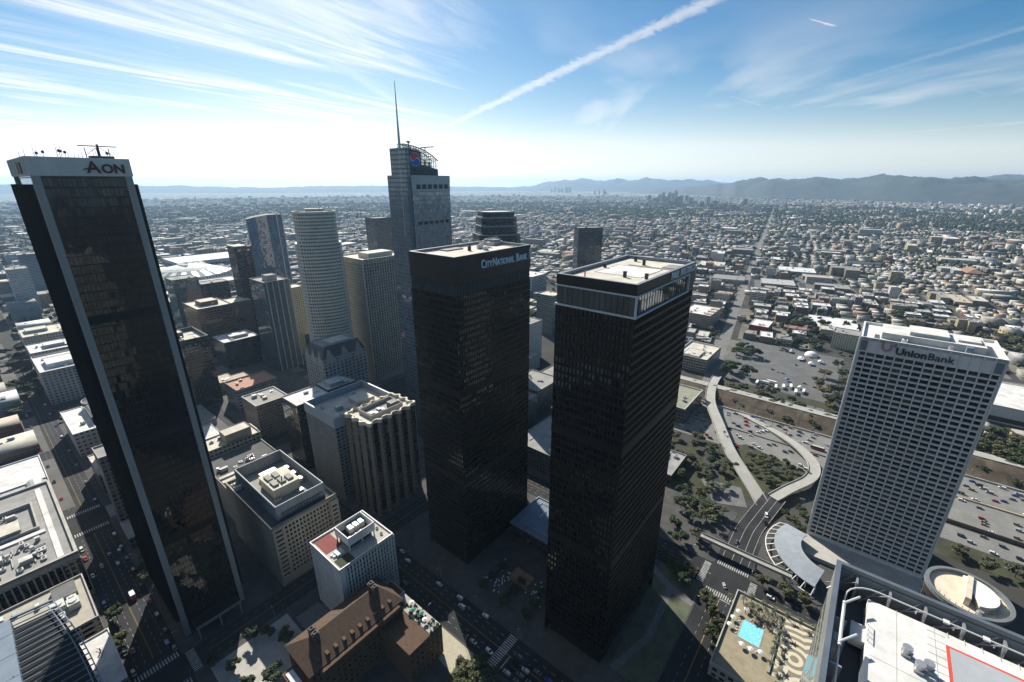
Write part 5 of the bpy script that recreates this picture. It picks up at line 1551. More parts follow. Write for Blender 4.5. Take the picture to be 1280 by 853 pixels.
mb = MB(); mb.face([(26, 34.5, DZ + .03), (39, 34.5, DZ + .03), (39, 45, DZ + .03), (26, 45, DZ + .03)]); mb.build('pool_water', wm, t)
mb = MB(); mb.ring(rect(25.5, 39.5, 34, 45.5), .5, DZ, DZ + .12); mb.build('pool_edge', M_CONC_L, t)
mb = MB(); mb.box(40, 54, 27.5, 30, DZ, DZ + 1.0); mb.box(14, 40, 27, 28.2, DZ, DZ + .9); mb.build('planter', M_CONC, t)
mb = MB(); mb.box(2, 12, 4, 24, DZ, DZ + .2); mb.build('lawn', M_GRASS, t)
pos = [(41, 48.5), (35, 50), (29, 50.5), (45.5, 45), (20.5, 37.5), (20.5, 42), (22, 33)]
nm = ['white parasol at the terrace corner nearest the crosswalk', 'white parasol second along the pool edge towards the street corner', 'white parasol third along the street side of the pool', 'white parasol by the palm bed at the far pool corner',
      'white parasol at the near end of the pool beside the swirl paving', 'white parasol nearest the near pool corner on the street side', 'white parasol closest to the small terrace lawn']
for k, (x, y) in enumerate(pos):
    u = thing('parasol', nm[k], 'parasol', W(60 + x, -146 + y, DZ), GA, 'white parasols round the pool')
    mb = MB(); mb.tube([(0, 0, 0), (0, 0, 2.6)], .05, 6); mb.build('pole', M_METAL, u)
    mb = MB(); n = 8
    for q in range(n):
        a, b = q * 2 * math.pi / n, (q + 1) * 2 * math.pi / n
        mb.face([(1.55 * math.cos(a), 1.55 * math.sin(a), 2.1), (1.55 * math.cos(b), 1.55 * math.sin(b), 2.1), (0, 0, 2.75)])
        mb.face([(1.55 * math.cos(b), 1.55 * math.sin(b), 2.1), (1.55 * math.cos(a), 1.55 * math.sin(a), 2.1), (1.55 * math.cos(a), 1.55 * math.sin(a), 1.9), (1.55 * math.cos(b), 1.55 * math.sin(b), 1.9)])
    mb.build('canopy', plain('white_cloth', (.75, .74, .7), .8, .1), u)
lounge = [(22.5 + .0, 35 + k * 2.2) for k in range(5)] + [(27 + k * 2.3, 47.2) for k in range(6)] + [(41.2, 35 + k * 2.2) for k in range(4)]
words_n = ['first', 'second', 'third', 'fourth', 'fifth', 'sixth']
for k, (x, y) in enumerate(lounge):
    row, i = (0, k) if k < 5 else ((1, k - 5) if k < 11 else (2, k - 11))
    u = thing('sun_lounger', words_n[i] + ' pale sun lounger in the row ' + ['by the near end of the pool', 'on the street side of the pool', 'at the far end of the pool'][row], 'sun lounger', W(60 + x, -146 + y, DZ), GA + (R(90) if row == 1 else 0), 'sun loungers round the pool')
    mb = MB(); mb.box(-.95, .4, -.35, .35, .25, .37); mb.face([(.4, -.35, .37), (.95, -.35, .8), (.95, .35, .8), (.4, .35, .37)]); mb.face([(.4, .35, .30), (.95, .35, .73), (.95, -.35, .73), (.4, -.35, .30)])
    mb.build('cushion', plain('lounger_cloth', (.55, .50, .42), .8), u)
    mb = MB()
    for sx in (-.85, .6):
        for sy in (-.3, .3): mb.bar((sx, sy, 0), (sx, sy, .27), .06)
    mb.build('frame', M_METALW, u)

# ---------------------------------------------------------------- curved white pavilion at the street corner
t = tower_root('pavilion', 'curved pavilion with a pale sloping roof and ribbed arcade beside the white gridded tower', 'pavilion', 168, -112)
mb = MB()
def arc(r, a, z): return (20 + r * math.cos(R(a)), -26 + r * math.sin(R(a)), z)
for k in range(12):
    a0, a1 = 60 + k * 9, 69 + k * 9
    mb.face([arc(36, a0, 7), arc(36, a1, 7), arc(20, a1, 10), arc(20, a0, 10)]); mb.face([arc(36, a1, 6.3), arc(36, a0, 6.3), arc(20, a0, 9.3), arc(20, a1, 9.3)]); mb.face([arc(36, a0, 6.3), arc(36, a1, 6.3), arc(36, a1, 7), arc(36, a0, 7)])
mb.build('roof', plain('pale_metal_roof', (.27, .295, .32), .5, .2, .2), t)
mb = MB()
for k in range(13):
    a = 60 + k * 9; p = arc(34, a, 0); q = arc(34, a, 6.6); mb.bar(p, q, .7); mb.bar(arc(36, a, 6.2), arc(41, a, 3.6), .4); mb.bar(arc(41, a, 0), arc(41, a, 3.8), .4)
for k in range(12): mb.bar(arc(41, 60 + k * 9, 3.7), arc(41, 69 + k * 9, 3.7), .5)
mb.build('arcade', M_WHITE, t)
mb = MB()
for k in range(12):
    a0, a1 = 60 + k * 9, 69 + k * 9
    mb.face([arc(30, a0, 0), arc(30, a1, 0), arc(30, a1, 7.6), arc(30, a0, 7.6)])
mb.build('glazing', G_DARK, t)
t = tower_root('footbridge', 'concrete footbridge crossing the shadowed street beside the curved pavilion', 'footbridge', 150, -118)
mb = MB(); mb.box(0, 5, 0, 58, 6.5, 7.3); mb.box(0, .3, 0, 58, 7.3, 8.4); mb.box(4.7, 5, 0, 58, 7.3, 8.4)
for y in (3, 20, 50): mb.box(1.8, 3.2, y, y + 1.2, SW, 6.5)
mb.build('deck', M_CONC, t)

# ---------------------------------------------------------------- left foreground roofs
t = tower_root('office_building', 'broad block with a cluttered pale roof, deep rim and long upright fins', 'office block', -215, 230)
la, lb, H = 78.0, 112.0, 35.0
mb, panes = MB(), []
lattice(mb, (0, 0), (la, 0), 3, H - 5, 26, 1, .74, (.02, .98), 1.3, panes=panes)
lattice(mb, (la, 0), (la, lb), 3, H - 5, 30, 7, .6, (.25, .8), .4, panes=panes)
P = rect(0, la, 0, lb)
for k in range(4):
    p, q = P[k], P[(k + 1) % 4]
    mb.face([(*p, H - 5), (*q, H - 5), (*q, H - .02), (*p, H - .02)]); mb.face([(*p, 0), (*q, 0), (*q, 3), (*p, 3)])
for k in range(27): mb.box(k * la / 26 - .25, k * la / 26 + .25, -.9, 0, 2, H - 4.6)
mb.build('wall', M_CONC, t); hang_panes(t, panes, facade('fin_bay_glass', (.05, .05, .048), 2, 3.8, (.02, .98), (.2, .98)), 100)
flat_roof(t, la, lb, H, M_ROOFG, M_CONC_L, 1.6, 1.6)
mb = MB(); mb.box(2, la - 10, 40, 44, H - 1.6, H - .6, 0); mb.box(la - 9, la - 6, 4, lb - 6, H - 1.6, H - 1.2, 0); mb.build('roof_walk', M_ROOFW, t)
mb = MB(); mb.box(40, 58, 48, 62, H - 1.6, H + 3, 0, 1); mb.box(10, 36, 60, 96, H - 1.6, H + 2, 0, 1); mb.build('penthouse', [M_CONC, M_ROOFC], t)
mb = MB(); mb.ring(rect(38, 66, 46, 84), 1.0, H - 1.6, H + 1.2); mb.build('roof_screen', M_CONC_L, t)
roof_clutter(t, 30, 66, 6, 38, H - 1.6, 42, 101); roof_clutter(t, 40, 64, 64, 82, H - 1.6, 5, 102)
t = block('office_block', 'low block with a grey metal roof and a pale curved vault beyond the finned block', 'office block', -205, 346, 68, 22, 26, facade('metal_shed', (.25, .25, .24), 4, 4, (.2, .8), (.2, .7)), plain('grey_metal_roof', (.36, .38, .39), .5, .2, .3), 1, M_CONC_L, 5, 103)
mb = MB(); mb.tube([(60, 2, 23.5), (60, 20, 23.5)], 5.5, 16); mb.build('vault', plain('vault_metal', (.42, .43, .42), .5), t)
t = block('office_block', 'orange and cream banded block with a white roof and round wall emblem by the street', 'office block', -205, 372, 68, 54, 22, facade('orange_bands', (.40, .19, .11), 40, 3.6, (0, 1), (.55, .98), (.52, .45, .36), 0, .8, 0, (.5, .45, .36), 1.3, .8), M_ROOFW, 1, M_ROOFW, 4, 104)
mb = MB(); mb.prism([(2.6 * math.cos(q * math.pi / 10), 2.6 * math.sin(q * math.pi / 10)) for q in range(20)], 0, .15)
mb.build('emblem', M_CONC_L, t, (60, -.25, 13), (R(90), 0, 0))
mb = MB()
for k in range(16): mb.box(k * 3.6 + 1, k * 3.6 + 2.4, -4.4, -2.2, 0, 9)
mb.box(0, 60, -5, -1.6, 9, 9.6); mb.build('colonnade', M_WHITE, t)
t = block('garage', 'parking roof with four parked cars and an air handling plant', 'parking deck', -195, 169, 56, 44, 30, facade('deck_wall', (.34, .33, .30), 6, 3.2, (.05, .95), (.4, .9), (.01, .01, .01), 0), plain('tan_parking_roof', (.40, .37, .30), .85, .2, .3), 1.2, M_CONC_L, 0)
mb = MB(); mb.box(42, 52, 28, 40, 28.8, 31.2, 0, 1); mb.build('ramp_hut', [M_CONC, M_CONC_D], t)
for x, y, w, d, h in ((40, 20, 6, 7, 3.2), (46.5, 16, 5, 6, 4), (41, 11, 4, 5, 2.6), (47, 24, 4, 3, 2.2)):
    mb = MB(); mb.box(x, x + w, y, y + d, 28.8, 28.8 + h, 0); mb.tube([(x + w / 2, y + d / 2, 28.8 + h), (x + w / 2, y + d / 2, 29.4 + h)], min(w, d) * .35, 12); mb.build('air_conditioner', M_METALW, t)
t = block('shop_block', 'narrow low block with a bright white roof beside the parking roof', 'shop block', -149, 122, 11.5, 40, 25, facade('tan_shop', (.30, .27, .21), 4, 4, (.25, .75), (.3, .7)), M_ROOFW, .8, M_WHITE, 0)
mb = MB(); mb.bar((6, 27, 24.2), (6, 27, 26.5), .5); mb.tube([(5, 30, 25), (7, 26, 25), (5.5, 22, 25)], .12, 6); mb.build('antenna', M_DARK, t)
# roof with the curved open trellis
t = tower_root('office_tower', 'blue-grey metal roof with a raised ridge and curved open trellis edge', 'office tower', -215, 60)
M_BLR = plain('blue_grey_roofing', (.17, .215, .27), .6, .2, .25)
H = 60.0
def edge(y):                                                  # curved street edge
    f = max(0.0, min(1.0, (y - 0) / 101.0)); return 72.0 - 8.0 * f ** 2.2 - 1.5 * (1 - f) ** 2
mb = MB(); P = [(0, 0)] + [(edge(y), y) for y in range(0, 102, 6)] + [(0, 101)]
mb.prism([(x - 1.2 if x > 1 else x, y) for x, y in P], 0, H - 4, 0, 1); mb.build('wall', [facade('blue_block', (.18, .19, .2), 2, 3.8, (.1, .9), (.2, .9)), plain('black_deck', (.018, .02, .022), .9, .3, .2)], t)
mb = MB(); mb.box(0, 50, 0, 101, H - 7, H - 1, 0); mb.box(30, 33.5, 0, 101, H - 1, H + 4.5, 0); mb.box(0, 30, 0, 101, H - 1, H + .3, 0)
for k in range(7): mb.box(33.6, 50, 6 + k * 14, 6.15 + k * 14, H - 1, H - .9, 0)
for k in range(18): mb.box(36 + (k * 7) % 13, 36.3 + (k * 7) % 13, 5 + k * 5.2, 5.3 + k * 5.2, H - 1, H - .7, 1)
mb.box(8, 11, 60, 78, H + .3, H + 1.2, 1); mb.build('roof', [M_BLR, M_DARK], t)
mb = MB()
for k in range(26):
    y = 3 + k * 3.85; mb.bar((50, y, H - 1.4), (edge(y), y, H - 2.4), .28, .5)
ys = list(range(0, 102, 4))
for y0, y1 in zip(ys[:-1], ys[1:]):
    for o in (0, 2.4): mb.bar((edge(y0) - o, y0, H - 2.2), (edge(y1) - o, y1, H - 2.2), .4)
mb.bar((50, 101, H - 1), (edge(101), 101, H - 2.2), .9, .9)
mb.build('trellis', plain('trellis_blue', (.14, .18, .23), .5), t)
mb = MB(); mb.bar((2, 20, H + 3.2), (29, 44, H + 3.2), .5); mb.bar((2, 44, H + 3.2), (29, 20, H + 3.2), .5); mb.bar((2, 32, H + .3), (2, 32, H + 3.4), .4); mb.bar((15, 32, H + .3), (15, 32, H + 3.2), .4); mb.build('roof_truss', M_METAL, t)
# ---------------------------------------------------------------- motorway, ramps and the land round them
def seen(a, b, z):
    """street-grid place at height z on the sight line that meets the ground at (a, b)"""
    k = 1 - z / CAM_H
    p = W(a, b, 0); x, y = p.x * k, p.y * k
    return AB(x, y)


def strip(mb, pts, w, m=0, z=None):
    """flat ribbon along (a, b, z) points"""
    L, Rr = [], []
    for i, p in enumerate(pts):
        p0, p1 = Vector(pts[max(0, i - 1)][:2]), Vector(pts[min(len(pts) - 1, i + 1)][:2])
        d = (p1 - p0).normalized(); n = Vector((-d.y, d.x)) * w / 2
        zz = p[2] if z is None else z
        L.append((p[0] + n.x, p[1] + n.y, zz)); Rr.append((p[0] - n.x, p[1] - n.y, zz))
    for i in range(len(pts) - 1): mb.face([Rr[i], Rr[i + 1], L[i + 1], L[i]], m)
    return L, Rr


def spline(P, n=8):
    out = []
    for i in range(len(P) - 1):
        p0, p1, p2, p3 = (Vector(P[max(0, min(len(P) - 1, i + k))]) for k in (-1, 0, 1, 2))
        for k in range(n):
            t = k / n
            out.append(tuple(0.5 * ((2 * p1) + (-p0 + p2) * t + (2 * p0 - 5 * p1 + 4 * p2 - p3) * t * t + (-p0 + 3 * p1 - 3 * p2 + p3) * t ** 3)))
    out.append(tuple(P[-1]))
    return out


M_FWY = plain('motorway_concrete', (.20, .195, .18), .9, .22, .08)
M_RAMP = plain('ramp_concrete', (.36, .35, .315), .85, .18, .1)
lanes = [((364, 80), (366, -420), 40), ((320, 80), (322, -420), 40), ((283, -150), (284, -420), 22)]
mb = MB()
for (p, q, w) in lanes: strip(mb, [(p[0], p[1], .04), (q[0], q[1], .04)], w)
grid_obj('road', mb, M_FWY)
mb = MB()
for (p, q, w) in lanes:
    n = int(w / 4)
    for k in range(1, n):
        b = p[1]
        while b > q[1]:
            x = p[0] - w / 2 + k * w / n
            mb.face([(x - .1, b - 3, .07), (x + .1, b - 3, .07), (x + .1, b, .07), (x - .1, b, .07)]); b -= 10
grid_obj('road_marking', mb, M_PAINT)
t = tower_root('barrier', 'long concrete median wall between the two motorway carriageways', 'barrier', 0, 0)
mb = MB(); mb.box(341.2, 342, -420, 80, .02, 1.2); mb.build('wall', M_CONC, t)
t = tower_root('retaining_wall', 'stained retaining wall along the lower side of the motorway', 'wall', 0, 0)
mb = MB(); mb.box(297.5, 298.5, -420, -120, .02, 3.0); mb.build('wall', plain('stained_wall', (.17, .145, .12), .9, .5, .2), t)
t = tower_root('retaining_wall', 'pale retaining wall along the upper edge of the motorway under the earth bank', 'wall', 0, 0)
mb = MB(); mb.box(385.2, 386.2, -420, 70, .02, 1.6); mb.build('wall', M_CONC_L, t)
mb = MB(); rr_ = random.Random(4)
b = -150.0
while b > -420:
    mb.face([(342.3, b, .09), (345.2, b, .09), (345.4, b - 6, .09), (342.3, b - 6, .09)]); b -= 6
tag(grid_obj('verge', mb, plain('ochre_verge', (.46, .30, .10), .95, .6, .25)), kind='structure')
# bank with the frontage road, bare earth and grass strips
from mathutils import noise as mnoise
mb = MB(); nb = 120
prof = [(386, 0.02), (392, 1.2), (402, 4.5), (414, 7.0), (424, 8.0), (430, 8.0)]
for i in range(nb):
    b0, b1 = 60 - i * 4, 56 - i * 4
    for (a0, z0), (a1, z1) in zip(prof[:-1], prof[1:]):
        q = []
        for a, b, z in ((a0, b0, z0), (a0, b1, z0), (a1, b1, z1), (a1, b0, z1)):
            nz_ = mnoise.fractal(Vector((a / 9, b / 9, 2)), 1, 2, 4) * (1.0 if 390 < a < 425 else 0)
            q.append((a, b, z + nz_))
        mb.face(q)
    mb.face([(430, b0, 8.0), (430, b1, 8.0), (444, b1, .1), (444, b0, .1)])
tag(mb.build('embankment', M_DIRT, None, W(0, 0, 0), (0, 0, GA), smooth=True), kind='structure')
mb = MB(); mb.face([(418, 60, 8.12), (418, -420, 8.12), (429.5, -420, 8.12), (429.5, 60, 8.12)])
grid_obj('road', mb, M_RAMP)
mb = MB(); mb.face([(444, 40, .05), (444, -420, .05), (474, -420, .05), (474, 40, .05)]); mb.face([(215, -60, .05), (292, -30, .05), (318, -55, .05), (300, -110, .05), (250, -106, .05)]); mb.face([(150, 20, .05), (290, 40, .05), (280, -20, .05), (200, -60, .05), (150, -40, .05)]); mb.face([(240, -420, .05), (271, -420, .05), (271, -140, .05), (252, -140, .05)])
grid_obj('grass_verge', mb, plain('patchy_grass', (.055, .058, .03), .95, .6, .06))
mb = MB(); mb.face([(446, -60, .08), (446, -108, .08), (456, -108, .08), (453, -60, .08)]); mb.face([(205, -55, .1), (232, -36, .1), (240, -68, .1), (216, -78, .1)])
grid_obj('path', mb, M_CONC_D)
mb = MB(); mb.face([(476, 30, .06), (476, -112, .06), (664, -112, .06), (664, 30, .06)])
tag(grid_obj('car_park', mb, plain('car_park_asphalt', (.125, .125, .12), .9, .3, .05)), kind='structure')
mb = MB()
for k in range(26):
    for a in (520, 560, 600): mb.face([(a, 24 - k * 3, .1), (a + 5, 24 - k * 3, .1), (a + 5, 24.12 - k * 3, .1), (a, 24.12 - k * 3, .1)])
grid_obj('road_marking', mb, M_PAINT)


def viaduct(name, label, pts, w, deck, pillars, edge_mat):
    t = thing(name, label, 'ramp', W(0, 0, 0), GA)
    P = spline([(*seen(a, b, z), z) for a, b, z in pts], 6)
    mb = MB()
    strip(mb, P, w)
    L, Rr = strip(MB(), P, w)
    for S, o in ((L, 1), (Rr, -1)):
        for i in range(len(S) - 1):
            p, q = S[i], S[i + 1]
            mb.face([(p[0], p[1], p[2] - 1.1), (q[0], q[1], q[2] - 1.1), q, p][::o])
    mb.face_count = 0
    mb.build('deck', deck, t)
    for S in (L, Rr):
        mb = MB()
        for i in range(len(S) - 1): mb.bar((S[i][0], S[i][1], S[i][2] + .35), (S[i + 1][0], S[i + 1][1], S[i + 1][2] + .35), .45, .95)
        mb.build('parapet', edge_mat, t)
    for i in range(3, len(P) - 3, 5):
        if P[i][2] > 3.0:
            mb = MB(); mb.tube([(P[i][0], P[i][1], 0), (P[i][0], P[i][1], P[i][2] - 1)], .8, 8); mb.build('pier', M_CONC, t)
    return t, P


viaduct('viaduct', 'pale concrete flyover bending down from the cross street over the motorway', [(478, 18, 3), (440, 14, 8), (392, 2, 9), (345, -20, 9), (300, -42, 8), (268, -62, 6), (242, -79, 3.5), (226, -88, 1.2)], 10.5, M_RAMP, True, M_RAMP)
tl, PL = viaduct('loop_ramp', 'pale concrete loop ramp curling round a dark planted island to the street', [(386, -30, .3), (368, -66, 1), (350, -92, 4), (330, -108, 6), (311, -114, 6.5), (291, -112, 6.5), (266, -101, 5.5), (243, -92, 4)], 9.0, M_RAMP, True, M_RAMP)
mb = MB(); P = spline([(*seen(a, b, z), z) for a, b, z in [(246, -93, 3.6), (226, -90, 2.2), (205, -87, .8), (186, -85, .18), (150, -85, .10)]], 6); strip(mb, P, 17)
grid_obj('road', mb, M_ASPH)
mb = MB(); P2 = [(p[0], p[1], p[2] + .05) for p in P]
for off in (-8.2, -2.2, 3.2, 8.2):
    for i in range(len(P2) - 1):
        if off in (-2.2, 3.2) or i % 2 == 0 or abs(off) > 8:
            p, q = Vector(P2[i]), Vector(P2[i + 1]); d = (q - p).normalized(); n = Vector((-d.y, d.x, 0))
            mb.face([tuple(p + n * (off - .12)), tuple(q + n * (off - .12)), tuple(q + n * (off + .12)), tuple(p + n * (off + .12))][::1])
grid_obj('road_marking', mb, M_PAINT)

# ---------------------------------------------------------------- buildings across the motorway that read singly
block('office_block', 'low stone block with an L-shaped pale rim and roof plant beside the flyover', 'office block', 476, 34, 70, 44, 20, facade('stone_low', (.36, .33, .26), 3.4, 4, (.1, .9), (.35, .85)), M_ROOFC, 2.2, M_ROOFW, 10, 201, (.1, .5, .3, .8, 2))
block('office_block', 'low block with a green-brown flat roof and bright white rim under the flyover', 'office block', 316, 9, 62, 40, 19, facade('dark_low', (.12, .12, .11), 3.4, 4, (.1, .9), (.2, .85)), plain('olive_roof', (.26, .26, .19), .85, .3, .2), 1.6, M_ROOFW, 3, 202)
t = block('apartment_block', 'brick apartment block with a notched white roof rim by the cross street', 'apartment block', 690, 92, 70, 52, 24, facade('apartment_brick', (.30, .25, .20), 3.0, 3.1, (.25, .7), (.3, .8)), M_ROOFW, 1.2, M_CONC_L, 8, 203)
mb = MB()
for k in range(3): mb.box(10 + k * 20, 18 + k * 20, -.2, 14, 20, 24.15)
mb.build('light_well', plain('pinkish_well', (.42, .25, .2), .85), t)
block('shop_block', 'block with a dark red front and white roof by the cross street', 'shop block', 716, 2, 46, 30, 14, plain('dark_red_wall', (.22, .03, .03), .8), M_ROOFW, .8, M_WHITE, 3, 204)
block('apartment_block', 'tall yellow-cream apartment block with grey flanks behind the dark trees', 'apartment block', 712, -126, 34, 36, 26, facade('yellow_apartments', (.48, .45, .32), 3.2, 3.1, (.3, .7), (.3, .8)), M_ROOFG, 1, M_CONC, 3, 205)
block('apartment_block', 'long grey apartment block stretching behind the yellow-cream block', 'apartment block', 760, -196, 28, 70, 22, facade('grey_apartments', (.38, .38, .36), 3.2, 3.1, (.3, .7), (.3, .8)), M_ROOFG, 1, M_CONC, 3, 206)
t = block('school_hall', 'large white flat hall with a long blank grey side behind the white gridded tower', 'hall', 540, -330, 90, 90, 20, plain('pale_grey_wall', (.42, .44, .44), .8, .12, .1), M_ROOFW, 1, M_WHITE, 4, 207)
mb = MB(); mb.box(-.4, 0, 10, 80, 2, 7); mb.build('window', M_DARK, t)
block('parking_garage', 'flat parking deck with white rails between the car park and the white gridded tower', 'parking deck', 545, -160, 80, 34, 9, facade('garage_low', (.42, .40, .35), 30, 3, (0, 1), (.4, .9), (.02, .02, .02), 0), M_ROOFC, .8, M_WHITE, 0)
# round tent and white marquees on the car park
t = thing('dome_tent', 'white dome tent standing on the far corner of the car park', 'tent', W(648, -72, .1), GA)
mb = MB(); n = 20
for j in range(6):
    r0, r1 = 9 * math.cos(R(j * 15)), 9 * math.cos(R(j * 15 + 15)); z0, z1 = 7 * math.sin(R(j * 15)), 7 * math.sin(R(j * 15 + 15))
    for k in range(n):
        a, b = 2 * math.pi * k / n, 2 * math.pi * (k + 1) / n
        mb.face([(r0 * math.cos(a), r0 * math.sin(a), z0), (r0 * math.cos(b), r0 * math.sin(b), z0), (r1 * math.cos(b), r1 * math.sin(b), z1), (r1 * math.cos(a), r1 * math.sin(a), z1)])
mb.build('canopy', plain('tent_white', (.74, .74, .72), .6, .1), t, smooth=True)
mb = MB(); mb.box(-11, -8.4, -1.5, 1.5, 0, 3); mb.build('entrance', M_METALW, t)
tents = [(612, -66, 14, 8, 'long white marquee beside the dome tent'), (600, -80, 9, 7, 'small white marquee between the long marquee and the parking deck'), (618, -90, 7, 7, 'square white marquee nearest the parking deck'), (498, -80, 6, 6, 'pointed white tent by the car park exit'), (640, -48, 10, 5, 'narrow white marquee on the open side of the dome tent'), (516, -62, 5, 5, 'small blue tent at the edge of the car park')]
for (a, b, w, d, lab) in tents:
    u = thing('marquee', lab, 'tent', W(a, b, .1), GA, 'tents on the car park')
    mb = MB(); mb.face([(0, 0, 2.6), (w, 0, 2.6), (w / 2 + w * .3, d / 2, 4.6), (w / 2 - w * .3, d / 2, 4.6)]); mb.face([(w, d, 2.6), (0, d, 2.6), (w / 2 - w * .3, d / 2, 4.6), (w / 2 + w * .3, d / 2, 4.6)]); mb.face([(w, 0, 2.6), (w, d, 2.6), (w / 2 + w * .3, d / 2, 4.6)]); mb.face([(0, d, 2.6), (0, 0, 2.6), (w / 2 - w * .3, d / 2, 4.6)])
    mb.build('canopy', plain('tent_blue', (.08, .2, .5), .6, .1) if 'blue' in lab else plain('tent_white', (.74, .74, .72), .6, .1), u)
    mb = MB()
    for x in (.1, w - .1):
        for y in (.1, d - .1): mb.bar((x, y, 0), (x, y, 2.6), .15)
    mb.build('poles', M_METALW, u)
# plaza details in the shade of the twins and by the avenue
mb = MB(); mb.prism([(-108, 72), (-66, 72), (-66, 119), (-84, 119), (-108, 119)], SW, SW + .02, 0); mb.build('plaza', M_CONC_L, None, W(0, 0, 0), (0, 0, GA))['kind'] = 'structure'
mb = MB(); mb.prism([(-64, 74), (-38, 74), (-50, 112), (-64, 112)], SW, SW + .03); mb.build('gravel_yard', plain('blue_gravel', (.17, .18, .185), .95, .3, .5), None, W(0, 0, 0), (0, 0, GA))['kind'] = 'structure'
mb = MB(); mb.prism([(-28, 8), (-12, 8), (-12, 45), (-24, 45)], SW, SW + .03); mb.build('paving', plain('warm_paving', (.42, .38, .28), .85, .2, .4), None, W(0, 0, 0), (0, 0, GA))['kind'] = 'structure'
mb = MB(); mb.prism([(100, -46), (117, -46), (117, -73), (30, -73), (30, -50)], SW, SW + .03); mb.build('lawn', plain('reflection_green', (.10, .11, .07), .95, .35, .15), None, W(0, 0, 0), (0, 0, GA))['kind'] = 'structure'  # stands in for a window reflection, its grey-green put into the ground colour
mb = MB(); strip(mb, [(116, -30, SW + .06), (100, -60, SW + .06), (98, -73, SW + .06)], 5); strip(mb, [(100, -58, SW + .05), (60, -60, SW + .05), (30, -52, SW + .05)], 4); mb.build('path', M_CONC_D, None, W(0, 0, 0), (0, 0, GA))['kind'] = 'structure'
mb = MB(); mb.box(0, 16, 0, 5, 0, 1.0)
for k in range(9): mb.box(k * 1.8, k * 1.8 + .4, -.4, 5.4, 1.0, 1.4)
t = tower_root('pergola', 'white ribbed garden pergola on the grey gravel yard', 'pergola', -63, 92); mb.build('beams', M_WHITE, t)

block('shop_block', 'low dark flat block among the trees under the flyover', 'shop block', 206, -18, 40, 28, 9, facade('dark_low2', (.09, .09, .085), 3.4, 4, (.1, .9), (.2, .85)), M_ROOFG, 1.0, M_CONC, 4, 211)
block('shop_block', 'dark flat roofed hall with roof plant between the trees and the helipad tower', 'shop block', 152, 24, 46, 40, 12, facade('dark_low3', (.08, .08, .08), 3.4, 4, (.1, .9), (.2, .85)), M_ROOFD, 1.0, M_CONC_D, 6, 212)
# ---------------------------------------------------------------- labels that single one out among many
ORD = ['nearest', 'second nearest', 'third nearest', 'fourth nearest', 'fifth nearest', 'sixth nearest', 'seventh nearest', 'eighth nearest', 'ninth nearest', 'tenth nearest', 'eleventh nearest', 'twelfth nearest',
       'thirteenth nearest', 'fourteenth nearest', 'fifteenth nearest', 'sixteenth nearest', 'seventeenth nearest', 'eighteenth nearest', 'nineteenth nearest', 'twentieth nearest']


def rank_labels(items, anchors):
    """items: (object, description); each is told apart by its look, the landmark it is closest to and how close"""
    cells = {}
    for o, d in items:
        x, y = o.location.x, o.location.y
        near = min(anchors, key=lambda k: (anchors[k][0] - x) ** 2 + (anchors[k][1] - y) ** 2)
        cells.setdefault((d, near), []).append((math.hypot(anchors[near][0] - x, anchors[near][1] - y), o))
    for (d, near), v in cells.items():
        v.sort(key=lambda q: q[0])
        for k, (_, o) in enumerate(v):
            o['label'] = f'{d}, {ORD[k] if k < len(ORD) else "number %d in nearness" % (k + 1)} to {near}'


def wa(a, b): p = W(a, b); return (p.x, p.y)


# ---------------------------------------------------------------- trees
def leaf_mat(name, col):
    m, nt_, b = _mat(name)
    g = N(nt_, 'ShaderNodeNewGeometry'); oi = N(nt_, 'ShaderNodeObjectInfo')
    f = mth(nt_, 'ADD', mth(nt_, 'MULTIPLY', g.outputs['Random Per Island'], .8), mth(nt_, 'MULTIPLY', oi.outputs['Random'], .2))
    nt_.links.new(mixc(nt_, f, [c * .45 for c in col], [c * 1.5 for c in col]), b.inputs['Base Color'])
    b.inputs['Roughness'].default_value = .8; b.inputs['Specular IOR Level'].default_value = .25
    return m


LEAF = {'dark green': leaf_mat('dark_leaves', (.040, .058, .022)), 'olive': leaf_mat('olive_leaves', (.075, .080, .035)), 'grey-green': leaf_mat('grey_leaves', (.085, .095, .060)), 'yellowish': leaf_mat('yellow_leaves', (.15, .125, .04))}


def crown_mesh(seed, n, flat=1.0):
    """leaf sprays on a dozen uneven limbs, unit radius"""
    r = random.Random(seed); mb = MB()
    lobes = []
    for k in range(r.randint(9, 14)):
        a, e = r.uniform(0, 6.283), r.uniform(-.35, 1.0)
        d = r.uniform(.35, .75)
        lobes.append((Vector((math.cos(a) * d, math.sin(a) * d, e * .55 * flat)), r.uniform(.22, .42)))
    for k in range(n):
        c, s = r.choice(lobes)
        v = Vector((r.gauss(0, 1), r.gauss(0, 1), r.gauss(0, 1))).normalized() * s * r.random() ** .4
        p = c + Vector((v.x, v.y, v.z * .8))
        nn = (v.normalized() + Vector((r.uniform(-.8, .8), r.uniform(-.8, .8), r.uniform(-.2, 1.0)))).normalized()
        t1 = nn.cross(Vector((r.uniform(-1, 1), r.uniform(-1, 1), r.uniform(-1, 1)))).normalized(); t2 = nn.cross(t1)
        q = r.uniform(.07, .15)
        mb.face([p - t1 * q, p + t2 * q * .7 + nn * q * .2, p + t1 * q, p - t2 * q * .7 + nn * q * .2])
    return mb


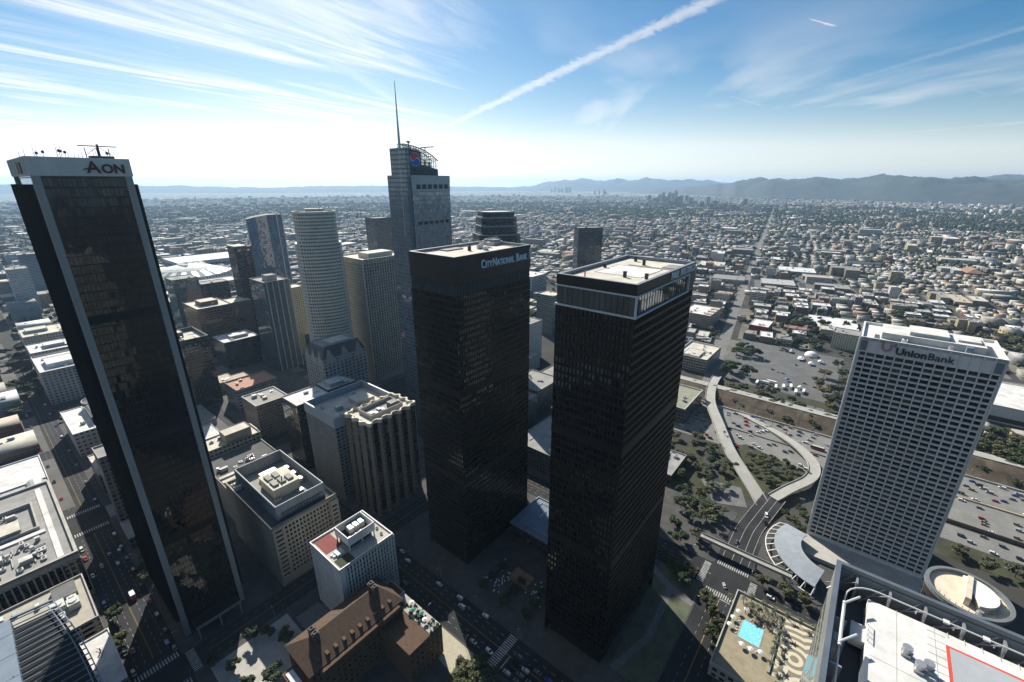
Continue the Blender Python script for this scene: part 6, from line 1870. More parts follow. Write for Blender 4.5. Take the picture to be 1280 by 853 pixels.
CROWNS = {}
for kind, lm in LEAF.items():
    CROWNS[kind] = [crown_mesh(17 * i + len(kind), 1150 if i < 2 else 900, (1.0, .85, 1.25)[i % 3]).mesh('crown', lm) for i in range(3)]
TR = MB()
TR.tube([(0, 0, 0), (.02, .01, .5), (0, 0, 1)], [.06, .045, .03], 7)
for k in range(5):
    a = k * 1.26; TR.tube([(0, 0, .75), (.18 * math.cos(a), .18 * math.sin(a), 1.05), (.42 * math.cos(a), .42 * math.sin(a), 1.35)], [.03, .02, .008], 5)
TRUNK = TR.mesh('trunk', M_BARK)
TREES = []


def tree(x, y, z, rad, h, kind, rr=random):
    t = thing('tree', None, 'tree', (x, y, z), rr.uniform(0, 6.28), kind + ' trees')
    link('trunk', TRUNK, t, (0, 0, 0), None, (rad * .9, rad * .9, h * .55))
    link('crown', rr.choice(CROWNS[kind]), t, (0, 0, h * .58), None, (rad * 1.25, rad * 1.25, h * .46))
    TREES.append((t, ('tall ' if h > 13 else ('small ' if h < 7 else '')) + kind + ' tree'))
    return t


def palm_mesh(seed):
    r = random.Random(seed); mb = MB()
    for k in range(16):
        a = k * 2.4; up = r.uniform(-.1, .9); L = r.uniform(1.6, 2.3)
        prev = None
        for j in range(5):
            f = j / 4
            p = Vector((math.cos(a) * L * f, math.sin(a) * L * f, up * L * f - 1.3 * f * f * L * .6)); w = .28 * math.sin(math.pi * min(.95, f + .12))
            s = Vector((-math.sin(a), math.cos(a), 0)) * w
            if prev: mb.face([prev[0], p - s, p + s, prev[1]])
            prev = (p - s, p + s)
    return mb.mesh('crown', LEAF['grey-green'])


PALMS = [palm_mesh(3), palm_mesh(4)]
PT = MB(); PT.tube([(0, 0, 0), (.05, 0, .5), (0, .03, 1)], [.22, .16, .14], 6)
PTM = PT.mesh('trunk', M_BARK)


def palm(x, y, z, h, rr=random):
    t = thing('palm_tree', None, 'palm tree', (x, y, z), rr.uniform(0, 6.28), 'palm trees')
    link('trunk', PTM, t, (0, 0, 0), None, (1, 1, h)); link('crown', rr.choice(PALMS), t, (0, 0, h), None, (1.25, 1.25, 1.1))
    TREES.append((t, ('tall' if h > 10 else 'short') + ' palm tree'))


rt = random.Random(21)
near_trees = {
    'dark green': ([(-111.9, 893.9), (-122.2, 759.4), (-122.2, 853.1), (-113.7, 727.9), (-132.2, 807.3), (-109.3, 812.1), (-108.8, 701.8), (-129.6, 888.3), (-132.5, 707.9), (-125.3, 684.1), (-133, 640), (-118, 655), (-140, 600)], 8.5, 12),
}
for kind, (L, rad, h) in near_trees.items():
    for a, b in L: p = W(a, b); tree(p.x, p.y, 0, rad * rt.uniform(.8, 1.2), h * rt.uniform(.85, 1.15), kind, rt)


def trees_at(L, rad, h, kinds, lift=False):
    for a, b in L:
        if lift: a, b = seen(a, b, h * .5)
        p = W(a, b); tree(p.x, p.y, 0, rad * rt.uniform(.75, 1.25), h * rt.uniform(.85, 1.2), rt.choice(kinds), rt)


trees_at([(-108, 235), (-113.5, 214), (-135.5, 172.4), (-132.5, 196), (-112, 222)], 4.2, 9, ['dark green', 'olive'])
trees_at([(-85.9, 117.1), (-80, 112), (-99.7, 108), (-88.3, 84.9), (-74, 100), (-100, 90), (-106, 118)], 4.0, 9, ['olive', 'dark green'])
trees_at([(-22.4, 11.4), (-20.9, 2.0), (-28, 6), (-16, -6), (-24, -8), (-14, 4), (-30, -2)], 4.5, 9, ['dark green', 'olive'])
trees_at([(625.4, 19.0), (600, 22), (526.8, 10.3), (519.0, -12), (500, 12), (612, 2)], 9.5, 15, ['dark green'], True)
trees_at([(472.0, -35.0), (460, -20), (450, -41.1), (437.1, -51.4), (441.5, -63.6), (452, -8), (436, -6), (470, -50), (465, -72), (450, -84)], 6.0, 11, ['grey-green', 'olive'], True)
trees_at([(516.7, -101.4), (540.4, -92.0), (487.8, -108.3), (580.0, -96), (633.3, -108), (505, -118), (470, -112), (525, -112), (600, -116), (560, -118)], 6.5, 12, ['olive', 'yellowish'], True)
trees_at([(279.1, -28), (258.4, -45.0), (253.8, -34.7), (233.5, -42.1), (258.9, -15.0), (284.0, -13.3), (225.5, -49.9), (200.3, -50.7), (194, -39.8), (226.8, -20.8), (270, 5), (245, 2), (215, -5), (290, 8), (205, -30), (188, -34), (236, -56), (262, -20), (268, -38), (290, -30), (300, -12), (246, -28), (282, 20), (262, 24), (300, 24), (236, 18), (150, -44), (165, -38), (178, -46), (160, -56), (196, -62), (184, -56), (212, -44), (240, -8), (255, -8), (272, -52)], 5.5, 9, ['dark green', 'grey-green', 'olive'], True)
trees_at([(299.0, -64.0), (292.3, -72.3), (289.5, -81.0), (285.9, -88.2), (286.5, -96.5), (299.3, -99.0), (273.4, -72.8), (267.3, -83.8), (267.6, -90.2), (282.3, -64.1), (305, -82), (311, -92), (305, -72), (278, -80), (296, -90)], 4.0, 6.5, ['olive', 'dark green', 'grey-green'], True)
trees_at([(242.4, -112), (235.7, -116), (223.9, -110.0), (205.6, -110.7), (217.9, -116), (230, -104), (196, -108)], 3.6, 6, ['olive', 'dark green'], True)
trees_at([(122.3, -43.9), (117, -52.2), (115, -59.4), (108.9, -64), (104, -79.3), (96.0, -85.2), (88.7, -90.8), (112, -95), (118, -66), (82, -88), (131.2, -150), (141.5, -115.9), (140.0, -104.2), (142, -126)], 4.2, 8.5, ['dark green', 'olive'])
trees_at([(868.9, -41.0), (880, -20), (948.1, -48.2), (857.3, -68.2), (786.7, -57.1), (811.5, -35.3), (679.4, -24.6), (734.5, -27.7), (760, -48), (700, -50), (830, -52), (720, -70), (775, -75)], 9.0, 15, ['dark green'], True)
trees_at([(956.8, -149.5), (1011.9, -173.7), (961.7, -197.0), (1015.4, -221.9), (966.4, -241.9), (1039.9, -269.0), (990.0, -286.2), (1035.4, -311.8), (1006.7, -328.7), (1089.8, -355.2), (1121.8, -160.2), (1122.1, -213.5), (931.2, -270.7), (919.3, -289.2), (966.2, -313.8), (953.3, -331.3), (900, -300), (910, -340), (880, -320), (870, -290), (930, -360), (980, -370)], 10.0, 14, ['dark green', 'olive'], True)
trees_at([(492.2, -244.6), (511.4, -255.7), (509.1, -265.5), (493.8, -270.9), (465.6, -247.6), (455.2, -255.0), (451.6, -260.9), (458.2, -237.2), (500, -285), (480, -292), (520, -240), (470, -275), (515, -290), (484, -258), (455, -300), (500, -310)], 9.5, 14, ['dark green', 'olive'], True)
trees_at([(398 + (k * 7) % 22, 30 - k * 13) for k in range(26) if k % 5 != 2] + [(394 + (k * 11) % 30, 25 - k * 9.3) for k in range(34)], 3.6, 6, ['grey-green', 'olive', 'dark green'])
trees_at([(264.3, -207.7), (262, -236.7), (266.2, -260), (258, -222), (255, -245)], 5.0, 9, ['olive', 'grey-green'], True)
for a, b, h in [(294, -35.8, 11), (320.5, -32.6, 12), (402.8, -77.9, 13), (412, -88, 12), (389, -49.6, 11), (390, -66, 12), (389, -104, 12), (388, -126, 11), (406, -60, 12), (426, -96, 9), (448, -98, 9), (389, -30, 10), (300, -110, 8), (252, -112, 8)]:
    a, b = seen(a, b, h * .6); p = W(a, b); palm(p.x, p.y, 0, h, rt)
for k in range(9): p = W(60 + 44 + (k % 2) * 3.2, -146 + 27 + k * 2.3); palm(p.x, p.y, DZ, rt.uniform(4, 7), rt)
for k in range(6): p = W(60 + 18 + k * 4.4, -146 + 27.6); palm(p.x, p.y, DZ, rt.uniform(3.5, 6), rt)
for k in range(5): p = W(60 + 49 + rt.uniform(-2, 2), -146 + 32 + k * 4); palm(p.x, p.y, DZ, rt.uniform(3.5, 6), rt)
for k in range(7): p = W(60 + 55.5, -146 + 6 + k * 6.4); palm(p.x, p.y, DZ, rt.uniform(3, 5), rt)

# ---------------------------------------------------------------- vehicles
CARCOL = {'white': (.72, .72, .71), 'silver': (.42, .43, .44), 'black': (.015, .015, .017), 'grey': (.12, .125, .13), 'red': (.35, .02, .02), 'blue': (.03, .07, .22), 'tan': (.30, .25, .18)}
CM = {}
for k, c in CARCOL.items():
    m, nt_, b = _mat('car_paint_' + k); b.inputs['Base Color'].default_value = (*c, 1); b.inputs['Roughness'].default_value = .3; b.inputs['Coat Weight'].default_value = .6
    CM[k] = m
M_TYRE = plain('tyre_rubber', (.02, .02, .02), .9)
M_CARG, _n, _b = _mat('car_glass'); _b.inputs['Base Color'].default_value = (.01, .012, .015, 1); _b.inputs['Roughness'].default_value = .05


def hull(mb, sec, m=0):
    """skin over cross sections (x, half width, z bottom, z top)"""
    for (x0, w0, b0, t0), (x1, w1, b1, t1) in zip(sec[:-1], sec[1:]):
        for s in (-1, 1):
            q = [(x0, s * w0, b0), (x1, s * w1, b1), (x1, s * w1 * .93, t1), (x0, s * w0 * .93, t0)]
            mb.face(q if s < 0 else q[::-1], m)
        mb.face([(x0, -w0 * .93, t0), (x1, -w1 * .93, t1), (x1, w1 * .93, t1), (x0, w0 * .93, t0)], m)
    for e, fl in ((sec[0], 0), (sec[-1], 1)):
        q = [(e[0], e[1], e[2]), (e[0], -e[1], e[2]), (e[0], -e[1] * .93, e[3]), (e[0], e[1] * .93, e[3])]
        mb.face(q[::-1] if fl else q, m)


WH = MB()
WH.tube([(0, -.12, 0), (0, .12, 0)], .33, 10)
WHM = WH.mesh('wheel', M_TYRE)
LM_, _n, _b = _mat('head_lamp'); _b.inputs['Base Color'].default_value = (.8, .8, .75, 1); _b.inputs['Roughness'].default_value = .2
PROTO = {}


def car_proto(kind):
    if kind == 'sedan':
        body = [(-2.3, .80, .35, .80), (-1.7, .88, .28, .92), (-.9, .90, .25, .95), (.9, .90, .25, .95), (1.7, .88, .27, .85), (2.25, .78, .35, .68)]
        cab = [(-1.75, .70, .92, .94), (-1.0, .72, .92, 1.42), (.25, .72, .92, 1.44), (1.15, .72, .92, .95)]
    elif kind == 'van':
        body = [(-2.5, .95, .35, 1.05), (1.4, .95, .3, 1.05), (2.5, .88, .35, .95)]
        cab = [(-2.48, .90, 1.05, 1.95), (.6, .90, 1.05, 2.0), (1.7, .86, 1.05, 1.1)]
    else:
        body = [(-2.25, .88, .42, 1.02), (-.9, .94, .36, 1.04), (1.0, .94, .36, 1.04), (2.25, .86, .42, .92)]
        cab = [(-2.2, .80, 1.0, 1.55), (-1.2, .82, 1.0, 1.70), (.3, .82, 1.0, 1.70), (1.2, .80, 1.0, 1.06)]
    b_ = MB(); hull(b_, body); bm_ = b_.mesh('body', CM['white'])
    c_ = MB(); hull(c_, cab); cm_ = c_.mesh('window', M_CARG)
    z1 = max(s[3] for s in cab); xs_ = [s[0] for s in cab if s[3] > z1 - .16]
    r_ = MB(); hull(r_, [(min(xs_) - .1, .68 if kind == 'sedan' else .82, z1 - .02, z1 + .03), (max(xs_) + .1, .68 if kind == 'sedan' else .80, z1 - .02, z1 + .03)]); rm_ = r_.mesh('roof', CM['white'])
    l_ = MB(); fx = body[-1][0]
    l_.box(fx - .12, fx + .02, -.72, -.42, .52, .66); lm_ = l_.mesh('headlight', LM_)
    PROTO[kind] = (bm_, cm_, rm_, lm_, body[-1][0])


for k in ('sedan', 'van', 'suv'): car_proto(k)
CARS = []


def car(a, b, heading, kind=None, col=None, z=.1, group='cars', rr=rt, loc=None):
    kind = kind or rr.choice(['sedan', 'sedan', 'suv', 'suv', 'van']); col = col or rr.choice(['white', 'white', 'silver', 'black', 'grey', 'grey', 'red', 'blue', 'tan'])
    p = W(a, b, z) if loc is None else Vector(loc)
    t = thing('car' if kind != 'van' else 'van', None, 'car' if kind != 'van' else 'van', p, GA + heading, group)
    bm_, cm_, rm_, lm_, fx = PROTO[kind]
    for nm_, me in (('body', bm_), ('roof', rm_)):
        o = link(nm_, me, t); o.material_slots[0].link = 'OBJECT'; o.material_slots[0].material = CM[col]
    link('window', cm_, t)
    for s in (0, 1): link('headlight', lm_, t, (0, 1.14 * s, 0))
    for sx in (-1.4, 1.4):
        for sy in (-.82, .82): link('wheel', WHM, t, (sx, sy, .33))
    CARS.append((t, f'{col} {kind}'))
    return t


HB, HBR = R(90), R(-90)
for a, b in [(9.5, 103.4), (6.6, 93.3), (8.7, 44.0), (6.2, 34.8), (9.5, 22.7)]: car(a, b, HB, group='cars on the avenue below the dark towers')
car(5.0, 38.5, HB, 'van', 'white', group='cars on the avenue below the dark towers'); car(7.4, 62, HB, 'sedan', 'white', group='cars on the avenue below the dark towers')
for a, b, c in [(-6.9, 17.2, 'silver'), (-5.4, 6.3, 'white'), (-6, 80, 'grey')]: car(a, b, HBR, None, c, group='cars on the avenue below the dark towers')
for i in range(4):
    for j in range(4):
        if (i * 4 + j) % 7 != 3: car(-8.2 + i * 3.6, -9 - j * 6.4 + rt.uniform(-.8, .8), HB, None, rt.choice(['grey', 'black', 'grey', 'silver', 'blue']), group='cars waiting at the stop line')
for a, b, hd in [(-123.7, 263.3, HB), (-129.5, 254.1, HBR), (-121.9, 247.9, HB), (-118.3, 262.2, HB), (-132.0, 163.5, HBR), (-118.4, 153.7, HB)]: car(a, b, hd, group='cars on the street by the black slab tower')
for k in range(16):
    car(-134.6 + (0 if k % 2 else 17.4), 350 + k * 19 + rt.uniform(-3, 3), HBR if k % 2 else HB, group='cars parked along the tree-lined street')
for k in range(18):
    if k not in (5, 11): car(-135.2 if k % 2 else -116.6, 146 + (k // 2) * 17.5 + rt.uniform(-3, 3), HBR if k % 2 else HB, group='cars parked by the black slab tower')
t = thing('delivery_truck', 'delivery truck with a red cab and white box on the sunlit street patch', 'truck', W(-122.5, 206, .05), GA + HBR)
mb = MB(); hull(mb, [(1.4, 1.15, .5, 2.4), (2.4, 1.15, .5, 2.4), (3.5, 1.1, .5, 1.5), (3.6, 1.05, .5, 1.2)]); mb.build('cab', CM['red'], t)
mb = MB(); mb.box(-4.2, 1.3, -1.25, 1.25, .9, 3.6); mb.build('cargo_box', M_WHITE, t)
mb = MB(); hull(mb, [(2.42, 1.0, 1.5, 2.3), (3.3, .95, 1.5, 1.62)]); mb.build('window', M_CARG, t)
for x in (-3.2, -2.2, 2.6):
    for y in (-1.05, 1.05): link('wheel', WHM, t, (x, y, .45), None, (1.4, 1.2, 1.4))
for a, b, hd, k_, c in [(124.4, -84.6, R(30), 'sedan', 'silver'), (133.5, -110.0, HBR, 'suv', 'white'), (213.1, -92.5, R(200), 'van', 'white'), (204.3, -93.3, R(195), 'suv', 'black'), (228.6, -97.4, R(200), 'sedan', 'white'), (121.4, -133.8, HB, 'van', 'white'), (134.0, -140.4, HBR, 'sedan', 'black'), (170, -81, R(180), 'sedan', 'grey')]:
    car(a, b, hd, k_, c, group='cars on the cross street', z=.12 if a < 190 else 1.2)
for lane, (p, q, w) in enumerate(lanes):
    n = int(w / 4)
    for k in range(n):
        b0, b1 = (50.0, -345.0) if lane < 2 else (-165.0, -345.0)
        b = b0 - rt.uniform(0, 25)
        while b > b1:
            if b > -112 or b < -178 or lane == 2:
                car(p[0] - w / 2 + (k + .5) * w / n, b, HB if lane == 0 else HBR, group='cars on the motorway')
            b -= rt.uniform(13, 44) if lane == 0 else rt.uniform(18, 60)
for a, b in [(550.7, -36.0), (546.1, -43.9), (544.0, -50.1), (523.1, -78.6), (499.1, -64.4), (529.2, -9.5), (527.0, -20.3), (517.4, -90.9), (520, -2), (582, -20), (560, -100), (590, -60)]:
    car(a, b, rt.choice([0, HB]), group='cars on the car park')
for k in range(8):
    u = thing('trailer', None, 'trailer', W(484 + (k % 3) * 7, -30 - k * 7.4, .1), GA + rt.choice([0, R(90), R(8)]), 'white trailers along the car park edge')
    mb = MB(); mb.box(-5.5, 5.5, -1.3, 1.3, .9, 3.8); mb.build('cargo_box', M_WHITE, u)
    for x in (-4, -3, 3.5): link('wheel', WHM, u, (x, -1.1, .45), None, (1.3, 1.2, 1.3)); link('wheel', WHM, u, (x, 1.1, .45), None, (1.3, 1.2, 1.3))
    CARS.append((u, 'white box trailer'))
t = thing('bus', 'long red bus on the motorway beside the loop ramp', 'bus', W(352, -112, .1), GA + HB)
mb = MB(); hull(mb, [(-6, 1.3, .45, 3.1), (5.7, 1.3, .45, 3.1), (6.1, 1.2, .5, 2.9)]); mb.build('body', CM['red'], t)
mb = MB(); mb.box(-5.6, 5.6, -1.33, 1.33, 1.5, 2.6); mb.build('window', M_CARG, t)
mb = MB(); mb.box(-5.2, 5.0, -1.0, 1.0, 3.1, 3.35); mb.build('roof', M_METALW, t)
for x in (-3.8, 3.9):
    for y in (-1.1, 1.1): link('wheel', WHM, t, (x, y, .5), None, (1.5, 1.3, 1.5))
for k, (x, y) in enumerate(((24, 26), (15.5, 28.5), (10.5, 29.5), (3.5, 30))):
    p = W(-195 + x + 12, 169 + y + 8, 28.82); car(0, 0, HB, 'suv', 'white' if k != 1 else 'silver', group='cars on the parking roof', loc=p)

# ---------------------------------------------------------------- street furniture
LAMP = MB(); LAMP.tube([(0, 0, 0), (0, 0, 7.6), (.5, 0, 8.3), (2.0, 0, 8.6)], [.11, .08, .06, .05], 6)
LM1 = LAMP.mesh('pole', M_METAL)
LAMP = MB(); LAMP.box(1.7, 2.6, -.16, .16, 8.5, 8.66); LM2 = LAMP.mesh('lamp_head', M_METALW)
LAMPS = []
for a, b, rz_ in [(12.5, 100, 180), (12.5, 66, 180), (12.5, 32, 180), (12.5, -2, 180), (-12.5, 84, 0), (-12.5, 50, 0), (-12.5, 18, 0), (-113, 150, 180), (-113, 190, 180), (-113, 240, 180), (-138.5, 158, 0), (-138.5, 262, 0), (117, -60, 0), (141, -60, 180), (117, -97, 0), (141.5, -97, 180), (120, -73.5, 270), (98, -73.5, 270), (-72, 121, 90), (-36, 121, 90)]:
    u = thing('street_lamp', None, 'street lamp', W(a, b, SW), GA + R(rz_), 'street lamps downtown')
    link('pole', LM1, u); link('lamp_head', LM2, u); LAMPS.append((u, 'grey street lamp'))
for i in range(9):
    for j in (0, 1):
        u = thing('street_lamp', None, 'street lamp', W(341.6, 50 - i * 44 + j * .01, 1.2) if j == 0 else W(387, 40 - i * 44, .1), GA + R(180 if j else 0), 'street lamps on the motorway')
        link('pole', LM1, u); link('lamp_head', LM2, u); LAMPS.append((u, 'motorway lamp on the median wall' if j == 0 else 'motorway lamp along the earth bank'))
TB = MB(); TB.prism([(.55 * math.cos(q * math.pi / 5), .55 * math.sin(q * math.pi / 5)) for q in range(10)], .70, .74); TBM = TB.mesh('tabletop', M_METALW)
TB = MB(); TB.tube([(0, 0, 0), (0, 0, .7)], .05, 6); TB.prism([(.28 * math.cos(q * math.pi / 4), .28 * math.sin(q * math.pi / 4)) for q in range(8)], 0, .03); TLM = TB.mesh('leg', M_METAL)
rc = random.Random(5)
for cx, cy, n in ((33, 32, 24), (58, 12, 0), (44, 6, 26), (40, 38, 10)):
    for k in range(n):
        u = thing('cafe_table', 'small round cafe table among scattered tables on the dark plaza', 'table', W(cx + rc.gauss(0, 5), cy + rc.gauss(0, 4), SW), GA, 'cafe tables on the dark plaza')
        link('tabletop', TBM, u); link('leg', TLM, u)
for k in range(9): p = W(24 + (k % 3) * 9, 3 + (k // 3) * 17); tree(p.x, p.y, SW, 3.0, 6.5, 'dark green', rt)

ANCH = {'the black slab tower': wa(-94, 180), 'the clubhouse': wa(-60, 60), 'the bank-sign tower': wa(62, 75), 'the helipad tower': wa(60, -28), 'the pool': wa(92, -106), 'the curved pavilion': wa(180, -125), 'the white gridded tower': wa(230, -150),
        'the loop ramp': wa(305, -105), 'the flyover': wa(330, -25), 'the dome tent': wa(648, -72), 'the red-fronted block': wa(735, 15), 'the yellow-cream block': wa(730, -110), 'the large white hall': wa(585, -285), 'the fire-stair block': wa(-90, 650), 'the clean white shop roof': wa(-104, 475)}
rank_labels(CARS, ANCH); rank_labels(LAMPS, ANCH)
# ---------------------------------------------------------------- the low city, block by block
FA = R(60.0)
FP = np.array([math.cos(FA), math.sin(FA)]); FQ = np.array([-math.sin(FA), math.cos(FA)])
pal_roof = np.array([(.64, .63, .60), (.52, .49, .42), (.40, .39, .36), (.29, .28, .26), (.25, .24, .22), (.11, .11, .11), (.30, .16, .11), (.45, .38, .30), (.60, .60, .60)])
pal_rp = np.array([.15, .10, .15, .17, .13, .12, .06, .06, .06])
pal_wall = np.array([(.40, .37, .30), (.32, .27, .20), (.22, .17, .13), (.33, .33, .32), (.20, .11, .08), (.50, .48, .45), (.14, .14, .145), (.36, .30, .18)])
WALLN = ['cream', 'tan', 'brown', 'grey', 'brick', 'white', 'dark grey', 'yellowish']
ROOFN = ['white', 'cream', 'pale grey', 'grey', 'dark grey', 'black', 'clay red', 'tan', 'silver']
# ground plans already taken: (a0, a1, b0, b1)
TAKEN = [(470, 552, 26, 84), (680, 770, 80, 150), (704, 770, -6, 38), (700, 752, -136, -84), (752, 796, -204, -120), (530, 640, -340, -232), (540, 632, -168, -120), (474, 668, -116, 34),
         (348, 386, 240, 290), (296, 352, 220, 276), (474, 512, 288, 330), (690, 770, 490, 556), (440, 476, -420, 42), (640, 660, 430, 480)]
BIGS = [(-390, 770, 60), (146, 1000, 60), (-216, 505, 48), (-18, 520, 46), (-104, 444, 56)]
for t_ in bpy.data.objects:
    if t_.type == 'EMPTY' and t_.parent is None and t_.get('category') in ('office tower', 'apartment tower', 'office block', 'shop block', 'arena', 'exhibition hall', 'parking deck', 'department store', 'apartment block'):
        xs_ = [c.matrix_basis @ Vector(v) for c in t_.children if c.name.startswith(('wall', 'curtain')) and c.type == 'MESH' for v in c.bound_box]
        if xs_:
            A_, B_ = AB(t_.location.x, t_.location.y)
            if abs(t_.rotation_euler.z - GA) < .01:
                TAKEN.append((A_ + min(v.x for v in xs_) - 6, A_ + max(v.x for v in xs_) + 6, B_ + min(v.y for v in xs_) - 6, B_ + max(v.y for v in xs_) + 6))


def free(x, y, rad):
    a, b = AB(x, y)
    if -345 < a < 452 and b < 345: return False
    if -138 < a < -112 and b < 960: return False
    if 444 < a < 480 and b < 60: return False
    if 250 < a < 445 and b < 120: return False
    for (a0, a1, b0, b1) in TAKEN:
        if a0 - rad < a < a1 + rad and b0 - rad < b < b1 + rad: return False
    for (X, Y, r_) in BIGS:
        if math.hypot(x - X, y - Y) < r_ + rad: return False
    # the long straight cross street
    dx_, dy_ = x - 259, y - 536
    s = dx_ * .4976 + dy_ * .8674; d = -dx_ * .8674 + dy_ * .4976
    if s > -20 and abs(d) < 10 + rad * .6: return False
    # the elevated motorway far to the south
    if abs((y - 1560) - (x + 1285) * -2.9) < 70 and x < -1150: return False
    return True


B_, LOTS, TRS = [], [], []           # boxes: x, y, ang, hx, hy, h, roof, wall ; lots ; trees
rf = random.Random(77)


def fill_block(cx, cy, ang, L, D, style):
    c_, s_ = math.cos(ang), math.sin(ang)
    def P(u, v): return cx + u * c_ - v * s_, cy + u * s_ + v * c_
    r0 = math.hypot(cx, cy)
    if free(cx, cy, 0): LOTS.append((cx, cy, ang, L / 2, D / 2, style))
    if style == 'big':
        n = rf.randint(1, 3); u = -L / 2 + 4
        for k in range(n):
            w = (L - 8) / n
            x, y = P(u + w / 2, rf.uniform(-4, 4)); hx, hy = w / 2 * rf.uniform(.6, .94), (D / 2 - 4) * rf.uniform(.55, .97)
            h = rf.choice([6, 7, 8, 9, 10, 12, 14]) if rf.random() < .8 else rf.uniform(15, 34)
            B_.append((x, y, ang, hx, hy, h)); u += w
    else:
        nrow = max(2, int(D / (26 if style == 'house' else 34)))
        for row in range(nrow):
            u = -L / 2 + rf.uniform(1, 7)
            while u < L / 2 - 8:
                w = rf.uniform(8, 15) if style == 'house' else rf.uniform(11, 27)
                d = min(rf.uniform(11, 20) if style == 'house' else rf.uniform(15, 32), D / nrow - 3)
                h = rf.uniform(4.5, 8.5) if style == 'house' else rf.uniform(7, 15)
                if style == 'flats' and rf.random() < .09: h = rf.uniform(16, 30)
                if rf.random() < .90:
                    x, y = P(u + w / 2, -D / 2 + (row + .5) * D / nrow + rf.uniform(-1.5, 1.5))
                    B_.append((x, y, ang + R(rf.uniform(-1, 1)), w / 2, d / 2, h))
                u += w + rf.uniform(2, 6)
        nt_ = int(L / (6.5 if style == 'house' else 6.5))
        for k in range(nt_):
            x, y = P(rf.uniform(-L / 2, L / 2), rf.choice([0, 0, -1, 1]) * D / 2 + rf.uniform(-5, 5)); TRS.append((x, y, rf.uniform(2.6, 5.6)))
    if style == 'big':
        for k in range(int(L / 22)):
            x, y = P(rf.uniform(-L / 2, L / 2), rf.choice([-1, 1]) * (D / 2 + 3)); TRS.append((x, y, rf.uniform(2.4, 4.5)))


def in_view(x, y, m=0):
    return y > 60 and abs(math.atan2(x, y)) < R(51) + m / max(1, math.hypot(x, y))


BL, BD, ST = 104.0, 104.0, 12.0
for i in range(-64, 65):
    for j in range(-64, 65):
        u, v = i * (BL + ST) + 40, j * (BD + ST)
        v += (i % 4) * 23
        x, y = 259 + u * FP[0] + v * FQ[0], 536 + u * FP[1] + v * FQ[1]
        r_ = math.hypot(x, y)
        if not in_view(x, y, 90) or r_ > 5600: continue
        a, b = AB(x, y)
        if a < 452 and b < 1500 and not (a > 300 and b > 700): continue
        q = rf.random()
        west = x < -200
        style = ('big' if q < .28 else ('flats' if q < .9 else 'house')) if r_ < 2300 else ('big' if q < (.2 if not west else .34) else ('flats' if q < .62 else 'house'))
        if b < -60 and a > 820 and q > .5: style = 'house'
        fill_block(x, y, FA + R(rf.uniform(-2.5, 2.5) + 9 * mnoise.noise(Vector((x / 900, y / 900, 5))) + (90 if mnoise.noise(Vector((x / 330, y / 330, 9))) + rf.uniform(-.15, .15) > 0 else 0)), BL, BD, style)
for i in range(-5, 6):
    for j in range(0, 14):
        a, b = -126 + 71 + i * 130, 345 + 60 + j * 128
        if a < -330 and b < 345: continue
        p = W(a, b)
        if not in_view(p.x, p.y, 60): continue
        if a > 452 and b < 1500: continue
        c_, s_ = math.cos(GA), math.sin(GA)
        for (du, dv) in ((-28, -26), (28, -26), (-28, 28), (28, 28)):
            x, y = p.x + du * c_ - dv * s_, p.y + du * s_ + dv * c_
            if rf.random() < .82: B_.append((x, y, GA, rf.uniform(14, 25), rf.uniform(14, 24), rf.choice([8, 10, 12, 16, 20, 26, 34])))
        LOTS.append((p.x, p.y, GA, 56, 54, 'big'))
        for k in range(6): TRS.append((p.x + rf.uniform(-60, 60), p.y + rf.uniform(-60, 60), rf.uniform(2.5, 4.5)))
# houses on the west side of the left street
B_ = [b for b in B_ if free(b[0], b[1], max(b[3], b[4]) * .8)]
TRS = [t_ for t_ in TRS if free(t_[0], t_[1], 1)]
for k in range(13000):                                        # single roofs out to the far plain
    r_ = math.sqrt(rf.uniform(5400 ** 2, 9600 ** 2)); an = R(rf.uniform(-49, 50))
    B_.append((r_ * math.sin(an), r_ * math.cos(an), FA, rf.uniform(10, 30), rf.uniform(8, 22), rf.uniform(5, 14) if rf.random() < .96 else rf.uniform(20, 45)))

# the picture is taken over these sight-blocking towers: (x, y centre, radius, height)
BLK = []
for (a0, a1, b0, b1, h) in ((-110, -78, 150, 211, 260), (28, 96, 56, 94, 213), (25, 95, -48, -10, 213), (209, 251, -185, -120, 159), (-56, -14, 140, 213, 47), (20, 64, 147, 175, 84), (14, 69, 183, 229, 78), (168, 228, 362, 402, 163), (62, 110, 283, 319, 95), (106, 144, 500, 546, 127), (162, 214, 722, 752, 151), (-6, 21, 462, 514, 85), (60, 106, 628, 690, 78), (84, 124, 818, 858, 92)):
    BLK.append((a0, a1, b0, b1, h))


def hidden(x, y, z):
    a1, b1 = AB(x, y); a0, b0 = AB(0, 0)
    for k in range(1, 48):
        t_ = k / 48; a, b, zz = a0 + (a1 - a0) * t_, b0 + (b1 - b0) * t_, CAM_H + (z - CAM_H) * t_
        for q in BLK:
            if q[0] < a < q[1] and q[2] < b < q[3] and zz < q[4]: return True
    for (X, Y, r_, h) in ((-216, 505, 24, 221), (-80, 465, 34, 257), (-18, 520, 24, 219), (-385, 745, 26, 205), (160, 119, 17, 112), (146, 1000, 40, 158)):
        L2 = x * x + y * y; t_ = (X * x + Y * y) / L2
        if 0 < t_ < 1 and math.hypot(X - x * t_, Y - y * t_) < r_ and CAM_H + (z - CAM_H) * t_ < h: return True
    return False


def angsize(b):
    d2 = b[0] ** 2 + b[1] ** 2 + 200 ** 2
    return (4 * b[3] * b[4] * 230 / math.sqrt(d2) + 2 * b[5] * (b[3] + b[4])) / d2


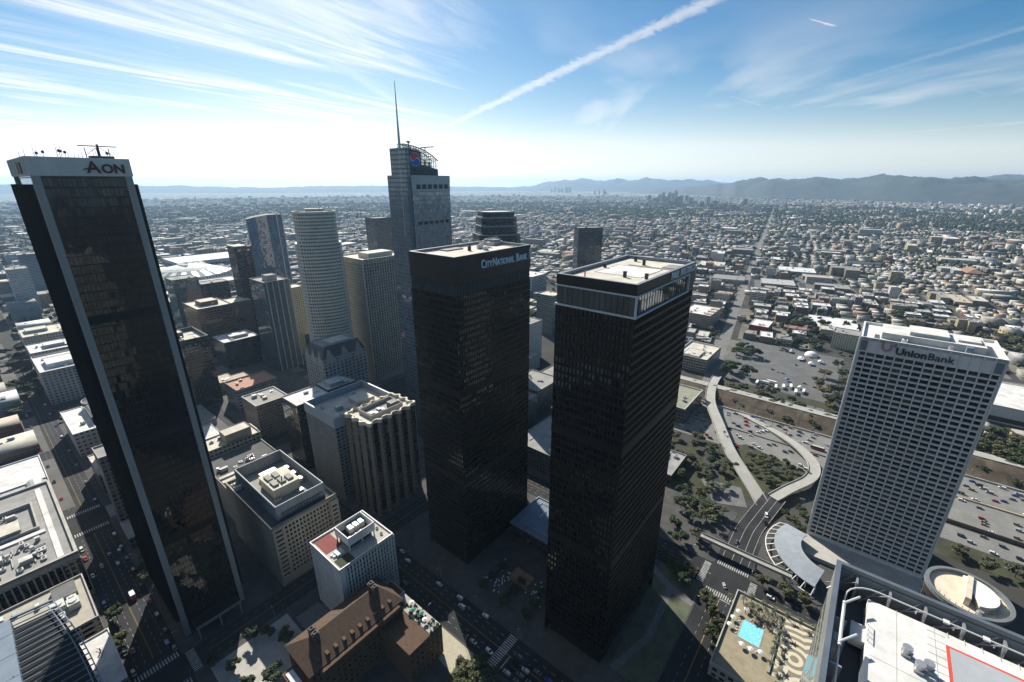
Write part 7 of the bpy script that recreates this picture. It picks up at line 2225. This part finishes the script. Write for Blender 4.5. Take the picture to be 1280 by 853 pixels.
order = sorted(range(len(B_)), key=lambda k: -angsize(B_[k]))
single, NS = [], 300
for k in order:
    if len(single) >= NS: break
    x, y = B_[k][0], B_[k][1]
    if abs(math.atan2(x, y)) < R(47.5) and not hidden(x, y, B_[k][5]): single.append(k)
ss = set(single)
LOWM = []
for i, (wn, wc) in enumerate(zip(WALLN, pal_wall)):
    LOWM.append([facade('low_wall_%d' % i if False else 'low_wall_' + wn.replace(' ', '_'), tuple(wc), 3.3, 3.2, (.25, .75), (.35, .78), (.02, .022, .024), .02, .1, .25),
                 facade('low_band_' + wn.replace(' ', '_'), tuple(wc), 14, 3.6, (.05, .95), (.42, .85), (.02, .022, .024), .02, .1, .25)])
ROOFM = [plain('low_roof_' + n.replace(' ', '_'), tuple(c), .85, .25, .12) for n, c in zip(ROOFN, pal_roof)]
LOW = []
for k in single:
    x, y, ang, hx, hy, h = B_[k]
    ri = int(rng.choice(9, p=pal_rp)); wi = rf.randrange(8)
    t_ = thing('low_building', None, 'low building', (x, y, drop(x, y)), ang, 'low buildings across the plain')
    mb = MB(); P = rect(-hx, hx, -hy, hy); L_shape = rf.random() < .3 and hx > 11
    if L_shape:
        ox = rf.uniform(-.2, .3) * hx; oy = rf.choice([-1, 1]) * hy * .15
        P = [(-hx, -hy), (hx, -hy), (hx, oy), (ox, oy), (ox, hy), (-hx, hy)]
    n_ = len(P)
    for q in range(n_): mb.face([(*P[q], 0), (*P[(q + 1) % n_], 0), (*P[(q + 1) % n_], h), (*P[q], h)])
    mb.build('wall', LOWM[wi][0 if rf.random() < .7 else 1], t_)
    hip = h < 8 and ri in (4, 6, 3) and not L_shape
    mb = MB()
    if hip:
        e = .5; zr = h + min(hx, hy) * .5
        if hx > hy: r0, r1 = (-hx + hy, 0, zr), (hx - hy, 0, zr)
        else: r0, r1 = (0, -hy + hx, zr), (0, hy - hx, zr)
        A_, B2, C2, D2 = (-hx - e, -hy - e, h), (hx + e, -hy - e, h), (hx + e, hy + e, h), (-hx - e, hy + e, h)
        if hx > hy: mb.face([A_, B2, r1, r0]); mb.face([B2, C2, r1]); mb.face([C2, D2, r0, r1]); mb.face([D2, A_, r0])
        else: mb.face([A_, B2, r0]); mb.face([B2, C2, r1, r0]); mb.face([C2, D2, r1]); mb.face([D2, A_, r0, r1])
    else:
        mb.face([(p[0], p[1], h - .7) for p in (inset(P, .3))]); mb.ring(P, .4, h - .8, h)
    ro_ = mb.build('roof', ROOFM[ri], t_)
    if not hip:
        for q in range(rf.randint(1, 4) if hx * hy > 90 else rf.randint(0, 2)):
            ux, uy = rf.uniform(-.75, .25 if not L_shape else -.3) * hx, rf.uniform(-.7, .5 if not L_shape else -.2) * hy; s_ = rf.uniform(1.4, 4.2); hh = rf.uniform(.8, 2.4)
            m2 = MB(); m2.box(ux, ux + s_, uy, uy + s_ * rf.uniform(.6, 1.2), h - .7, h - .7 + hh); m2.build('rooftop_unit', M_METALW if rf.random() < .5 else M_METAL, ro_)
    sz = 'tall ' if h > 15 else ('broad ' if hx * hy > 420 else ('small ' if hx * hy < 90 else ''))
    LOW.append((t_, f'{sz}{WALLN[wi]} block with {ROOFN[ri]} {"hip" if hip else "flat"} roof'))
ANCH2 = dict(ANCH)
ANCH2.update({'the arena': wa(240, 1300), 'the long white hall': wa(360, 1570), 'the blue curved tower': (-385, 745), 'the lone dark glass tower': (146, 1000), 'the stepped round tower': (-18, 520), 'the brown banded block': wa(80, 650), 'the L-rimmed stone block': wa(510, 55),
              'the brick apartments': wa(720, 118), 'the grey apartments': wa(770, -160), 'the pale apartment tower': wa(-70, 1200), 'the strip-window block': wa(730, 525), 'the grey-green banded tower': wa(490, 305)})
rank_labels(LOW, ANCH2)

# everything else built is one mass
rest = [B_[k] for k in range(len(B_)) if k not in ss]


def mass(name, rows, cols_top, cols_side, mat):
    n = len(rows); A_ = np.array(rows)
    x, y, an, hx, hy, h = A_.T
    z0 = np.array([drop(a, b) for a, b in zip(x, y)]) - .5
    c_, s_ = np.cos(an), np.sin(an)
    V = np.zeros((n, 8, 3))
    for i, (sx, sy) in enumerate(((-1, -1), (1, -1), (1, 1), (-1, 1))):
        V[:, i, 0] = x + sx * hx * c_ - sy * hy * s_; V[:, i, 1] = y + sx * hx * s_ + sy * hy * c_; V[:, i, 2] = z0
        V[:, i + 4] = V[:, i]; V[:, i + 4, 2] = z0 + h + .5
    F = np.array([(0, 1, 5, 4), (1, 2, 6, 5), (2, 3, 7, 6), (3, 0, 4, 7), (4, 5, 6, 7)])
    idx = (np.arange(n) * 8)[:, None, None] + F[None]
    me = bpy.data.meshes.new(name)
    me.vertices.add(n * 8); me.vertices.foreach_set('co', V.reshape(-1))
    me.loops.add(n * 20); me.loops.foreach_set('vertex_index', idx.reshape(-1).astype(np.int32))
    me.polygons.add(n * 5); me.polygons.foreach_set('loop_start', np.arange(0, n * 20, 4, dtype=np.int32)); me.polygons.foreach_set('loop_total', np.full(n * 5, 4, dtype=np.int32))
    at = me.attributes.new('col', 'FLOAT_COLOR', 'FACE')
    C_ = np.ones((n, 5, 4)); C_[:, :4, :3] = cols_side[:, None, :]; C_[:, 4, :3] = cols_top
    at.data.foreach_set('color', C_.reshape(-1))
    me.update(calc_edges=True); me.materials.append(mat)
    return link(name, me)


def clad_mat():
    m, t, b = _mat('distant_cladding')
    a = N(t, 'ShaderNodeAttribute'); a.attribute_name = 'col'
    g = N(t, 'ShaderNodeNewGeometry'); sp = N(t, 'ShaderNodeSeparateXYZ'); t.links.new(g.outputs['Position'], sp.inputs[0])
    sn = N(t, 'ShaderNodeSeparateXYZ'); t.links.new(g.outputs['Normal'], sn.inputs[0])
    al = mth(t, 'SUBTRACT', mth(t, 'MULTIPLY', sp.outputs[0], sn.outputs[1]), mth(t, 'MULTIPLY', sp.outputs[1], sn.outputs[0]))
    fu = mth(t, 'FRACT', mth(t, 'DIVIDE', al, 3.6)); fv = mth(t, 'FRACT', mth(t, 'DIVIDE', sp.outputs[2], 3.3))
    w = mth(t, 'MULTIPLY', mth(t, 'MULTIPLY', mth(t, 'GREATER_THAN', fu, .3), mth(t, 'LESS_THAN', fu, .75)), mth(t, 'MULTIPLY', mth(t, 'GREATER_THAN', fv, .35), mth(t, 'LESS_THAN', fv, .8)))
    w = mth(t, 'MULTIPLY', w, mth(t, 'LESS_THAN', mth(t, 'ABSOLUTE', sn.outputs[2]), .5))
    nz = N(t, 'ShaderNodeTexNoise'); nz.inputs['Scale'].default_value = .11; nz.inputs['Detail'].default_value = 5; t.links.new(g.outputs['Position'], nz.inputs['Vector'])
    k = mth(t, 'MULTIPLY_ADD', nz.outputs[0], .7, .62)
    v = N(t, 'ShaderNodeVectorMath', operation='SCALE'); t.links.new(a.outputs['Color'], v.inputs[0]); t.links.new(k, v.inputs['Scale'])
    t.links.new(mixc(t, w, v.outputs[0], (.03, .032, .035)), b.inputs['Base Color'])
    b.inputs['Roughness'].default_value = .85; b.inputs['Specular IOR Level'].default_value = .2
    return m


M_CLAD = clad_mat()
n = len(rest)
ct = pal_roof[rng.choice(9, n, p=pal_rp)] * rng.uniform(.75, 1.1, (n, 1)); cs = pal_wall[rng.integers(0, 8, n)] * rng.uniform(.7, 1.1, (n, 1))
o = mass('distant_buildings', rest, np.clip(ct, 0, .85), np.clip(cs, 0, .8), M_CLAD); tag(o, 'low buildings spreading over the plain to the hills', None, None, 'stuff')
units = []
for b in rest:                                               # huts and plant on the nearer roofs
    r_ = math.hypot(b[0], b[1])
    if r_ < 2600 and b[3] * b[4] > 90:
        for q in range(rf.randint(1, 3)):
            u, v = rf.uniform(-.6, .6) * b[3], rf.uniform(-.6, .6) * b[4]; c_, s_ = math.cos(b[2]), math.sin(b[2])
            units.append((b[0] + u * c_ - v * s_, b[1] + u * s_ + v * c_, b[2], rf.uniform(.8, 3), rf.uniform(.8, 2.6), b[5] + rf.uniform(.8, 2.4)))
n = len(units); cu_ = np.repeat(rng.uniform(.25, .7, (n, 1)), 3, 1)
o = mass('rooftop_units', units, cu_, cu_ * .8, M_CLAD); tag(o, None, None, None, 'stuff')
# ground of the far blocks: yards, lawns and asphalt between the streets
mb = MB(); mats_l = [plain('yard_ground', (.17, .155, .12), .95, .45, .03), plain('garden_ground', (.085, .09, .05), .95, .5, .04), plain('car_park_ground', (.13, .128, .12), .95, .35, .03)]
for (x, y, ang, hx, hy, st) in LOTS:
    c_, s_ = math.cos(ang), math.sin(ang); z = drop(x, y) + .05 + max(0, math.hypot(x, y) - 1500) * 2e-4
    mb.face([(x + sx * hx * c_ - sy * hy * s_, y + sx * hx * s_ + sy * hy * c_, z) for sx, sy in ((-1, -1), (1, -1), (1, 1), (-1, 1))], {'house': 1, 'flats': 0, 'big': 2}[st])
tag(mb.build('land', mats_l), kind='structure')
# the long cross street and the elevated motorway
mb = MB(); P = [(259 + s * .4976, 536 + s * .8674, .25 + drop(259 + s * .4976, 536 + s * .8674) + s * 3e-4) for s in range(-60, 5200, 60)]
strip(mb, P, 17); tag(mb.build('road', plain('old_street', (.17, .165, .155), .9, .25, .03)), kind='structure')
t = thing('elevated_motorway', 'long pale elevated motorway sweeping past the white halls', 'motorway', (0, 0, 0))
P = spline([(-1190, 1290, 9), (-1257, 1547, 9), (-1290, 1640, 9), (-1330, 1900, 9), (-1360, 2100, 9), (-1390, 2330, 9), (-1400, 2540, 9), (-1380, 2800, 9)], 6)
mb = MB(); L_, R_ = strip(mb, P, 46)
for S in (L_, R_):
    for i in range(len(S) - 1): mb.bar(S[i], S[i + 1], .8, 2.4)
mb.build('deck', M_RAMP, t)
for i in range(0, len(P), 2):
    mb = MB(); mb.box(P[i][0] - 14, P[i][0] + 14, P[i][1] - 1.5, P[i][1] + 1.5, 0, 8); mb.build('pier', M_CONC, t)

# the two far groups of towers, each tower its own
FT = []
for (cx, cy, sx_, sy_, n_, h0, h1, where) in ((2200, 6450, 300, 500, 16, 60, 135, 'far cluster'), (1900, 5250, 420, 420, 22, 45, 110, 'nearer cluster'), (2150, 4250, 360, 400, 14, 35, 75, 'nearest cluster'), (1560, 13600, 420, 300, 13, 90, 170, 'hazy cluster below the hills'), (2050, 11200, 160, 200, 4, 60, 110, 'hazy cluster'), (2500, 3100, 700, 500, 8, 18, 32, 'flat plain')):
    for k in range(n_):
        x, y = cx + rf.gauss(0, sx_ * .5), cy + rf.gauss(0, sy_ * .5); h = rf.uniform(h0, h1)
        if where == 'far cluster' and k == 0: x, y, h = 2322, 6634, 150
        w_, d_ = rf.uniform(14, 30), rf.uniform(12, 22); wi = rf.randrange(8)
        t_ = thing('distant_tower', None, 'distant tower', (x, y, drop(x, y)), FA, 'towers far out on the plain')
        mb = MB(); mb.box(-w_, w_, -d_, d_, 0, h); mb.build('wall', LOWM[wi][rf.randrange(2)], t_)
        mb = MB(); mb.box(-w_ * .6, w_ * .5, -d_ * .5, d_ * .6, h, h + 4); mb.build('penthouse', ROOFM[2], t_)
        FT.append((t_, f'{WALLN[wi]} {"slim " if w_ < 16 else ""}tower in the {where}'))
rank_labels(FT, {'the hills': (1500, 20000), 'the lone dark glass tower': (146, 1000)})

# ---------------------------------------------------------------- trees over the plain
TRS.sort(key=lambda q: math.hypot(q[0], q[1]))
left = max(0, 300 - len(TREES))
cand = [q for q in TRS if abs(math.atan2(q[0], q[1])) < R(47.5) and not hidden(q[0], q[1], 8)][:left]
cs_ = set((q[0], q[1]) for q in cand)
for (x, y, r_) in cand: tree(x, y, 0, r_ * 1.25, r_ * rf.uniform(1.9, 2.6), rf.choice(['dark green', 'dark green', 'olive', 'grey-green']), rf)
rank_labels(TREES, ANCH2)
far = [q for q in TRS if (q[0], q[1]) not in cs_]
# extra street and garden trees, thickest on the northern half of the plain
for k in range(42000):
    r_ = math.sqrt(rf.uniform(700 ** 2, 6200 ** 2)); an = R(rf.uniform(-50, 50)); x, y = r_ * math.sin(an), r_ * math.cos(an)
    if mnoise.noise(Vector((x / 420, y / 420, 1.7))) + .25 * mnoise.noise(Vector((x / 90, y / 90, 3))) > (-.18 if r_ < 3500 else -.25) and free(x, y, 2): far.append((x, y, rf.uniform(2.6, 6.5) * (1 if r_ < 3500 else 1.7)))
phi = (1 + 5 ** .5) / 2
IV = np.array([(-1, phi, 0), (1, phi, 0), (-1, -phi, 0), (1, -phi, 0), (0, -1, phi), (0, 1, phi), (0, -1, -phi), (0, 1, -phi), (phi, 0, -1), (phi, 0, 1), (-phi, 0, -1), (-phi, 0, 1)]) / math.sqrt(1 + phi * phi)
IF = np.array([(0, 11, 5), (0, 5, 1), (0, 1, 7), (0, 7, 10), (0, 10, 11), (1, 5, 9), (5, 11, 4), (11, 10, 2), (10, 7, 6), (7, 1, 8), (3, 9, 4), (3, 4, 2), (3, 2, 6), (3, 6, 8), (3, 8, 9), (4, 9, 5), (2, 4, 11), (6, 2, 10), (8, 6, 7), (9, 8, 1)])
pts = []
for (x, y, r_) in far:
    m_ = 3 if math.hypot(x, y) < 1800 else 1
    for q in range(m_): pts.append((x + (rf.uniform(-.5, .5) * r_ if m_ > 1 else 0), y + (rf.uniform(-.5, .5) * r_ if m_ > 1 else 0), r_ * (rf.uniform(.5, .8) if m_ > 1 else 1), rf.uniform(.8, 1.5), rf.random()))
A_ = np.array(pts); n = len(A_)
V = IV[None] * rng.uniform(.65, 1.2, (n, 12, 1)) * A_[:, 2][:, None, None]
V[:, :, 2] *= A_[:, 3][:, None]
V[:, :, 0] += A_[:, 0][:, None]; V[:, :, 1] += A_[:, 1][:, None]
V[:, :, 2] += (A_[:, 2] * A_[:, 3] * 1.1 + np.array([drop(a, b) for a, b in A_[:, :2]]) + 1)[:, None]
idx = (np.arange(n) * 12)[:, None, None] + IF[None]
me = bpy.data.meshes.new('distant_trees')
me.vertices.add(n * 12); me.vertices.foreach_set('co', V.reshape(-1))
me.loops.add(n * 60); me.loops.foreach_set('vertex_index', idx.reshape(-1).astype(np.int32))
me.polygons.add(n * 20); me.polygons.foreach_set('loop_start', np.arange(0, n * 60, 3, dtype=np.int32)); me.polygons.foreach_set('loop_total', np.full(n * 20, 3, dtype=np.int32))
at_ = me.attributes.new('col', 'FLOAT_COLOR', 'FACE')
base = np.array([(.035, .052, .020), (.055, .062, .026), (.075, .078, .045), (.03, .042, .022)])[rng.integers(0, 4, n)]
C_ = np.ones((n, 20, 4)); C_[:, :, :3] = base[:, None, :] * rng.uniform(.55, 1.5, (n, 20, 1))
at_.data.foreach_set('color', C_.reshape(-1)); me.update(calc_edges=True); me.materials.append(attr_mat('distant_leaves', 'col', .9, .1))
tag(link('distant_trees', me), None, None, None, 'stuff')
# ---------------------------------------------------------------- the air
mb = MB(); mb.box(-26000, 26000, -25500, 26000, -80, 445)
hm = bpy.data.materials.new('haze_air'); hm.use_nodes = True
t = hm.node_tree; t.nodes.clear()
o_ = N(t, 'ShaderNodeOutputMaterial'); pv = N(t, 'ShaderNodeVolumePrincipled')
pv.inputs['Color'].default_value = (0.47, 0.72, 1.0, 1)
pv.inputs['Density'].default_value = 4.5e-5
pv.inputs['Anisotropy'].default_value = 0.3
t.links.new(pv.outputs[0], o_.inputs['Volume'])
hz = mb.build('haze', hm)
tag(hz, kind='stuff')
